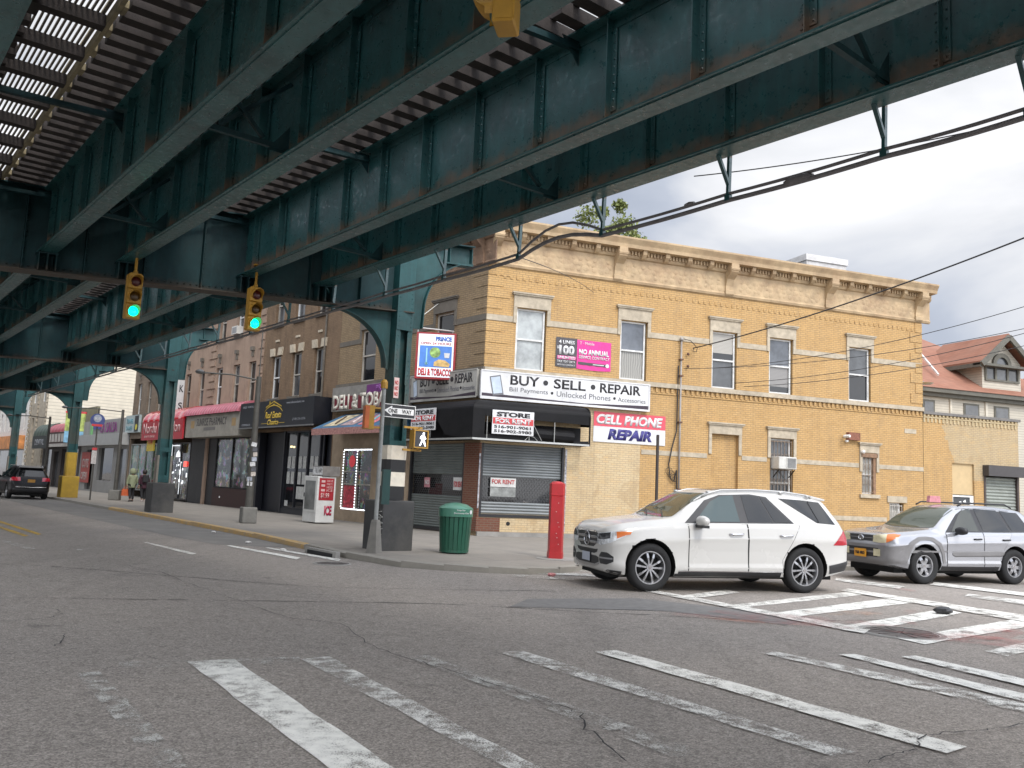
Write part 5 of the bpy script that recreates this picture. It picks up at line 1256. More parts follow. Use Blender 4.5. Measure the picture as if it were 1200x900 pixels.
# green shop window by the walkers, yellow banner
X0=-38.2
g=fr(tb_,X0,-37.9,-32.0,.4,3.4,.12,glass('glass_green_shop',(.04,.09,.05),.1,clutter=(2.2,.8,.3)),'shop_window',(-37.9,-36.4,-34.9,-33.4,-32.1),pm('frame_grey',(.2,.2,.19),.6))
e=empty('shop_sign',M2W(-31.0,-.9,2.95),-50,'small yellow sign half hidden by the steel column, under the red awning','shop sign'); m=MB(); m.box(-.6,.6,0,.1,-.1,1.0); m.build('panel',pm('sign_yellow',(.5,.36,.04),.5,.2,scale=6),e); txt('ATM',-.4,.3,.8,.4,-.002,SRED,e,bold=.03)
e=empty('hanging_sign',M2W(-28.0,-.5,5.1),15,'tall white projecting sign beside the second steel column','hanging sign'); m=MB(); m.box(-.22,.28,0,.15,0,1.9); m.build('panel',pm('sign_dull_white',(.42,.42,.41),.6,.1,dirt=.3),e); txt('K',.02,1.2,.22,.4,-.002,TXT,e,bold=.02); txt('S',.02,.2,.22,.4,-.002,TXT,e,bold=.02)
# ---- deli sign and awning (main street side of corner building)
e=empty('shop_sign',M2W(-9.98,0,-.05),-50,'grey and dark red DELI & TOBACCO sign above the striped awning','shop sign')
m=MB(); m.box(0,5.9,-.22,-.1,4.5,5.5); m.build('panel',pm('deli_grey',(.2,.19,.17),.7,.2,dirt=.4),e)
MAR=pm('deli_maroon',(.13,.012,.02),.6,.2)
m=MB()
for k,ch in enumerate(range(14)): 
    if k in (4,6): continue
    m.box(.12+k*.41,.12+k*.41+.38,-.228,-.2205,4.56,5.1)
m.build('letter_tile',MAR,e)
txt('DELI & TOBACCO',.1,4.56,5.7,.62,-.232,pm('letter_bone',(.5,.47,.4),.6),e,bold=.045)
m=MB(); m.box(2.8,5.85,-.232,-.2205,5.14,5.47); m.build('purple_band',pm('deli_purple',(.12,.02,.13),.6),e); txt('PRINCE',3.5,5.2,1.2,.22,-.234,pm('letter_violet',(.25,.08,.3),.6),e,bold=.03)
e=empty('shop_awning',M2W(-9.4,0,-.12),-50,'blue sloping deli awning with three food pictures and a pink valance','awning')
AWB=pm('awning_blue',(.035,.11,.2),.6,.2,scale=2,dirt=.2)
z1_,z0_,dp=4.45,3.75,1.35
m=MB(); m.add([(.2,0,z1_),(5.9,0,z1_),(5.9,-dp,z0_),(.0,-dp,z0_)],[(0,1,2,3)]); m.add([(.2,0,z1_),(.0,-dp,z0_),(.2,0,z0_)],[(0,1,2)]); m.add([(5.9,0,z1_),(5.9,-dp,z0_),(5.9,0,z0_)],[(0,1,2)]); m.build('canopy',AWB,e)
m=MB(); m.box(0,5.9,-dp-.01,-dp+.01,z0_-.26,z0_-.001); m.build('valance',pm('valance_pink',(.34,.17,.15),.7,.5,scale=14),e)
def onaw(x,f): return (x,-dp*f-.004,z1_+(z0_-z1_)*f+.012)
for k,(mt) in enumerate((pm('food_picture_cream',(.42,.36,.24),.6,.55,scale=5),pm('food_picture_brown',(.28,.2,.2),.6,.6,scale=6),pm('food_picture_red',(.48,.14,.16),.6,.6,scale=5))):
    x=.65+k*1.35; m=MB(); m.quad(onaw(x,.12),onaw(x+1.1,.12),onaw(x+1.05,.88),onaw(x-.05,.88)); m.build('food_picture',mt,e)
    m=MB(); m.tube([onaw(x+.3+.4*i/4,.25+.5*i/4) for i in range(5)],.05,5); m.build('food_picture_detail',[pm('food_dark',(.08,.05,.03),.6),pm('food_pale',(.5,.42,.4),.6),pm('food_teal',(.15,.35,.4),.6)][k],e)
# ---- low shops and the clapboard building farther down
lw=empty('row_shop',M2W(-50.4,0,0),-50,'low grey single storey shop with purple raised letters under the clapboard wall','building')
GRYF=pm('facade_grey',(.25,.245,.235),.8,.12,scale=1,dirt=.3)
wall_sheet(0,12.1,0,5.25,[(1.9,3.6,.1,3.1),(5.0,8.7,.85,3.2),(9.6,11.8,.1,3.1)],rev=.25).build('front_wall',GRYF,lw)
m=MB(); m.quad((0,0,5.2),(12.1,0,5.2),(12.1,10,5.2),(0,10,5.2)); m.quad((0,0,0),(0,10,0),(0,10,5.25),(0,0,5.25)); m.build('roof',pm('roof_tar',(.06,.06,.06),.9),lw)
m=MB(); m.prism([(0,3.35),(-.5,3.35),(-.5,4.15),(0,4.2)],-.1,12.1,'x'); m.build('fascia',pm('fascia_corrugated',(.3,.3,.29),.6,.1,scale=3),lw)
for a,b,c,d in ((1.9,3.6,.1,3.1),(5.0,8.7,.85,3.2),(9.6,11.8,.1,3.1)):
    m=MB(); m.quad((a,.2,c),(b,.2,c),(b,.2,d),(a,.2,d)); m.build('window',G_DK if a<9 else G_GREY,lw)
m=MB(); m.box(.7,3.1,-.06,-.03,.6,2.9); m.build('red_panel',pm('panel_red',(.3,.05,.04),.6,.3,scale=8),lw); txt('CUTS',.95,1.7,1.8,.7,-.062,pm('letter_dull_white',(.35,.3,.28),.6),lw,bold=.03); txt('OPEN',.95,.8,1.6,.6,-.062,pm('letter_dull_white',(.35,.3,.28),.6),lw,bold=.03)
e=empty('shop_sign',M2W(-50.4,0,0),-50,'raised purple and magenta shop letters on the low grey shop','shop sign')
txt('LA SALSA',5.2,4.3,4.0,.72,-.06,pm('letter_magenta',(.16,.02,.14),.5),e,bold=.0,depth=.03); m=MB(); m.box(3.3,5.0,-.1,-.02,4.6,4.95); m.build('blue_block',pm('sign_indigo',(.06,.07,.3),.5),e); m=MB(); m.box(2.4,2.9,-.1,-.02,4.2,4.9); m.build('green_block',pm('sign_leaf',(.15,.38,.15),.5),e)
e=empty('shop_sign',M2W(-38.9,-.02,4.15),-50,'pale shop sign with teal and yellow marks between the grey shop and the red awning','shop sign'); m=MB(); m.box(0,2.9,-.15,0,0,1.15); m.build('panel',pm('sign_pale_teal',(.32,.38,.38),.5),e)
txt('TRAVEL',.2,.6,1.5,.32,-.152,pm('letter_teal',(.05,.2,.25),.5),e,bold=.02); txt('TAXES',.2,.15,1.3,.28,-.152,pm('letter_teal',(.05,.2,.25),.5),e,bold=.02); m=MB(); m.box(2.0,2.8,-.158,-.151,.05,1.1); m.build('dark_square',BLACK,e); m=MB(); m.lathe([(0,-.0),(.2,0),(.2,.01)],c=(2.4,-.17,.35),n=12,axis='y'); m.build('yellow_dot',pm('dot_yellow',(.5,.45,.05),.5),e)
SID=clap('clapboard_ivory',(.60,.54,.43),.3)
cb_=empty('clapboard_building',M2W(-63.5,0,0),-50,'tall ivory clapboard building rising behind the low shops','building')
wall_sheet(-7,0,0,15,[(-5.9,-4.9,7.6,10.2),(-2.2,-1.1,7.6,10.2),(-5.9,-4.9,3.9,6.2)],rev=.2).build('front_wall',pm('beige_facade',(.3,.26,.2),.8,.3,scale=2),cb_)
m=MB(); m.box(-.01,.1,0,9.5,0,15); m.build('side_wall',SID,cb_)
m=MB(); m.quad((-7,0,14.9),(0,0,14.9),(0,9.5,14.9),(-7,9.5,14.9)); m.build('roof',DARK,cb_)
for a in (-7,-3.9,-.35): 
    m=MB(); 
    for k in range(30): m.box(a,a+.34,-.12,-.001,2+k*.42,2.3+k*.42)
    m.build('quoins',pm('beige_facade',(.3,.26,.2),.8,.3,scale=2),cb_)
for (a,b,c,d) in ((-5.9,-4.9,7.6,10.2),(-2.2,-1.1,7.6,10.2)): window(cb_,0,a,b,c,d,y=.1,up=G_DK,lo=G_DK)
e=empty('air_conditioner',M2W(-63.35,2.4,6.6),40,'white air conditioner on the side wall of the ivory clapboard building','air conditioner'); m=MB(); m.box(-.5,.5,-.35,0,0,.7); m.build('case',ACW,e); m=MB(); m.box(-.4,.4,-.36,-.351,.08,.6); m.build('grille',pm('ac_louvre',(.2,.2,.2),.5),e)
# olive parapet shop, then green and red awning shops
ol=empty('row_shop',M2W(-63.4,0,0),-50,'low dark shop with an olive parapet left of the yellow column','building')
OLV=pm('olive_render',(.16,.15,.09),.8,.2,scale=2,dirt=.3)
wall_sheet(0,12.9,0,3.9,[(.6,3.4,.05,3.2),(4.4,6.0,.05,3.0),(7.0,12.2,.7,3.2)],rev=.25).build('front_wall',pm('facade_dark_brown',(.05,.042,.04),.8,.3),ol)
m=MB(); m.box(4,12.9,.9,1.1,3.85,6.6); m.build('parapet',OLV,ol); m=MB(); m.quad((0,0,3.85),(12.9,0,3.85),(12.9,10,3.85),(0,10,3.85)); m.quad((0,10,0),(12.9,10,0),(12.9,10,6),(0,10,6)); m.build('roof',DARK,ol)
for a,b,c,d in ((.6,3.4,.05,3.2),(4.4,6.0,.05,3.0),(7.0,12.2,.7,3.2)):
    m=MB(); m.quad((a,.2,c),(b,.2,c),(b,.2,d),(a,.2,d)); m.build('window',G_GREY,ol)
e=barrel(M2W(-63.4,0,0),5.4,4.3,5.4,.9,pm('awning_dark_green',(.03,.05,.035),.5,.3),'dark green barrel awning at the far end, left of the yellow based column')
m=MB(); m.box(0,5.4,-.92,-.85,3.2,4.29); m.build('valance_board',pm('valance_black',(.015,.02,.02),.6),e); txt('DENTAL',1.0,3.5,3.4,.5,-.922,GL,e,bold=.02)
e=barrel(M2W(-57.9,0,0),7.0,4.5,5.3,.9,pm('awning_dull_red',(.30,.045,.065),.4,.2),'dull red barrel awning with pale arches beneath, just left of the yellow based column')
m=MB(); m.box(0,7,-.9,-.82,3.5,4.49); m.build('valance_board',BRNF,e); m=MB()
for k in range(6): m.box(.6+k*1.05,1.3+k*1.05,-.92,-.901,3.7,4.35)
m.box(0,7,-.93,-.901,3.3,3.55); m.build('pale_panel',pm('panel_pale',(.38,.36,.33),.7,.2,scale=3),e)
e=empty('hanging_sign',M2W(-50.6,-.6,3.6),10,'colourful green, red and blue projecting shop sign beside the yellow based column','hanging sign')
m=MB(); m.box(-.7,.7,0,.2,.9,2.3); m.build('upper_panel',pm('sign_green_red',(.3,.36,.1),.5,.7,scale=2.5),e); m=MB(); m.box(-.7,.7,0,.2,0,.89); m.build('lower_panel',pm('sign_sky_blue',(.2,.4,.55),.5,.5,scale=2.5),e); m=MB(); m.box(-.75,.75,-.01,.21,2.3,2.45); m.build('rim',SRED,e)
# farther blocks
def farblock(x0,x1,H,mat,label,aw=None,sign=None):
    e=empty('row_building',M2W(x0,0,0),-50,label,'building'); w=x1-x0; hs=[(i*2.4+.9,i*2.4+1.9,5.2,7.1) for i in range(int(w/2.4))]+([(i*2.4+.9,i*2.4+1.9,8.6,10.4) for i in range(int(w/2.4))] if H>10 else [])
    hs.append((.3,w-.3,.1,3.2)); wall_sheet(0,w,0,H,hs,rev=.25).build('front_wall',mat,e)
    m=MB(); m.quad((0,0,0),(0,12,0),(0,12,H),(0,0,H)); m.quad((w,0,0),(w,12,0),(w,12,H),(w,0,H)); m.quad((0,0,H-.1),(w,0,H-.1),(w,12,H-.1),(0,12,H-.1)); m.build('side_wall',mat,e)
    for a,b,c,d in hs: m=MB(); m.quad((a,.2,c),(b,.2,c),(b,.2,d),(a,.2,d)); m.build('window',random.choice([G_DK,G_GREY,G_SHOP]),e)
    m=MB(); m.box(0,w,-.5,-.02,3.3,4.6); m.build('fascia',aw,e)
farblock(-86,-71.5,11,pm('facade_white',(.55,.53,.5),.8,.15),'pale distant building with an orange and white upper front',pm('fascia_orange',(.5,.2,.06),.6,.5,scale=1.5))
farblock(-104,-86.1,8,pm('facade_sand',(.35,.3,.24),.8,.2),'sand coloured low building farther down the street',pm('fascia_grey',(.25,.25,.25),.6,.3))
farblock(-135,-104.2,12,pm('facade_brick_far',(.2,.12,.08),.8,.3),'farthest brown building closing the row',pm('fascia_dark',(.1,.08,.08),.6,.3))
# ================================================================== STREET FURNITURE
IRON=pm('pole_dark_paint',(.06,.058,.05),.6,.25,scale=4,dirt=.4,dirtcol=(.12,.1,.08))
def lamp(loc,rz,h,arm,label,r=.09,base=.4,stick=False):
    e=empty('street_lamp',loc,rz,label,'street lamp')
    m=MB(); m.prism([(-base/2,-base/2),(base/2,-base/2),(base/2,base/2),(-base/2,base/2)],0,.55,'z'); o=m.build('base',pm('lamp_base_grey',(.16,.155,.14),.8,dirt=.4),e); bevel(o,.04,2)
    m=MB(); m.tube([(0,0,.5),(0,0,h)],r*1.25,12,r2=r*.8); m.build('pole',IRON,e,smooth=True,auto=40)
    m=MB(); m.tube([(0,0,h-.12),(-arm*.5,0,h-.02),(-arm,0,h-.05)],.03,6); m.build('arm',IRON,e)
    m=MB(); m.lathe([(.02,.1),(.1,.08),(.16,.02),(.12,-.04),(.0,-.06)],c=(-arm-.1,0,h-.05),n=12); m.build('lamp_head',pm('lamp_head',(.12,.12,.12),.5),e)
    if stick:
        for k in range(9):
            m=MB(); z=1.35+k*.17; a=-1.57+random.uniform(-.7,.7); m.box(-.09,.09,-.005,.005,-.07,.07); q=m.build('sticker',pm('sticker_%d'%(k%4),[(.5,.5,.5),(.35,.37,.42),(.45,.4,.35),(.08,.08,.09)][k%4],.6,.5,scale=15),e); q.location=(math.cos(a)*.118,math.sin(a)*.118,z); q.rotation_euler=(0,random.uniform(-.2,.2),a+math.pi/2)
    return e
lp=lamp((-8.914,29.94,0),30,5.1,1.9,'dark street lamp covered in stickers, outside the real estate office',r=.11,base=.5,stick=True)
m=MB(); m.tube([(0,0,5.0),(.0,0,6.9)],.02,5); m.build('thin_mast',IRON,lp)
lamp((-21.389,47.17,0),10,4.95,2.9,'dark street lamp with a long arm, left of the two walkers',r=.09,base=.55)
lamp((-27.2,50.6,0),5,4.6,2.2,'slim dark street lamp seen behind the parked black car',r=.08,base=.35)
# grey leaning pole with an orange-yellow signal box
e=empty('utility_pole',(-2.97,19.78,0),20,'weathered grey pole capped in yellow beside the graffitied concrete block','pole')
m=MB(); m.tube([(0,0,0),(0,0,3.85)],.05,12); m.build('shaft',pm('pole_galvanised',(.27,.28,.27),.6,.2,metal=.2,dirt=.4),e,smooth=True,auto=40)
m=MB(); m.lathe([(.19,0),(.18,.05),(.11,.7),(.09,.75)],n=4); o=m.build('base',pm('pole_base_grey',(.2,.19,.17),.8,dirt=.4),e)
m=MB(); m.lathe([(.08,-.08),(.085,.06),(.05,.12),(0,.14)],c=(0,0,3.85),n=12); m.build('cap',YEL,e)
m=MB(); m.box(-.42,-.2,-.1,.15,2.8,3.35); o=m.build('pedestrian_signal_housing',YEL,e); m=MB(); m.box(-.43,-.421,-.09,.14,2.82,3.33); m.box(-.42,-.32,-.11,-.101,2.82,3.33); m.build('signal_face',pm('signal_orange',(.5,.12,.03),.5),e); m=MB(); m.beam((-.3,0,3.3),(0,0,3.3),.04); m.beam((-.3,0,2.85),(0,0,2.85),.04); m.build('bracket',YEL,e)
m=MB(); m.box(.1,.28,-.02,.16,1.1,1.9); m.build('green_box',pm('box_green',(.01,.05,.045),.5),e)
# red post
e=empty('red_post',(1.18,20.36,0),12,'tall bright red square post with a tapered top at the kerb corner','post')
RPm=pm('post_red',(.43,.015,.02),.4,.15,scale=3,dirt=.45,dirtcol=(.22,.05,.04))
m=MB(); m.prism([(-.17,-.12),(.1,-.2),(.19,-.02),(.12,.18),(-.14,.17)],.02,1.46,'z'); o=m.build('body',RPm,e); bevel(o,.008,1)
m=MB(); m.prism([(-.175,-.125),(.105,-.205),(.195,-.02),(.125,.185),(-.145,.175)],1.462,1.76,'z'); m.lathe([(.17,0),(.12,.035),(0,.05)],c=(0,0,1.76),n=6); o=m.build('head',RPm,e); bevel(o,.012,1)
m=MB(); m.prism([(-.18,-.13),(.11,-.21),(.2,-.02),(.13,.19),(-.15,.18)],.0,.16,'z'); m.build('foot_plate',RPm,e)
m=MB(); m.lathe([(.5,.004),(.48,.02),(0,.02)],c=(.05,0,0),n=24); m.build('concrete_pad',CONC,e)
m=MB(); 
for z in (.35,.6,.85,1.1,1.3,.5,.75): m.lathe([(0,-.01),(.012,-.01),(.012,0)],c=(-.02+random.uniform(-.05,.05),-.17,z),n=6,axis='y')
m.build('bolts',pm('bolt_pale',(.5,.35,.33),.5),e)
# litter bin
e=empty('litter_bin',(-1.21,20.75,0),15,'green slatted litter bin with a domed lid on the corner pavement','litter bin')
GRN=pm('bin_green',(.01,.075,.045),.38,.15,scale=3,dirt=.2,dirtcol=(.03,.06,.04)); GRD=pm('bin_liner_dark',(.004,.03,.02),.6)
m=MB(); n=22
for i in range(n):
    a=2*math.pi*i/n; c,s_=math.cos(a),math.sin(a); w=.046
    p=lambda r,t_,z:(r*c-t_*s_,r*s_+t_*c,z)
    for (z0,z1,r0,r1) in ((.06,.92,.33,.385),):
        m.add([p(r0-.01,-w,z0),p(r0+.012,-w,z0),p(r0+.012,w,z0),p(r0-.01,w,z0),p(r1-.01,-w,z1),p(r1+.012,-w,z1),p(r1+.012,w,z1),p(r1-.01,w,z1)],[(0,3,2,1),(4,5,6,7),(0,1,5,4),(1,2,6,5),(2,3,7,6),(3,0,4,7)])
m.build('slats',GRN,e)
m=MB(); m.lathe([(.29,.05),(.35,.92),(.3,.92)],n=28); m.build('liner',GRD,e)
m=MB(); m.lathe([(.335,.03),(.35,.03),(.35,.09),(.335,.09)],n=32); m.build('bottom_ring',GRN,e)
m=MB(); m.lathe([(.39,.86),(.415,.87),(.415,1.06),(.40,1.075),(.36,1.1),(.26,1.16),(.12,1.19),(0,1.2)],n=40); m.build('lid',pm('bin_lid_green',(.035,.15,.10),.35,.12,scale=3,coat=.2),e,smooth=True,auto=35)
m=MB()
for i in range(13):
    a0=-math.pi/2-.62+i*.095
# lid lettering, curved round the band
def curved(body,r,z,h,ang,mat,par,ctr=-math.pi/2):
    o=txt(body,0,0,ang*r,h,0,mat,par,bold=.01,depth=.002)
    for v in o.data.vertices:
        a=ctr-ang/2+v.co.x/r; rr=r-v.co.y*1.; v.co=(rr*math.cos(a),rr*math.sin(a),v.co.z+z)
    return o
curved('Keep Our',.417,1.0,.045,.5,SW,e,ctr=-1.45); curved('Community Clean',.417,.93,.045,.95,SW,e,ctr=-1.4)
m=MB(); m.lathe([(0,-.004),(.05,-.004),(.05,0)],n=14,axis='y'); o=m.build('round_emblem',SW,e); o.location=(.417*math.cos(-.75),.417*math.sin(-.75),.985); o.rotation_euler=(0,0,-.75+math.pi/2)
# ice freezer
e=empty('ice_freezer',(-6.98,32.2,0),-31,'white outdoor ice freezer with a glass door and a red advert panel','freezer')
e.location=(-6.7,32.35,0)
FW=pm('freezer_white',(.55,.55,.53),.4,.06,dirt=.35,dirtcol=(.25,.24,.22))
e.rotation_euler=(0,0,R(-50))
m=MB(); m.box(-.5,.55,-.75,.0,.04,1.72); o=m.build('cabinet',FW,e); bevel(o,.02,2)
m=MB(); m.box(-.45,.5,-.762,-.751,.42,1.62); dr=m.build('door',FW,e); m=MB(); m.box(-.37,.42,-.768,-.763,.5,1.55); m.build('door_glass',glass('freezer_glass',(.14,.145,.14),.15),dr); m=MB(); m.box(-.43,-.4,-.79,-.763,.95,1.1); m.build('handle',BLACK,dr)
m=MB(); m.box(.551,.556,-.68,-.08,.85,1.66); rp=m.build('advert_panel',pm('freezer_red',(.30,.012,.02),.5,.2,scale=8),e)
def sidetxt(b,y0,z0,w,h,mat,par,x=.557,**k):
    o=txt(b,0,0,w,h,0,mat,par,**k)
    for v in o.data.vertices: v.co=(x-v.co.y, y0+v.co.x, v.co.z+z0)
    return o
for i,b in enumerate(('HAVE','PARTY','NEED','ICE')): sidetxt(b,-.38,1.52-i*.115,.25,.08,SP,rp)
sidetxt('$1.99',-.6,.92,.34,.2,SP,rp,bold=.02)
for z in (1.5,1.35,1.18): 
    m=MB(); m.box(.557,.559,-.6,-.45,z,z+.08); m.build('small_icon',SP,rp)
sidetxt('ICE',-.42,.3,.3,.36,pm('letter_magenta_red',(.38,.02,.06),.5),e,bold=.05)
m=MB(); m.box(-.2,.6,-.6,.1,1.74,2.1); cr=m.build('carton_stack',pm('carton_grey',(.16,.15,.14),.8,.3),e); cr.parent=None; cr.location=e.location; cr.rotation_euler=e.rotation_euler; cr.name='carton'; props(cr,'grey carton printed with black and white figures lying on top of the white freezer','carton')
m=MB(); m.box(-.18,.58,-.606,-.601,1.78,2.07); m.build('printed_side',pm('print_white',(.4,.4,.4),.7,.9,scale=9),cr)
# bus stop pole
e=empty('bus_stop_sign',(-21.92,45.5,0),15,'bus stop pole with a round blue sign beside the long armed street lamp','bus stop')
m=MB(); m.tube([(0,0,0),(0,0,4.85)],.04,8); m.build('pole',IRON,e)
m=MB(); m.lathe([(0,-.02),(.36,-.02),(.36,.02),(0,.02)],c=(0,-.06,4.2),n=24,axis='y'); d=m.build('disc',pm('bus_blue',(.05,.07,.2),.5),e)
m=MB(); m.lathe([(0,-.004),(.2,-.004),(.2,0)],c=(0,-.081,4.3),n=16,axis='y'); m.build('bus_symbol',pm('bus_symbol',(.3,.33,.4),.5),d); m=MB(); m.box(-.26,.26,-.088,-.081,3.88,4.0); m.build('red_bar',SRED,d); txt('BUS',-.14,4.22,.28,.14,-.086,SW,d,bold=.02)
m=MB(); m.box(-.12,.12,-.1,-.045,1.9,2.6); m.build('timetable',pm('timetable',(.45,.42,.4),.6,.3,scale=9),e); m=MB(); m.box(-.12,.12,-.1,-.045,2.62,2.75); m.build('route_plate',SRED,e)
# black post in front of the side wall
e=empty('sign_post',(4.696,27.1,0),19.5,'thin black post standing in front of the CELL PHONE REPAIR banner','post'); m=MB(); m.box(-.035,.035,-.035,.035,0,3.48); m.build('shaft',pm('post_dark',(.03,.022,.02),.6,.2),e); m=MB(); m.box(-.1,.1,-.1,.1,0,.03); m.build('foot_plate',pm('post_dark',(.03,.022,.02),.6,.2),e)
# bollard between the cars
e=empty('bollard',(9.35,22.9,0),19.5,'grey concrete bollard at the kerb between the white and the silver car','bollard'); m=MB(); m.box(-.1,.1,-.1,.1,0,.68); o=m.build('post',pm('bollard_grey',(.33,.32,.31),.8,.15,dirt=.3),e); bevel(o,.015,1); m=MB(); m.box(-.12,.12,-.12,.12,.681,.78); o=m.build('cap',pm('bollard_grey',(.33,.32,.31),.8,.15,dirt=.3),e); bevel(o,.02,1)
# ================================================================== OVERHEAD WIRES
WIRE=pm('wire_black',(.03,.03,.032),.6,.1)
def wire(p,q,sag,r,label):
    P=[]; 
    for i in range(31):
        f=i/30; P.append((p[0]+(q[0]-p[0])*f,p[1]+(q[1]-p[1])*f,p[2]+(q[2]-p[2])*f-sag*4*f*(1-f)))
    m=MB(); m.tube(P,r,6); props(m.build('overhead_wire',WIRE,smooth=True),label,'wire')
def far(rx,rz,y): return (rx*y,y,1.6+rz*y)
def ext(a,b,k): return tuple(a[i]+(b[i]-a[i])*k for i in range(3))
a=S2W(7.95,-.15,6.98); wire(a,ext(a,far(.61,.341,19),1.35),.35,.02,'thickest black wire rising from the conduit mast to the upper right')
for (ax_,az_,rx,rz,yy,sg,lab) in ((9.0,6.35,.608,.257,24,.5,'thin wire meeting the right edge just under the thickest one'),(7.6,6.2,.607,.229,26,.5,'thin wire crossing the fourth upper window, second lowest pair upper one'),(9.8,5.85,.607,.222,26,.45,'thin wire just under its twin, passing over the terracotta roof'),(10.2,5.75,.606,.205,27,.4,'lowest thin wire, passing in front of the dormer')):
    a=S2W(ax_,-.1,az_); wire(a,ext(a,far(rx,rz,yy),1.3),sg,.011,lab)
a=E2W(11.3,9.2,7.1); a=tuple(x*.838 for x in a[:2])+(1.6+(a[2]-1.6)*.838,); wire(a,ext(a,far(.6,.478,10),1.2),.1,.008,'faint wire leaving the underside of the green girder toward the right')
a=M2W(.2,-.6,7.6) ; wire(E2W(11.2*.838,13.8*.838,5.7),M2W(.35,-.05,6.0) if False else S2W(3.9,-.1,8.6),-.1,.008,'very thin cord from the railway cables to the side wall cornice')
# ================================================================== TREE
def leafmat(name,a,b):
    t=NT(name); oi=t.noise(1.3,4); g=t.node('ShaderNodeNewGeometry').outputs['Random Per Island']
    c=t.mix(g,a,b); c=t.mix(t.math('MULTIPLY',oi,.5),c,(a[0]*.6,a[1]*.6,a[2]*.5)); t.set(color=c,rough=.6,spec=.3); t.set(trans=0.); return t.mat
LEAF=leafmat('spring_leaves',(.16,.20,.06),(.30,.32,.12))
def tree(loc,h,cr,label,nl=4200,blobs=14,mat=None):
    e=empty('tree',loc,0,label,'tree'); T=pm('bark',(.10,.08,.06),.9,.3,scale=5,bump=.5)
    m=MB(); m.tube([(0,0,0),(.1,0,h*.35),(-.1,.1,h*.6)],.35,10,r2=.16)
    ends=[]
    for k in range(12):
        a=k*2.4; z0=h*(.35+.045*k*.6); e1=(cr*.75*math.cos(a),cr*.75*math.sin(a),z0+h*.25+random.uniform(-1,1)); m.tube([(0,0,z0),(e1[0]*.4,e1[1]*.4,z0+h*.12),e1],.1,6,r2=.02); ends.append(e1)
    m.build('trunk',T,e)
    m=MB(); cs=[]
    for k in range(blobs*6):
        a=random.uniform(0,6.28); zz=random.uniform(.5,1.0); r=cr*math.sqrt(random.random())*(1.15-abs(zz-.7)*1.9); cs.append((r*math.cos(a),r*math.sin(a),h*zz-random.uniform(0,.8),random.uniform(.3,.75)))
    for i in range(nl):
        c=random.choice(cs); d=Vector((random.gauss(0,1),random.gauss(0,1),random.gauss(0,.8))).normalized()*c[3]*random.uniform(.3,1.1)
        p=Vector(c[:3])+d; s_=random.uniform(.07,.15); n=Vector((random.gauss(0,1),random.gauss(0,1),random.gauss(.6,1))).normalized(); a=n.orthogonal().normalized()*s_; b=n.cross(a).normalized()*s_*.6
        m.add([p-a,p-b*.9+n*.01,p+a,p+b*.9],[(0,1,2,3)])
    m.build('crown',mat or LEAF,e); return e
tree((4.75,46,0),17.15,3.0,'leafy young tree rising behind the cornice of the corner building',nl=24000)
# ================================================================== PEOPLE
def skin(name,verts,edges,rad,mat,parent,root=0,sub=2):
    me=bpy.data.meshes.new(name); me.from_pydata(verts,edges,[]); o=bpy.data.objects.new(name,me); link(o)
    md=o.modifiers.new('s','SKIN'); md.use_smooth_shade=True
    for i,r in enumerate(rad):
        sv=me.skin_vertices[0].data[i]; sv.radius=(r,r) if not isinstance(r,tuple) else r; sv.use_root=(i==root)
    o.modifiers.new('u','SUBSURF').levels=sub
    dg=bpy.context.evaluated_depsgraph_get(); nm=bpy.data.meshes.new_from_object(o.evaluated_get(dg)); nm.name=name
    o.modifiers.clear(); o.data=nm; nm.materials.clear(); nm.materials.append(mat); 
    for p in nm.polygons: p.use_smooth=True
    o.parent=parent; return o
SKINM=pm('skin_tone',(.35,.2,.14),.6,.1); TROU=pm('trousers_black',(.012,.012,.014),.8,.3); SHOE=pm('shoes_dark',(.03,.03,.03),.6)
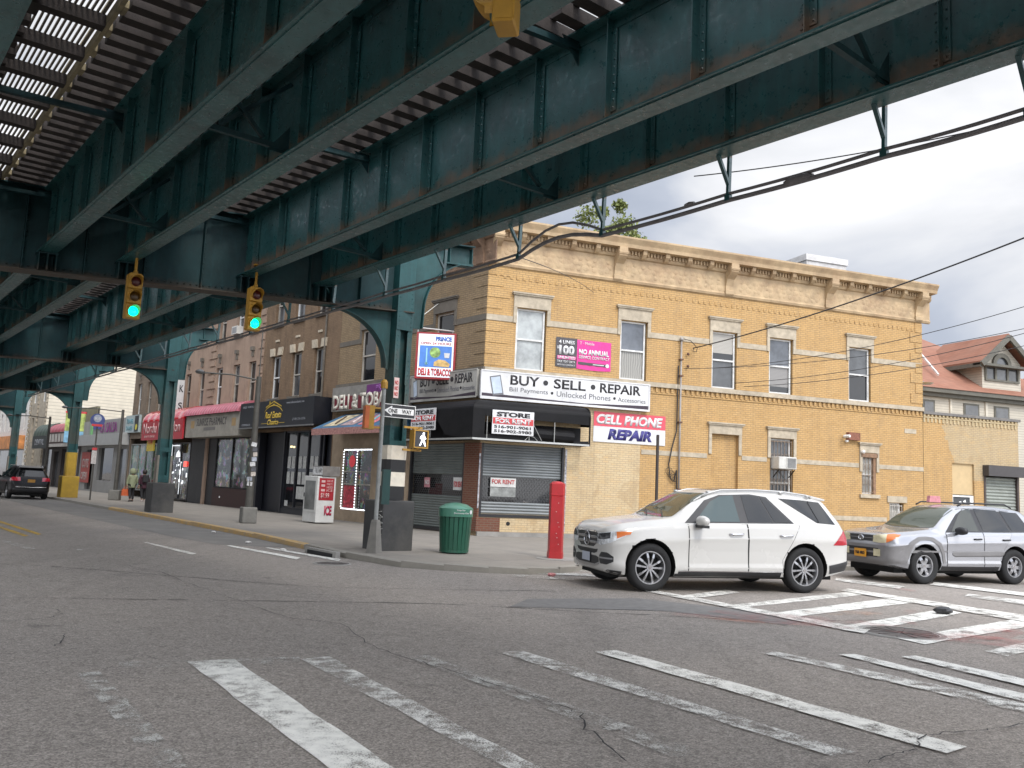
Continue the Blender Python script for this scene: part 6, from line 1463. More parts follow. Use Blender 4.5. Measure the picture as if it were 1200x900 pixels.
def person(loc,rz,h,label,coatmat,coatlen,hood=False,bag=None,hair=(.02,.015,.012),shoemat=None,step=.14):
    # faces +y (walking away); one continuous body, clothes over it
    e=empty('person',loc,rz,label,'person'); k=h/1.7
    V=[(0,0,.92),(0,0,1.12),(0,.01,1.35),(0,.01,1.46),(0,.02,1.53),(0,.03,1.62),
       (.17,0,1.39),(.235,-.03,1.13),(.22,.08,.9),(.22,.11,.82),(-.17,0,1.39),(-.235,.04,1.13),(-.24,.02,.88),(-.24,.03,.8),
       (.09,0,.86),(.10,step*.6,.5),(.10,step*.3,.1),(.10,step*.3+.14,.04),(-.09,0,.86),(-.10,-step*.3,.5),(-.10,-step*1.4,.13),(-.10,-step*1.4+.12,.05)]
    E_=[(0,1),(1,2),(2,3),(3,4),(4,5),(2,6),(6,7),(7,8),(8,9),(2,10),(10,11),(11,12),(12,13),(0,14),(14,15),(15,16),(16,17),(0,18),(18,19),(19,20),(20,21)]
    Rd=[.15,.135,.15,.06,.075,.095,.07,.05,.035,.03,.07,.05,.035,.03,.09,.062,.042,.04,.09,.062,.042,.04]
    V=[(x*k,y*k,z*k) for x,y,z in V]; Rd=[r*k for r in Rd]
    body=skin('body',V,E_,Rd,SKINM,e)
    # trousers
    tv=[V[0],V[14],V[15],V[16],V[18],V[19],V[20]]; skin('trousers',tv,[(0,1),(1,2),(2,3),(0,4),(4,5),(5,6)],[.16*k,.105*k,.08*k,.06*k,.105*k,.08*k,.06*k],TROU,e)
    # coat with sleeves
    cv=[(0,0,coatlen*k),(0,0,1.0*k),(0,0,1.2*k),(0,0,1.4*k),V[6],V[7],(V[8][0],V[8][1],V[8][2]),V[10],V[11],(V[12][0],V[12][1],V[12][2])]
    skin('coat',cv,[(0,1),(1,2),(2,3),(3,4),(4,5),(5,6),(3,7),(7,8),(8,9)],[.215*k,.2*k,.185*k,.15*k,.095*k,.075*k,.055*k,.095*k,.075*k,.055*k],coatmat,e,root=1)
    m=MB()
    for x,y in ((.10*k,(step*.3+.06)*k),(-.10*k,(-step*1.4+.05)*k)): m.lathe([(.02,0),(.055,.005),(.06,.05),(.04,.09)],c=(x,y,0),n=12); m.box(x-.04,x+.04,y,y+.14,.0,.06)
    m.build('shoes',shoemat or SHOE,e)
    if hood:
        m=MB(); m.lathe([(.14,-.12),(.165,-.04),(.16,.06),(.12,.15),(.0,.19)],c=(0,.02*k,1.62*k),n=16); m.build('hood',coatmat,e,smooth=True)
    else:
        m=MB(); m.lathe([(.06,-.12),(.11,-.07),(.125,.02),(.105,.09),(0,.13)],c=(0,.0,1.63*k),n=16); m.build('hair',pm('hair_dark',hair,.6),e,smooth=True)
    # face features on the far side
    m=MB(); m.lathe([(0,0),(.014,.0),(.016,.03),(0,.05)],c=(0,(.12)*k,1.6*k),n=6); m.build('nose',SKINM,body)
    for fx in (-1,1):
        hx,hy,hz=(V[13] if fx<0 else V[9])
        m=MB()
        for j in range(4): m.tube([(hx+(j-1.5)*.018,hy+.01,hz-.02),(hx+(j-1.5)*.02,hy+.02,hz-.06),(hx+(j-1.5)*.018,hy+.0,hz-.085+.006*abs(j-1.5))],.009,5)
        m.tube([(hx-fx*.02,hy+.02,hz),(hx-fx*.035,hy+.045,hz-.04)],.01,5); m.build('fingers',SKINM,body)
    return e,V
gr=pm('coat_pale_green',(.21,.23,.14),.85,.15,scale=6,bump=.3); mr=pm('coat_maroon',(.055,.018,.03),.85,.3,scale=6,bump=.3)
p1,V1=person((-19.95,45.9,0),40,1.66,'person in a pale green hooded coat walking away with an orange shopping bag',gr,.72,hood=True)
m=MB(); m.prism([(-.2,.0),(.2,.0),(.17,.36),(-.17,.36)],-.07,.07,'y'); 
e=empty('shopping_bag',(-20.25,45.85,.3),40,'orange red shopping bag carried by the walker in the pale green coat','bag'); m.build('bag',pm('bag_orange',(.5,.1,.03),.6,.2,scale=8),e); m=MB(); m.tube([(-.1,0,.35),(-.07,0,.46),(.07,0,.46),(.1,0,.35)],.012,5); m.build('handle',pm('bag_orange',(.5,.1,.03),.6),e)
p2,V2=person((-19.75,46.9,0),40,1.66,'person in a dark maroon coat walking away beside the green coated walker',mr,.68,hood=False,shoemat=pm('shoes_pale',(.4,.35,.33),.6))
e=empty('backpack',(-19.75,46.9,1.02),40,'dark backpack worn by the walker in the maroon coat','backpack'); m=MB(); m.box(-.16,.16,-.31,-.17,0,.42); o=m.build('pack',pm('pack_dark',(.02,.02,.022),.8,.3),e); bevel(o,.05,3); m=MB(); m.box(-.12,.12,-.335,-.311,.04,.22); m.build('pocket',pm('pack_dark',(.02,.02,.022),.8,.3),e)
p3,V3=person((-25.35,47.0,0),-20,1.66,'person in dark clothes standing between the parked black car and the yellow block',pm('coat_dark',(.03,.028,.03),.85,.3),.85)
# ================================================================== CARS

def interp(pts,x):
    # monotone-ish cubic (catmull with clamped slopes)
    if x<=pts[0][0]: return pts[0][1]
    if x>=pts[-1][0]: return pts[-1][1]
    for i in range(len(pts)-1):
        if pts[i][0]<=x<=pts[i+1][0]: break
    x0,y0=pts[i];x1,y1=pts[i+1];h=x1-x0;d=(y1-y0)/h
    def sl(j):
        if j==0 or j==len(pts)-1: return d
        a=(pts[j][1]-pts[j-1][1])/(pts[j][0]-pts[j-1][0]); b=(pts[j+1][1]-pts[j][1])/(pts[j+1][0]-pts[j][0])
        return 0 if a*b<=0 else 2*a*b/(a+b)
    m0,m1=sl(i),sl(i+1); t=(x-x0)/h
    return y0*(2*t**3-3*t*t+1)+m0*h*(t**3-2*t*t+t)+y1*(-2*t**3+3*t*t)+m1*h*(t**3-t*t)
TYRE=pm('tyre_rubber',(.009,.009,.0095),.8,.2,scale=10,dirt=.1,dirtcol=(.04,.038,.035)); ALLOY=pm('alloy_silver',(.34,.34,.35),.3,.08,metal=.8); CHROME=pm('chrome',(.6,.6,.62),.12,0,metal=1.); TRIMB=pm('black_trim',(.02,.02,.022),.5,.2,scale=4,dirt=.2,dirtcol=(.06,.055,.05)); ARCH=pm('wheel_well',(.006,.006,.006),.9)
def carglass(name,col): 
    t=NT(name); t.set(color=col,rough=.03,spec=.45); return t.mat
def wheel(parent,x,y,r,side,rimr,spokes,kind,w=.23,style='twin'):
    w_=bpy.data.objects.new('wheel',None); link(w_); w_.parent=parent; w_.location=(x,y,r); w_.rotation_euler=(0,random.uniform(0,1.2),0)
    s=side; h=w/2
    m=MB(); P=[(rimr,-h*.82),(rimr+.02,-h*.95),(r*.87,-h*1.02),(r*.965,-h*.86),(r,-h*.6),(r,h*.6),(r*.965,h*.86),(r*.87,h*1.02),(rimr+.02,h*.95),(rimr,h*.82)]
    m.lathe(P,n=44,axis='y',cap=False); t=m.build('tyre',TYRE,w_,smooth=True,auto=40)
    # groove rings on the tread
    m=MB(); 
    for k in range(40):
        a=k/40*6.283; c=(math.cos(a)*r,math.sin(a)*r); 
    m=MB(); m.lathe([(rimr+.004,-h*.84),(rimr-.014,-h*.84),(rimr-.03,-h*.5),(rimr-.045,0),(rimr-.03,h*.5),(rimr-.014,h*.84),(rimr+.004,h*.84)],n=40,axis='y',cap=False)
    yf=s*h*.62
    for k in range(spokes):
        a=2*math.pi*k/spokes
        def P3(rr,aa,y): return (rr*math.cos(aa),y,rr*math.sin(aa))
        if style=='twin': segs=[((.05,a-.3),(rimr*.98,a-.27)),((.05,a+.3),(rimr*.98,a+.27)),]
        else: segs=[((.04,a),(rimr*.97,a))]
        for (r0,a0),(r1,a1) in segs:
            wd0,wd1=(.013,.017) if style=='twin' else (.035,.038)
            p0=Vector(P3(r0,a0,yf-s*.012)); p1=Vector(P3(r1,a1,yf-s*.03)); pm_=(p0+p1)/2+Vector((0,s*.012,0))
            m.beam(p0,pm_,wd0*2,.03,up=(0,1,0)); m.beam(pm_,p1,wd1*2,.03,up=(0,1,0))
    m.lathe([(0,0),(.055,0),(.06,-.02*s),(.06,-.06*s)],c=(0,yf+s*.012,0),n=20,axis='y')
    rim=m.build('rim',ALLOY,w_,smooth=True,auto=35)
    m=MB(); m.lathe([(0,0),(rimr-.03,0),(rimr-.02,-s*.05)],c=(0,yf-s*.075,0),n=24,axis='y'); m.build('brake_backing',ARCH,w_)
    m=MB(); m.lathe([(0,0),(.03,0),(.03,-s*.01)],c=(0,yf+s*.017,0),n=14,axis='y'); m.build('hub_cap',CHROME,rim)
    return w_
def car(name,label,loc,rz,sc,S,paint,group=None,cat='car'):
    root=empty(name,loc,rz,label,cat,group); root.scale=(sc,sc,sc)
    L=S['L']; top=S['top']; belt=S['belt']; bot=S['bot']; W=S['w']; WR=S['wr']
    def ring(x):
        zt=interp(top,x); zb=interp(bot,x); zl=min(interp(belt,x),zt-.02); w=interp(W,x); wr=min(interp(WR,x),w*.97); g=max(0,min(1,(zt-zl)/.45))
        e_=.05*g+.02; h=zl-zb
        pts=[(0,zb),(w*.8,zb),(w*.93,zb+.03),(w*.972,zb+.10),(w*.99,zb+h*.20),(w*.982,zb+h*.28),(w*.984,zb+h*.5),(w*.992,zb+h*.66),(w*1.0,zb+h*.74),(w*.992,zb+h*.775),(w*.978,zb+h*.92),(w*.945,zl)]
        xs=w*.945-.012*g
        for f in (.04,.35,.68,.96): pts.append((xs+(wr-xs)*f,zl+(zt-e_-zl)*f))
        pts+=[(wr-.035*g-.02,zt-e_*.35),(wr*.8,zt-.012),(wr*.45,zt-.002),(0,zt)]
        return pts
    xs=[]; x=0.
    while x<L-1e-6:
        xs.append(x); x+= .02 if (x<.16 or x>L-.2) else .045
    xs.append(L)
    m=MB(); vs=[]; n=None
    for x in xs:
        r=ring(x); full=r+[(-y,z) for y,z in reversed(r[1:-1])]; n=len(full); vs+=[(x,y,z) for y,z in full]
    fs=[]
    for i in range(len(xs)-1):
        for k in range(n): fs.append((i*n+k,(i+1)*n+k,(i+1)*n+(k+1)%n,i*n+(k+1)%n))
    fs.append(tuple(range(n))); fs.append(tuple(reversed([(len(xs)-1)*n+k for k in range(n)])))
    m.add(vs,fs); body=m.build('body',[paint,ARCH],None,smooth=True,auto=38)
    # wheel openings
    cut=MB(); ra=S['ra']; wb=S['wheels']
    for x in wb:
        for sg in (-1,1): cut.lathe([(0,-.3),(ra,-.3),(ra,.3),(0,.3)],c=(x,sg*(S['hw']-.05),S['wr_']+.02),n=48,axis='y')
    co=cut.build('c',ARCH); md=body.modifiers.new('b','BOOLEAN'); md.object=co; md.operation='DIFFERENCE'; md.solver='EXACT'
    dg=bpy.context.evaluated_depsgraph_get(); nm=bpy.data.meshes.new_from_object(body.evaluated_get(dg)); body.modifiers.clear(); body.data=nm; bpy.data.objects.remove(co)
    while len(nm.materials)<2: nm.materials.append(ARCH)
    nm.materials[0]=paint; nm.materials[1]=ARCH
    for p in nm.polygons:
        c=p.center; inn=False
        for x in wb:
            d=math.hypot(c.x-x,c.z-(S['wr_']+.02))
            if d<ra+.006 and abs(c.y)<S['hw']-.015 and (abs(p.normal.y)>.95 or d>ra*.9) and abs(c.y)>.3: inn=True
        p.material_index=1 if inn else 0
    for p in nm.polygons: p.use_smooth=True
    nm.set_sharp_from_angle(angle=R(38))
    body.parent=root; body.name='body'
    bm=bmesh.new(); bm.from_mesh(nm); bvh=BVHTree.FromBMesh(bm); bm.free()
    def hit(o,d):
        r=bvh.ray_cast(Vector(o),Vector(d).normalized()); return r[0],r[1]
    def patch(name,lo,hi,mat,mode,off=.004,nu=14,nv=8,parent=None,both=True,smooth=True,thick=0.,ang=None):
        # lo, hi: polylines of equal length in the projection plane; filled between and draped on the body
        out=[]
        def at(pl,f):
            s_=f*(len(pl)-1); i=min(int(s_),len(pl)-2); t=s_-i; return (pl[i][0]+(pl[i+1][0]-pl[i][0])*t,pl[i][1]+(pl[i+1][1]-pl[i][1])*t)
        for sg in ((-1,1) if both else (-1,)):
            m=MB(); vs=[]; bad=[]
            for j in range(nv+1):
                for i in range(nu+1):
                    a=at(lo,i/nu); b=at(hi,i/nu); p=(a[0]+(b[0]-a[0])*j/nv,a[1]+(b[1]-a[1])*j/nv)
                    if mode=='side': o=(p[0],sg*3,p[1]); d=(0,-sg,0)
                    elif mode=='front': o=(-3,p[0]*(sg if both else 1),p[1]); d=(1,0,0)
                    elif mode=='rear': o=(L+3,p[0]*(sg if both else 1),p[1]); d=(-1,0,0)
                    elif mode=='top': o=(p[0],p[1],4); d=(0,0,-1)
                    elif mode=='corner': 
                        # oblique: p=(s,z) with s measured along the diagonal
                        dd=Vector((math.cos(ang),-sg*math.sin(ang),0)); tt=Vector((math.sin(ang),sg*math.cos(ang),0)); base=Vector((S['cx'],sg*S['cy'],0)); o=base+tt*p[0]-dd*4; o=(o.x,o.y,p[1]); d=dd
                    h,nn=hit(o,d)
                    bad.append(h is None or (mode=='side' and h.y*sg<0))
                    if h is None: h=Vector(o)+Vector(d)*3; nn=-Vector(d)
                    if nn.dot(Vector(d))>0: nn=-nn
                    vs.append(h+nn*off)
            nn_=nu+1
            m.add(vs,[(j*nn_+i,j*nn_+i+1,(j+1)*nn_+i+1,(j+1)*nn_+i) for j in range(nv) for i in range(nu) if not any(bad[q] for q in (j*nn_+i,j*nn_+i+1,(j+1)*nn_+i+1,(j+1)*nn_+i))])
            if not m.f: continue
            ob=m.build(name,mat,parent or root,smooth=smooth); out.append(ob)
            if thick:
                bm=bmesh.new(); bm.from_mesh(ob.data); r=bmesh.ops.solidify(bm,geom=bm.faces[:],thickness=thick); bm.to_mesh(ob.data); bm.free()
            if not both: break
        return out
    S['build'](root,patch,hit,S,paint)
    for x in wb:
        for sg in (-1,1): wheel(root,x,sg*(S['hw']-.145),S['wr_'],sg,S['rim'],S['spokes'],S,style=S.get('style','twin'))
    # underbody
    m=MB(); m.box(.25,L-.25,-.6,.6,.2,.32); m.build('underbody',ARCH,root)
    q=S.get('nose',1.)
    for o in [c for c in root.children if c.type=='MESH']+[g for c in root.children for g in c.children if c.type=='MESH' and g.type=='MESH']:
        if o.name.startswith(('door_mirror','mirror_base')): continue
        for v in o.data.vertices:
            if v.co.x<.45: v.co.x=.45-(.45-v.co.x)*q
    return root
GLS=carglass('car_glass_tinted',(.012,.013,.014)); GLF=carglass('car_glass_front',(.06,.085,.085)); WS=carglass('windscreen_glass',(.07,.08,.06))
HL=pm('headlamp_clear',(.6,.62,.64),.1,.5,scale=14,spec=1.); TLR=pm('tail_lamp_red',(.42,.015,.03),.15,.15,coat=.5); AMB=pm('indicator_amber',(.6,.16,.04),.2,.2)
def quadp(x0,x1,z0,z1): return [(x0,z0),(x1,z0)],[(x0,z1),(x1,z1)]
def build_gle(root,patch,hit,S,paint):
    DS=pm('door_gap',(.03,.03,.03),.7)
    # glazing
    patch('window_surround',[(1.52,1.115),(2.2,1.135),(3.0,1.15),(3.62,1.165)],[(2.0,1.50),(2.3,1.60),(2.9,1.635),(3.22,1.60)],BLACK,'side',off=.003,nu=30)
    patch('front_window',[(1.72,1.14),(2.1,1.15),(2.56,1.16)],[(2.10,1.48),(2.3,1.575),(2.56,1.605)],GLF,'side',off=.007,nu=20)
    patch('rear_window',[(2.72,1.165),(3.0,1.17),(3.20,1.178)],[(2.72,1.607),(2.9,1.607),(3.06,1.595)],GLS,'side',off=.007,nu=14)
    patch('rear_window',[(3.23,1.18),(3.4,1.18),(3.56,1.18)],[(3.09,1.59),(3.14,1.575),(3.2,1.55)],GLS,'side',off=.007,nu=10)
    patch('quarter_window',[(3.88,1.33),(4.1,1.19),(4.5,1.17)],[(3.46,1.585),(3.95,1.57),(4.33,1.545)],GLS,'side',off=.005,nu=16)
    patch('windscreen',[(1.38,-.70),(1.30,-.35),(1.27,0),(1.30,.35),(1.38,.70)],[(2.08,-.60),(2.03,-.3),(2.02,0),(2.03,.3),(2.08,.60)],WS,'top',off=.005,nu=20,nv=12,both=False)
    patch('sunroof',[(2.3,-.42),(2.27,0),(2.3,.42)],[(3.0,-.42),(3.0,0),(3.0,.42)],pm('sunroof_glass',(.09,.05,.035),.1,.1),'top',off=.004,nu=10,both=False)
    # doors as draped panels with a shadow gap around
    patch('door_gap',[(1.568,.33),(1.568,1.10)],[(2.68,.33),(2.665,1.13)],DS,'side',off=.002,nu=18,nv=24); patch('door_gap',[(2.68,.33),(2.67,1.13)],[(3.374,.34),(3.358,.55),(3.514,.79),(3.715,1.14)],DS,'side',off=.002,nu=18,nv=18)
    a=patch('front_door',[(1.58,.335),(2.0,.335),(2.68,.335)],[(1.58,1.105),(2.0,1.112),(2.66,1.125)],paint,'side',off=.009,nu=30,nv=60)
    b=patch('rear_door',[(2.70,.335),(2.70,.6),(2.70,.8),(2.69,1.128)],[(3.36,.345),(3.345,.55),(3.50,.79),(3.70,1.135)],paint,'side',off=.009,nu=60,nv=30)
    # the rear door is cut away round the arch: cover with quarter panel
    patch('quarter_panel',[(3.31,.335),(3.42,.42),(3.52,.50)],[(3.80,1.135),(3.9,1.14),(4.0,1.14)],paint,'side',off=.0065,nu=8,nv=18) if False else None
    for dr,x in ((a,2.45),(b,3.42)):
        for o,sg in zip(dr,(-1,1)):
            h_,n_=hit((x,sg*3,.95),(0,-sg,0)); y=h_.y+sg*.008
            m=MB(); m.tube([(x-.13,y+sg*.0,.955),(x-.1,y+sg*.035,.955),(x+.1,y+sg*.035,.965),(x+.13,y,.97)],.017,8); m.build('door_handle',CHROME,o,smooth=True)
            m=MB(); m.lathe([(0,0),(.075,0),(.08,sg*.002)],c=(x,y,.95),n=16,axis='y'); 
    # lower cladding, arches
    patch('sill_cladding',[(1.33,.235),(3.4,.235)],[(1.33,.335),(3.4,.345)],TRIMB,'side',off=.012,nu=30,nv=3)
    patch('chrome_strip',[(1.4,.337),(3.36,.345)],[(1.4,.352),(3.36,.36)],CHROME,'side',off=.013,nu=30,nv=1)
    patch('rear_cladding',[(4.31,.33),(4.79,.40)],[(4.29,.47),(4.80,.56)],TRIMB,'side',off=.008,nu=14,nv=4)
    patch('bumper_cladding',[(.08,.25),(.39,.25)],[(.08,.335),(.39,.32)],TRIMB,'side',off=.008,nu=10,nv=3)
    m=MB()
    for sg in (-1,1):
        m.tube([(1.98,sg*.59,1.56),(2.15,sg*.595,1.635),(2.35,sg*.59,1.685),(3.0,sg*.575,1.715),(3.6,sg*.565,1.705),(4.1,sg*.55,1.66),(4.2,sg*.54,1.62)],.016,8)
        for x,z in ((2.12,1.63),(3.55,1.67),(4.1,1.63)): m.box(x-.04,x+.04,sg*.58-.015,sg*.58+.015,z,z+.035)
    m.build('roof_rail',pm('rail_satin',(.5,.5,.49),.35,.05,metal=.3),root,smooth=True)
    m=MB(); m.prism([(4.2,1.66),(4.5,1.605),(4.49,1.57),(4.2,1.60)],-.54,.54,'y'); o=m.build('spoiler',paint,root); bevel(o,.012,2)
    patch('tailgate_glass',[(-.55,1.16),(0,1.14),(.55,1.16)],[(-.5,1.52),(0,1.53),(.5,1.52)],GLS,'rear',off=.006,nu=16,both=False)
    # front
    patch('grille',[(.0,.66),(.28,.66),(.42,.74)],[(.0,.905),(.3,.905),(.44,.88)],pm('grille_dark',(.03,.03,.032),.35,.2),'front',off=.006,nu=12,nv=8)
    for z in (.735,.82):
        patch('grille_bar',[(0,z-.022),(.41,z-.018)],[(0,z+.022),(.415,z+.022)],ALLOY,'front',off=.022,nu=8,nv=2,thick=.012)
    patch('grille_surround',[(0,.905),(.3,.905),(.44,.88)],[(0,.92),(.32,.92),(.46,.89)],CHROME,'front',off=.012,nu=12,nv=1)
    h_,n_=hit((-3,0,.785),(1,0,0)); fx=h_.x-.03
    m=MB(); R_=.115
    m.tube([(fx,R_*math.cos(a*.5236),.785+R_*math.sin(a*.5236)) for a in range(13)],.012,6)
    for a in (90,210,330): m.prism([(0+.02*math.cos(R(a+90)),.785+.02*math.sin(R(a+90))),(R_*math.cos(R(a)),.785+R_*math.sin(R(a))),(0-.02*math.cos(R(a+90)),.785-.02*math.sin(R(a+90)))],fx-.012,fx+.004,'x')
    m.build('round_emblem',CHROME,root)
    patch('lower_intake',[(0,.555),(.3,.555),(.42,.58)],[(0,.625),(.36,.625),(.46,.635)],TRIMB,'front',off=.005,nu=10,nv=4)
    patch('lower_intake',[(0,.37),(.35,.37),(.52,.40)],[(0,.52),(.4,.52),(.5,.50)],TRIMB,'front',off=.005,nu=10,nv=4)
    patch('skid_plate',[(0,.345),(.35,.345),(.5,.39)],[(0,.385),(.35,.385),(.55,.44)],ALLOY,'front',off=.012,nu=12,nv=3)
    h_,n_=hit((-3,0,.5),(1,0,0)); m=MB(); m.box(h_.x-.045,h_.x-.03,-.16,.16,.42,.56); pl=m.build('licence_plate',pm('plate_pale',(.45,.48,.55),.5,.1),root); m=MB(); m.box(h_.x-.03,h_.x+.01,-.18,.18,.4,.58); m.build('plate_holder',BLACK,pl)
    A=R(38)
    patch('headlamp',[(-.12,.73),(.02,.705),(.28,.76),(.62,.905)],[(-.10,.89),(.02,.905),(.28,.935),(.63,.955)],HL,'corner',off=.006,nu=18,nv=6,ang=A)
    patch('headlamp_inner',[(-.07,.80),(.1,.80),(.26,.83)],[(-.06,.885),(.1,.90),(.26,.92)],pm('lamp_dark_inner',(.05,.05,.055),.15,.5,scale=20),'corner',off=.009,nu=10,nv=5,ang=A)
    patch('indicator',[(.40,.83),(.5,.865),(.62,.905)],[(.38,.935),(.5,.945),(.63,.95)],AMB,'corner',off=.010,nu=8,nv=4,ang=A)
    patch('fog_lamp_vent',[(-.02,.46),(.02,.41),(.2,.41),(.34,.46)],[(-.02,.54),(.04,.60),(.2,.60),(.34,.54)],TRIMB,'corner',off=.006,nu=14,nv=5,ang=A)
    patch('fog_lamp_strip',[(.0,.495),(.32,.495)],[(.0,.52),(.32,.52)],ALLOY,'corner',off=.014,nu=8,nv=2,ang=A)
    # rear lamp wraps the corner
    patch('tail_lamp',[(4.38,.82),(4.6,.82),(4.79,.84)],[(4.62,1.06),(4.66,1.08),(4.73,1.08)],TLR,'side',off=.006,nu=14,nv=8)
    patch('tail_lamp',[(.42,.86),(.78,.84)],[(.46,1.0),(.8,1.04)],TLR,'rear',off=.006,nu=10,nv=5)
    # mirror
    for sg in (-1,1):
        m=MB(); m.lathe([(.0,-.13),(.07,-.12),(.095,-.03),(.095,.05),(.06,.12),(0,.135)],c=(0,0,0),n=16,axis='y'); o=m.build('door_mirror',paint,root,smooth=True); o.location=(1.76,sg*1.04,1.16); o.scale=(.9,1.12,.95)
        q=MB(); q.beam((0,-sg*.15,-.08),(0,0,-.05),.07,.05); q.box(-.07,.07,-.11,.11,-.115,-.07); q.build('mirror_base',BLACK,o)
    m=MB()
    for y0 in (-.5,.1): m.beam((1.30,y0,1.205),(1.52,y0+.48,1.31),.018,.012)
    m.build('wiper',BLACK,root)
    m=MB(); m.box(1.1,1.2,-.62,-.42,1.135,1.16); m.build('bonnet_vent',BLACK,root) if False else None
SG=dict(L=4.82,top=[(0,.915),(.04,.965),(.12,1.005),(.35,1.06),(.8,1.13),(1.25,1.185),(1.32,1.20),(1.7,1.44),(2.05,1.63),(2.25,1.685),(2.8,1.725),(3.4,1.72),(4.0,1.68),(4.35,1.63),(4.45,1.57),(4.62,1.30),(4.72,1.12),(4.78,.9),(4.82,.75)],
 belt=[(0,.82),(.1,.90),(.4,.975),(1.0,1.045),(1.5,1.085),(2.2,1.11),(3.2,1.14),(4.2,1.14),(4.6,1.10),(4.75,.95),(4.82,.7)],
 bot=[(0,.35),(.05,.30),(.3,.25),(.7,.22),(4.1,.24),(4.6,.32),(4.78,.40),(4.82,.5)],
 w=[(0,.60),(.02,.68),(.07,.77),(.17,.855),(.35,.91),(.7,.945),(1.2,.955),(2.5,.96),(3.8,.96),(4.3,.94),(4.6,.90),(4.74,.83),(4.80,.74),(4.82,.66)],
 wr=[(0,.5),(.1,.62),(.4,.76),(1.2,.80),(1.35,.80),(2.05,.62),(2.3,.60),(3.5,.59),(4.3,.56),(4.5,.60),(4.7,.72),(4.82,.55)],
 nose=.62,ra=.44,wheels=(.90,3.815),hw=.965,wr_=.385,rim=.262,spokes=5,cx=.0,cy=.55,build=build_gle)
PWH=pm('car_paint_white',(.52,.51,.485),.25,.02,scale=.8,dirt=.0,coat=.45)
def front_to_origin(wheelpt,wheelrear,S,sc,side):
    # place so that the near side wheel contact points fall where they stand on the road
    a=math.atan2(wheelrear[1]-wheelpt[1],wheelrear[0]-wheelpt[0]); fx=S['wheels'][0]*sc; y=side*(S['hw']-.03)*sc
    return (wheelpt[0]-fx*math.cos(a)+y*math.sin(a),wheelpt[1]-fx*math.sin(a)-y*math.cos(a),GZ),math.degrees(a)
o,a=front_to_origin((2.578,15.275),(5.614,16.189),SG,1.088,-1)
car('parked_suv','white SUV with twin spoke wheels stopped across the crosswalk in front of the brick building',o,a,1.088,SG,PWH)
bpy.data.objects['parked_suv'].name='white_suv_car' if False else 'stopped_car'
def build_rav(root,patch,hit,S,paint):
    DS=pm('door_gap',(.03,.03,.03),.7); CL=pm('grey_cladding',(.17,.165,.165),.5,.1,scale=3); YL=pm('lamp_yellowed',(.55,.50,.32),.2,.2,spec=1.)
    patch('window_surround',[(1.42,1.04),(2.2,1.065),(3.9,1.10)],[(1.92,1.42),(2.2,1.55),(3.75,1.50)],BLACK,'side',off=.003,nu=30)
    patch('front_window',[(1.6,1.065),(1.9,1.07),(2.35,1.08)],[(1.98,1.41),(2.1,1.50),(2.35,1.55)],carglass('car_glass_silver',(.04,.045,.04)),'side',off=.007,nu=16)
    patch('rear_window',[(2.48,1.085),(3.22,1.10)],[(2.48,1.55),(3.12,1.535)],GLS,'side',off=.007,nu=14); patch('quarter_window',[(3.3,1.11),(3.8,1.12)],[(3.22,1.53),(3.68,1.49)],GLS,'side',off=.007,nu=10)
    patch('windscreen',[(1.26,-.66),(1.18,-.33),(1.16,0),(1.18,.33),(1.26,.66)],[(1.92,-.55),(1.88,-.28),(1.87,0),(1.88,.28),(1.92,.55)],WS,'top',off=.005,nu=20,nv=12,both=False)
    patch('door_gap',[(1.408,.36),(1.408,1.03)],[(2.425,.36),(2.425,1.07)],DS,'side',off=.002,nu=18,nv=20); patch('door_gap',[(2.42,.36),(2.42,1.07)],[(2.914,.37),(2.904,.5),(3.03,.75),(3.275,1.08)],DS,'side',off=.002,nu=18,nv=18)
    a=patch('front_door',[(1.42,.365),(2.42,.365)],[(1.42,1.035),(2.42,1.065)],paint,'side',off=.009,nu=26,nv=50); b=patch('rear_door',[(2.44,.365),(2.44,.6),(2.44,.8),(2.44,1.066)],[(2.90,.37),(2.89,.5),(3.015,.75),(3.26,1.075)],paint,'side',off=.009,nu=50,nv=26)
    for dr,x in ((a,2.25),(b,3.06)):
        for o,sg in zip(dr,(-1,1)):
            h_,n_=hit((x,sg*3,.93),(0,-sg,0)); y=h_.y+sg*.008; m=MB(); m.tube([(x-.1,y,.925),(x-.08,y+sg*.03,.925),(x+.08,y+sg*.03,.93),(x+.1,y,.93)],.017,8); m.build('door_handle',BLACK,o,smooth=True)
    patch('side_moulding',[(1.55,.60),(1.62,.56),(2.9,.58),(3.0,.62)],[(1.55,.65),(1.6,.67),(2.85,.70),(3.0,.68)],CL,'side',off=.016,nu=24,nv=4,thick=.012)
    patch('sill_cladding',[(1.2,.27),(3.0,.27)],[(1.2,.365),(3.0,.365)],TRIMB,'side',off=.01,nu=24,nv=3)
    # grey front bumper
    patch('bumper',[(.0,.36),(.5,.36),(.80,.42)],[(0,.74),(.6,.74),(.86,.70)],CL,'front',off=.012,nu=20,nv=10,smooth=True)
    patch('bumper_side',[(.02,.40),(.36,.40)],[(.02,.72),(.52,.80)],CL,'side',off=.01,nu=14,nv=8)
    patch('arch_moulding',[(.36,.42),(.40,.62),(.5,.76),(.7,.87),(.85,.88)],[(.30,.5),(.33,.70),(.45,.84),(.66,.94),(.85,.95)],CL,'side',off=.012,nu=18,nv=3)
    patch('arch_moulding',[(.85,.88),(1.0,.87),(1.18,.77),(1.27,.62),(1.30,.42)],[(.85,.95),(1.04,.94),(1.24,.83),(1.33,.66),(1.37,.45)],CL,'side',off=.012,nu=18,nv=3)
    for z0,z1 in ((.62,.68),(.50,.58)): patch('bumper_slot',[(0,z0),(.44,z0)],[(0,z1),(.47,z1)],BLACK,'front',off=.017,nu=10,nv=2)
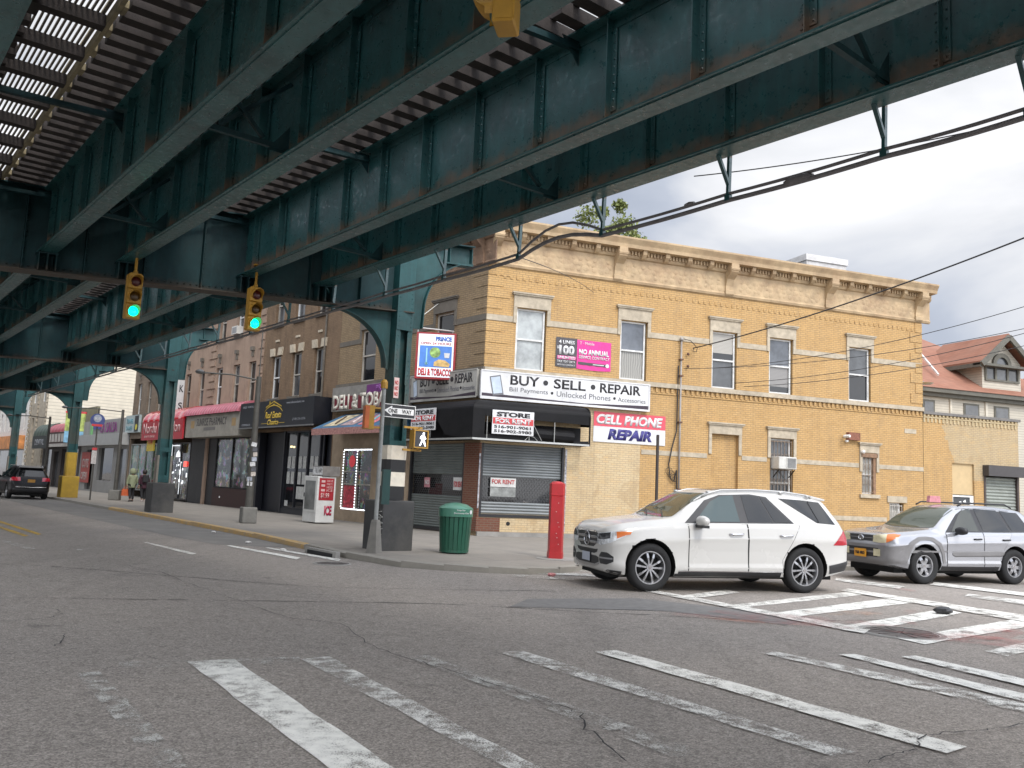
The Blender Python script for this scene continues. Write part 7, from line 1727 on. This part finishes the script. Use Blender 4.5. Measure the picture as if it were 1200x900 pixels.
    patch('grille',[(0,.81),(.28,.81),(.33,.82)],[(0,.93),(.34,.93),(.38,.915)],pm('grille_dark',(.03,.03,.032),.35,.2),'front',off=.006,nu=10,nv=4)
    patch('grille_bar',[(0,.865),(.34,.865)],[(0,.88),(.35,.88)],CL,'front',off=.012,nu=8,nv=1)
    h_,n_=hit((-3,0,.87),(1,0,0)); m=MB(); fx=h_.x-.025; m.tube([(fx,.07*math.cos(k*.5236),.87+.048*math.sin(k*.5236)) for k in range(13)],.009,6); m.tube([(fx,.028*math.cos(k*.5236),.87+.045*math.sin(k*.5236)) for k in range(13)],.007,6); m.build('oval_emblem',CHROME,root)
    h_,n_=hit((-3,0,.55),(1,0,0)); m=MB(); m.box(h_.x-.05,h_.x-.035,-.16,.16,.48,.64); m.build('licence_plate',pm('plate_orange',(.62,.28,.02),.5,.1),root); t_=txt('T68 4RD',-.13,.53,.26,.06,0,TXT,root,bold=.02) ; 
    for v_ in t_.data.vertices: v_.co=(h_.x-.052+v_.co.y,-v_.co.x,v_.co.z)
    A=R(35)
    patch('headlamp',[(-.15,.80),(-.02,.79),(.14,.80)],[(-.14,.93),(-.02,.95),(.14,.965)],YL,'corner',off=.008,nu=16,nv=6,ang=A)
    patch('indicator',[(.14,.80),(.24,.85),(.36,.93)],[(.14,.965),(.26,.975),(.38,.96)],AMB,'corner',off=.009,nu=10,nv=5,ang=A)
    patch('fog_lamp',[(-.13,.52),(.02,.52)],[(-.13,.66),(.02,.66)],YL,'corner',off=.02,nu=6,nv=4,ang=A)
    for sg in (-1,1):
        m=MB(); m.lathe([(.0,-.13),(.07,-.12),(.095,-.03),(.095,.05),(.06,.12),(0,.135)],c=(0,0,0),n=16,axis='y'); o=m.build('door_mirror',BLACK,root,smooth=True); o.location=(1.68,sg*.97,1.09); o.scale=(.75,1,.85); q=MB(); q.beam((0,-sg*.13,-.08),(0,0,-.05),.07,.05); q.build('mirror_base',BLACK,o)
    m=MB()
    for sg in (-1,1): m.tube([(2.05,sg*.55,1.60),(2.2,sg*.56,1.665),(3.4,sg*.55,1.67),(3.6,sg*.54,1.6)],.018,8)
    m.build('roof_rail',BLACK,root,smooth=True)
    patch('tail_lamp',[(.62,.8),(.78,.8)],[(.6,1.02),(.72,1.02)],TLR,'rear',off=.008,nu=6,nv=8)
    m=MB(); m.box(2.15,2.5,-.1,.1,1.66,1.72); 
SR=dict(L=4.25,top=[(0,.945),(.03,.97),(.1,.99),(.35,1.025),(.8,1.065),(1.12,1.10),(1.2,1.12),(1.6,1.40),(1.92,1.56),(2.15,1.61),(2.8,1.635),(3.5,1.60),(3.9,1.55),(4.0,1.48),(4.15,1.15),(4.2,.9),(4.25,.7)],
 belt=[(0,.87),(.1,.92),(.4,.96),(1.0,1.01),(1.5,1.03),(2.5,1.07),(3.9,1.10),(4.15,1.0),(4.25,.65)],
 bot=[(0,.42),(.06,.36),(.3,.3),(.6,.26),(3.6,.26),(4.0,.34),(4.25,.45)],
 w=[(0,.62),(.02,.70),(.08,.78),(.2,.83),(.5,.86),(1.2,.865),(3.4,.87),(3.9,.85),(4.1,.80),(4.2,.72),(4.25,.65)],
 wr=[(0,.5),(.1,.60),(.4,.70),(1.1,.73),(1.25,.72),(1.9,.58),(2.2,.56),(3.6,.55),(3.95,.56),(4.15,.66),(4.25,.5)],
 ra=.42,wheels=(.84,3.33),hw=.875,wr_=.365,rim=.215,spokes=6,cx=.0,cy=.5,build=build_rav,style='single')
PSI=pm('car_paint_silver',(.36,.365,.385),.22,.04,scale=.8,metal=.45,coat=.8)
o,a=front_to_origin((9.272,19.115),(9.272+math.cos(R(20.5)),19.115+math.sin(R(20.5))),SR,1.09,-1)
rv=car('waiting_car','silver SUV with a grey bumper and orange licence plate at the right edge',o,a,1.09,SR,PSI)
m=MB(); m.prism([(-.17,1.66),(.17,1.66),(.14,1.80),(-.14,1.80)],-.04,.04,'y'); rs=m.build('roof_sign',pm('topper_pink',(.5,.2,.22),.5,.2,scale=20),rv); rs.location=(2.25,.25,0)
def build_dark(root,patch,hit,S,paint):
    L=S['L']
    patch('rear_window',[(-.6,1.18),(0,1.16),(.6,1.18)],[(-.52,1.52),(0,1.54),(.52,1.52)],GLS,'rear',off=.006,nu=16,both=False)
    t=NT('tail_lit'); t.set(color=(.4,.02,.03),emis=(1,.05,.08),es=.08); 
    patch('tail_lamp',[(.48,.93),(.86,.95)],[(.5,1.12),(.84,1.12)],TLR,'rear',off=.01,nu=10,nv=6); patch('tail_lamp',[(4.45,.93),(4.78,.95)],[(4.5,1.1),(4.72,1.12)],TLR,'side',off=.008,nu=8,nv=5)
    h_,n_=hit((L+3,0,.95),(-1,0,0)); m=MB(); m.box(h_.x+.01,h_.x+.025,-.17,.17,.87,1.02); m.build('licence_plate',pm('plate_orange_dim',(.4,.2,.03),.5,.2),root)
    patch('chrome_strip',[(-.7,.62),(0,.6),(.7,.62)],[(-.7,.66),(0,.64),(.7,.66)],CHROME,'rear',off=.02,nu=14,nv=1,both=False)
    patch('bumper_cladding',[(-.8,.36),(0,.34),(.8,.36)],[(-.8,.56),(0,.54),(.8,.56)],TRIMB,'rear',off=.01,nu=14,nv=4,both=False)
    patch('window_surround',[(1.6,1.13),(4.3,1.16)],[(2.05,1.5),(3.95,1.56)],GLS,'side',off=.005,nu=30)
    patch('windscreen',[(1.38,-.70),(1.30,0),(1.38,.70)],[(2.08,-.60),(2.03,0),(2.08,.60)],WS,'top',off=.005,nu=16,nv=8,both=False)
    patch('headlamp',[(.5,.78),(.8,.8)],[(.5,.94),(.78,.96)],HL,'front',off=.006,nu=8,nv=4)
    patch('grille',[(0,.7),(.4,.72)],[(0,.95),(.42,.94)],BLACK,'front',off=.006,nu=8,nv=4)
    m=MB(); m.prism([(4.3,1.68),(4.6,1.62),(4.58,1.58),(4.3,1.62)],-.56,.56,'y'); m.build('spoiler',paint,root)
    m=MB()
    for sg in (-1,1): m.tube([(2.1,sg*.6,1.67),(2.3,sg*.61,1.74),(4.0,sg*.58,1.72),(4.15,sg*.57,1.67)],.02,6)
    m.build('roof_rail',CHROME,root,smooth=True)
    for sg in (-1,1):
        m=MB(); m.lathe([(.0,-.12),(.09,-.03),(.09,.05),(0,.13)],n=12,axis='y'); o=m.build('door_mirror',paint,root,smooth=True); o.location=(1.86,sg*1.04,1.13); o.scale=(.7,1,.85)
SD=dict(SG); SD['build']=build_dark; SD['style']='twin'
PBK=pm('car_paint_black',(.007,.006,.007),.3,.1,spec=.3)
# heading down the street: the rear faces the camera
def placecar(v,u,Lc,sc): x,y,_=E2W(v,u+Lc*sc); return (x,y,GZ)
car('parked_car','black SUV with red tail lamps parked at the kerb by the yellow block',placecar(9.05,50.6,4.82,1.02),-51,1.02,SD,PBK)
car('parked_car','dark car cut off by the left edge, ahead of the black SUV',placecar(6.6,56.5,4.82,1.0),-51,1.0,SD,pm('car_paint_navy',(.02,.025,.035),.2,.1,coat=.8))
# ================================================================== SKY, LIGHT, CAMERA
w=bpy.data.worlds.new('World'); scene.world=w; w.use_nodes=True; t=w.node_tree; n=t.nodes; l=t.links
bg=n['Background']; sky=n.new('ShaderNodeTexSky'); sky.sky_type='NISHITA'; sky.sun_disc=False
SUN_EL,SUN_AZ=48.,150.   # azimuth clockwise from +Y, the light comes from behind and right of the camera
sky.sun_elevation=R(SUN_EL); sky.sun_rotation=R(SUN_AZ); sky.altitude=0; sky.air_density=1.; sky.dust_density=2.
tc=n.new('ShaderNodeTexCoord'); mp=n.new('ShaderNodeMapping'); mp.inputs['Scale'].default_value=(1,1,1.7); mp.inputs['Location'].default_value=(.35,.2,.1)
l.new(tc.outputs['Generated'],mp.inputs['Vector'])
def nz(sc,de,ro,di=0):
    q=n.new('ShaderNodeTexNoise'); q.inputs['Scale'].default_value=sc; q.inputs['Detail'].default_value=de; q.inputs['Roughness'].default_value=ro; q.inputs['Distortion'].default_value=di; l.new(mp.outputs[0],q.inputs['Vector']); return q.outputs['Fac']
def rp(f,st):
    q=n.new('ShaderNodeValToRGB'); l.new(f,q.inputs[0]); e=q.color_ramp.elements
    while len(e)<len(st): e.new(.5)
    for i,(p,c) in enumerate(st): e[i].position=p; e[i].color=(*c,1)
    return q.outputs[0]
cl=rp(nz(2.4,6,.5,.3),[(.30,(3.1,3.55,4.5)),(.44,(4.6,5.0,5.85)),(.54,(7.0,7.15,7.5)),(.68,(9.6,9.6,9.8))])
cov=rp(nz(1.1,5,.5),[(.15,(.86,.86,.86)),(.6,(1,1,1))])
mx=n.new('ShaderNodeMix'); mx.data_type='RGBA'; l.new(cov,mx.inputs[0]); l.new(sky.outputs[0],mx.inputs[6]); l.new(cl,mx.inputs[7]); vm=n.new('ShaderNodeVectorMath'); vm.operation='DOT_PRODUCT'; l.new(tc.outputs['Generated'],vm.inputs[0]); vm.inputs[1].default_value=(math.sin(R(SUN_AZ))*math.cos(R(SUN_EL)),math.cos(R(SUN_AZ))*math.cos(R(SUN_EL)),math.sin(R(SUN_EL)))
mr_=n.new('ShaderNodeMapRange'); mr_.inputs['From Min'].default_value=.05; mr_.inputs['From Max'].default_value=1.; mr_.inputs['To Min'].default_value=.60; mr_.inputs['To Max'].default_value=2.3; l.new(vm.outputs['Value'],mr_.inputs['Value'])
sc_=n.new('ShaderNodeVectorMath'); sc_.operation='SCALE'; l.new(mx.outputs[2],sc_.inputs[0]); l.new(mr_.outputs[0],sc_.inputs['Scale'])
l.new(sc_.outputs[0],bg.inputs[0]); bg.inputs[1].default_value=.115
sd=bpy.data.lights.new('sun','SUN'); sd.energy=1.1; sd.angle=R(14); sd.color=(1,.95,.88); so=bpy.data.objects.new('sun',sd); link(so)
d=Vector((math.sin(R(SUN_AZ))*math.cos(R(SUN_EL)),math.cos(R(SUN_AZ))*math.cos(R(SUN_EL)),math.sin(R(SUN_EL))))
so.rotation_euler=d.to_track_quat('Z','Y').to_euler()
cam=bpy.data.cameras.new('camera'); co=bpy.data.objects.new('camera',cam); link(co); scene.camera=co
cam.sensor_width=36; cam.lens=1001.9/1200*36; cam.clip_end=2000; cam.clip_start=.05
p_,r_=.12105,.0443
F=Vector((0,math.cos(p_),math.sin(p_))); R0=Vector((1,0,0)); U0=Vector((0,-math.sin(p_),math.cos(p_)))
Rt=R0*math.cos(r_)+U0*math.sin(r_); Up=U0*math.cos(r_)-R0*math.sin(r_)
M=Matrix((Rt,Up,-F)).transposed().to_4x4(); M.translation=(0,0,1.6); co.matrix_world=M
scene.view_settings.view_transform='Standard'; scene.view_settings.look='None'; scene.view_settings.gamma=1; scene.view_settings.exposure=.85
scene.render.engine='CYCLES'; scene.render.resolution_x=1024; scene.render.resolution_y=768
scene.cycles.max_bounces=6; scene.cycles.diffuse_bounces=4; scene.cycles.glossy_bounces=3; scene.cycles.transparent_max_bounces=8
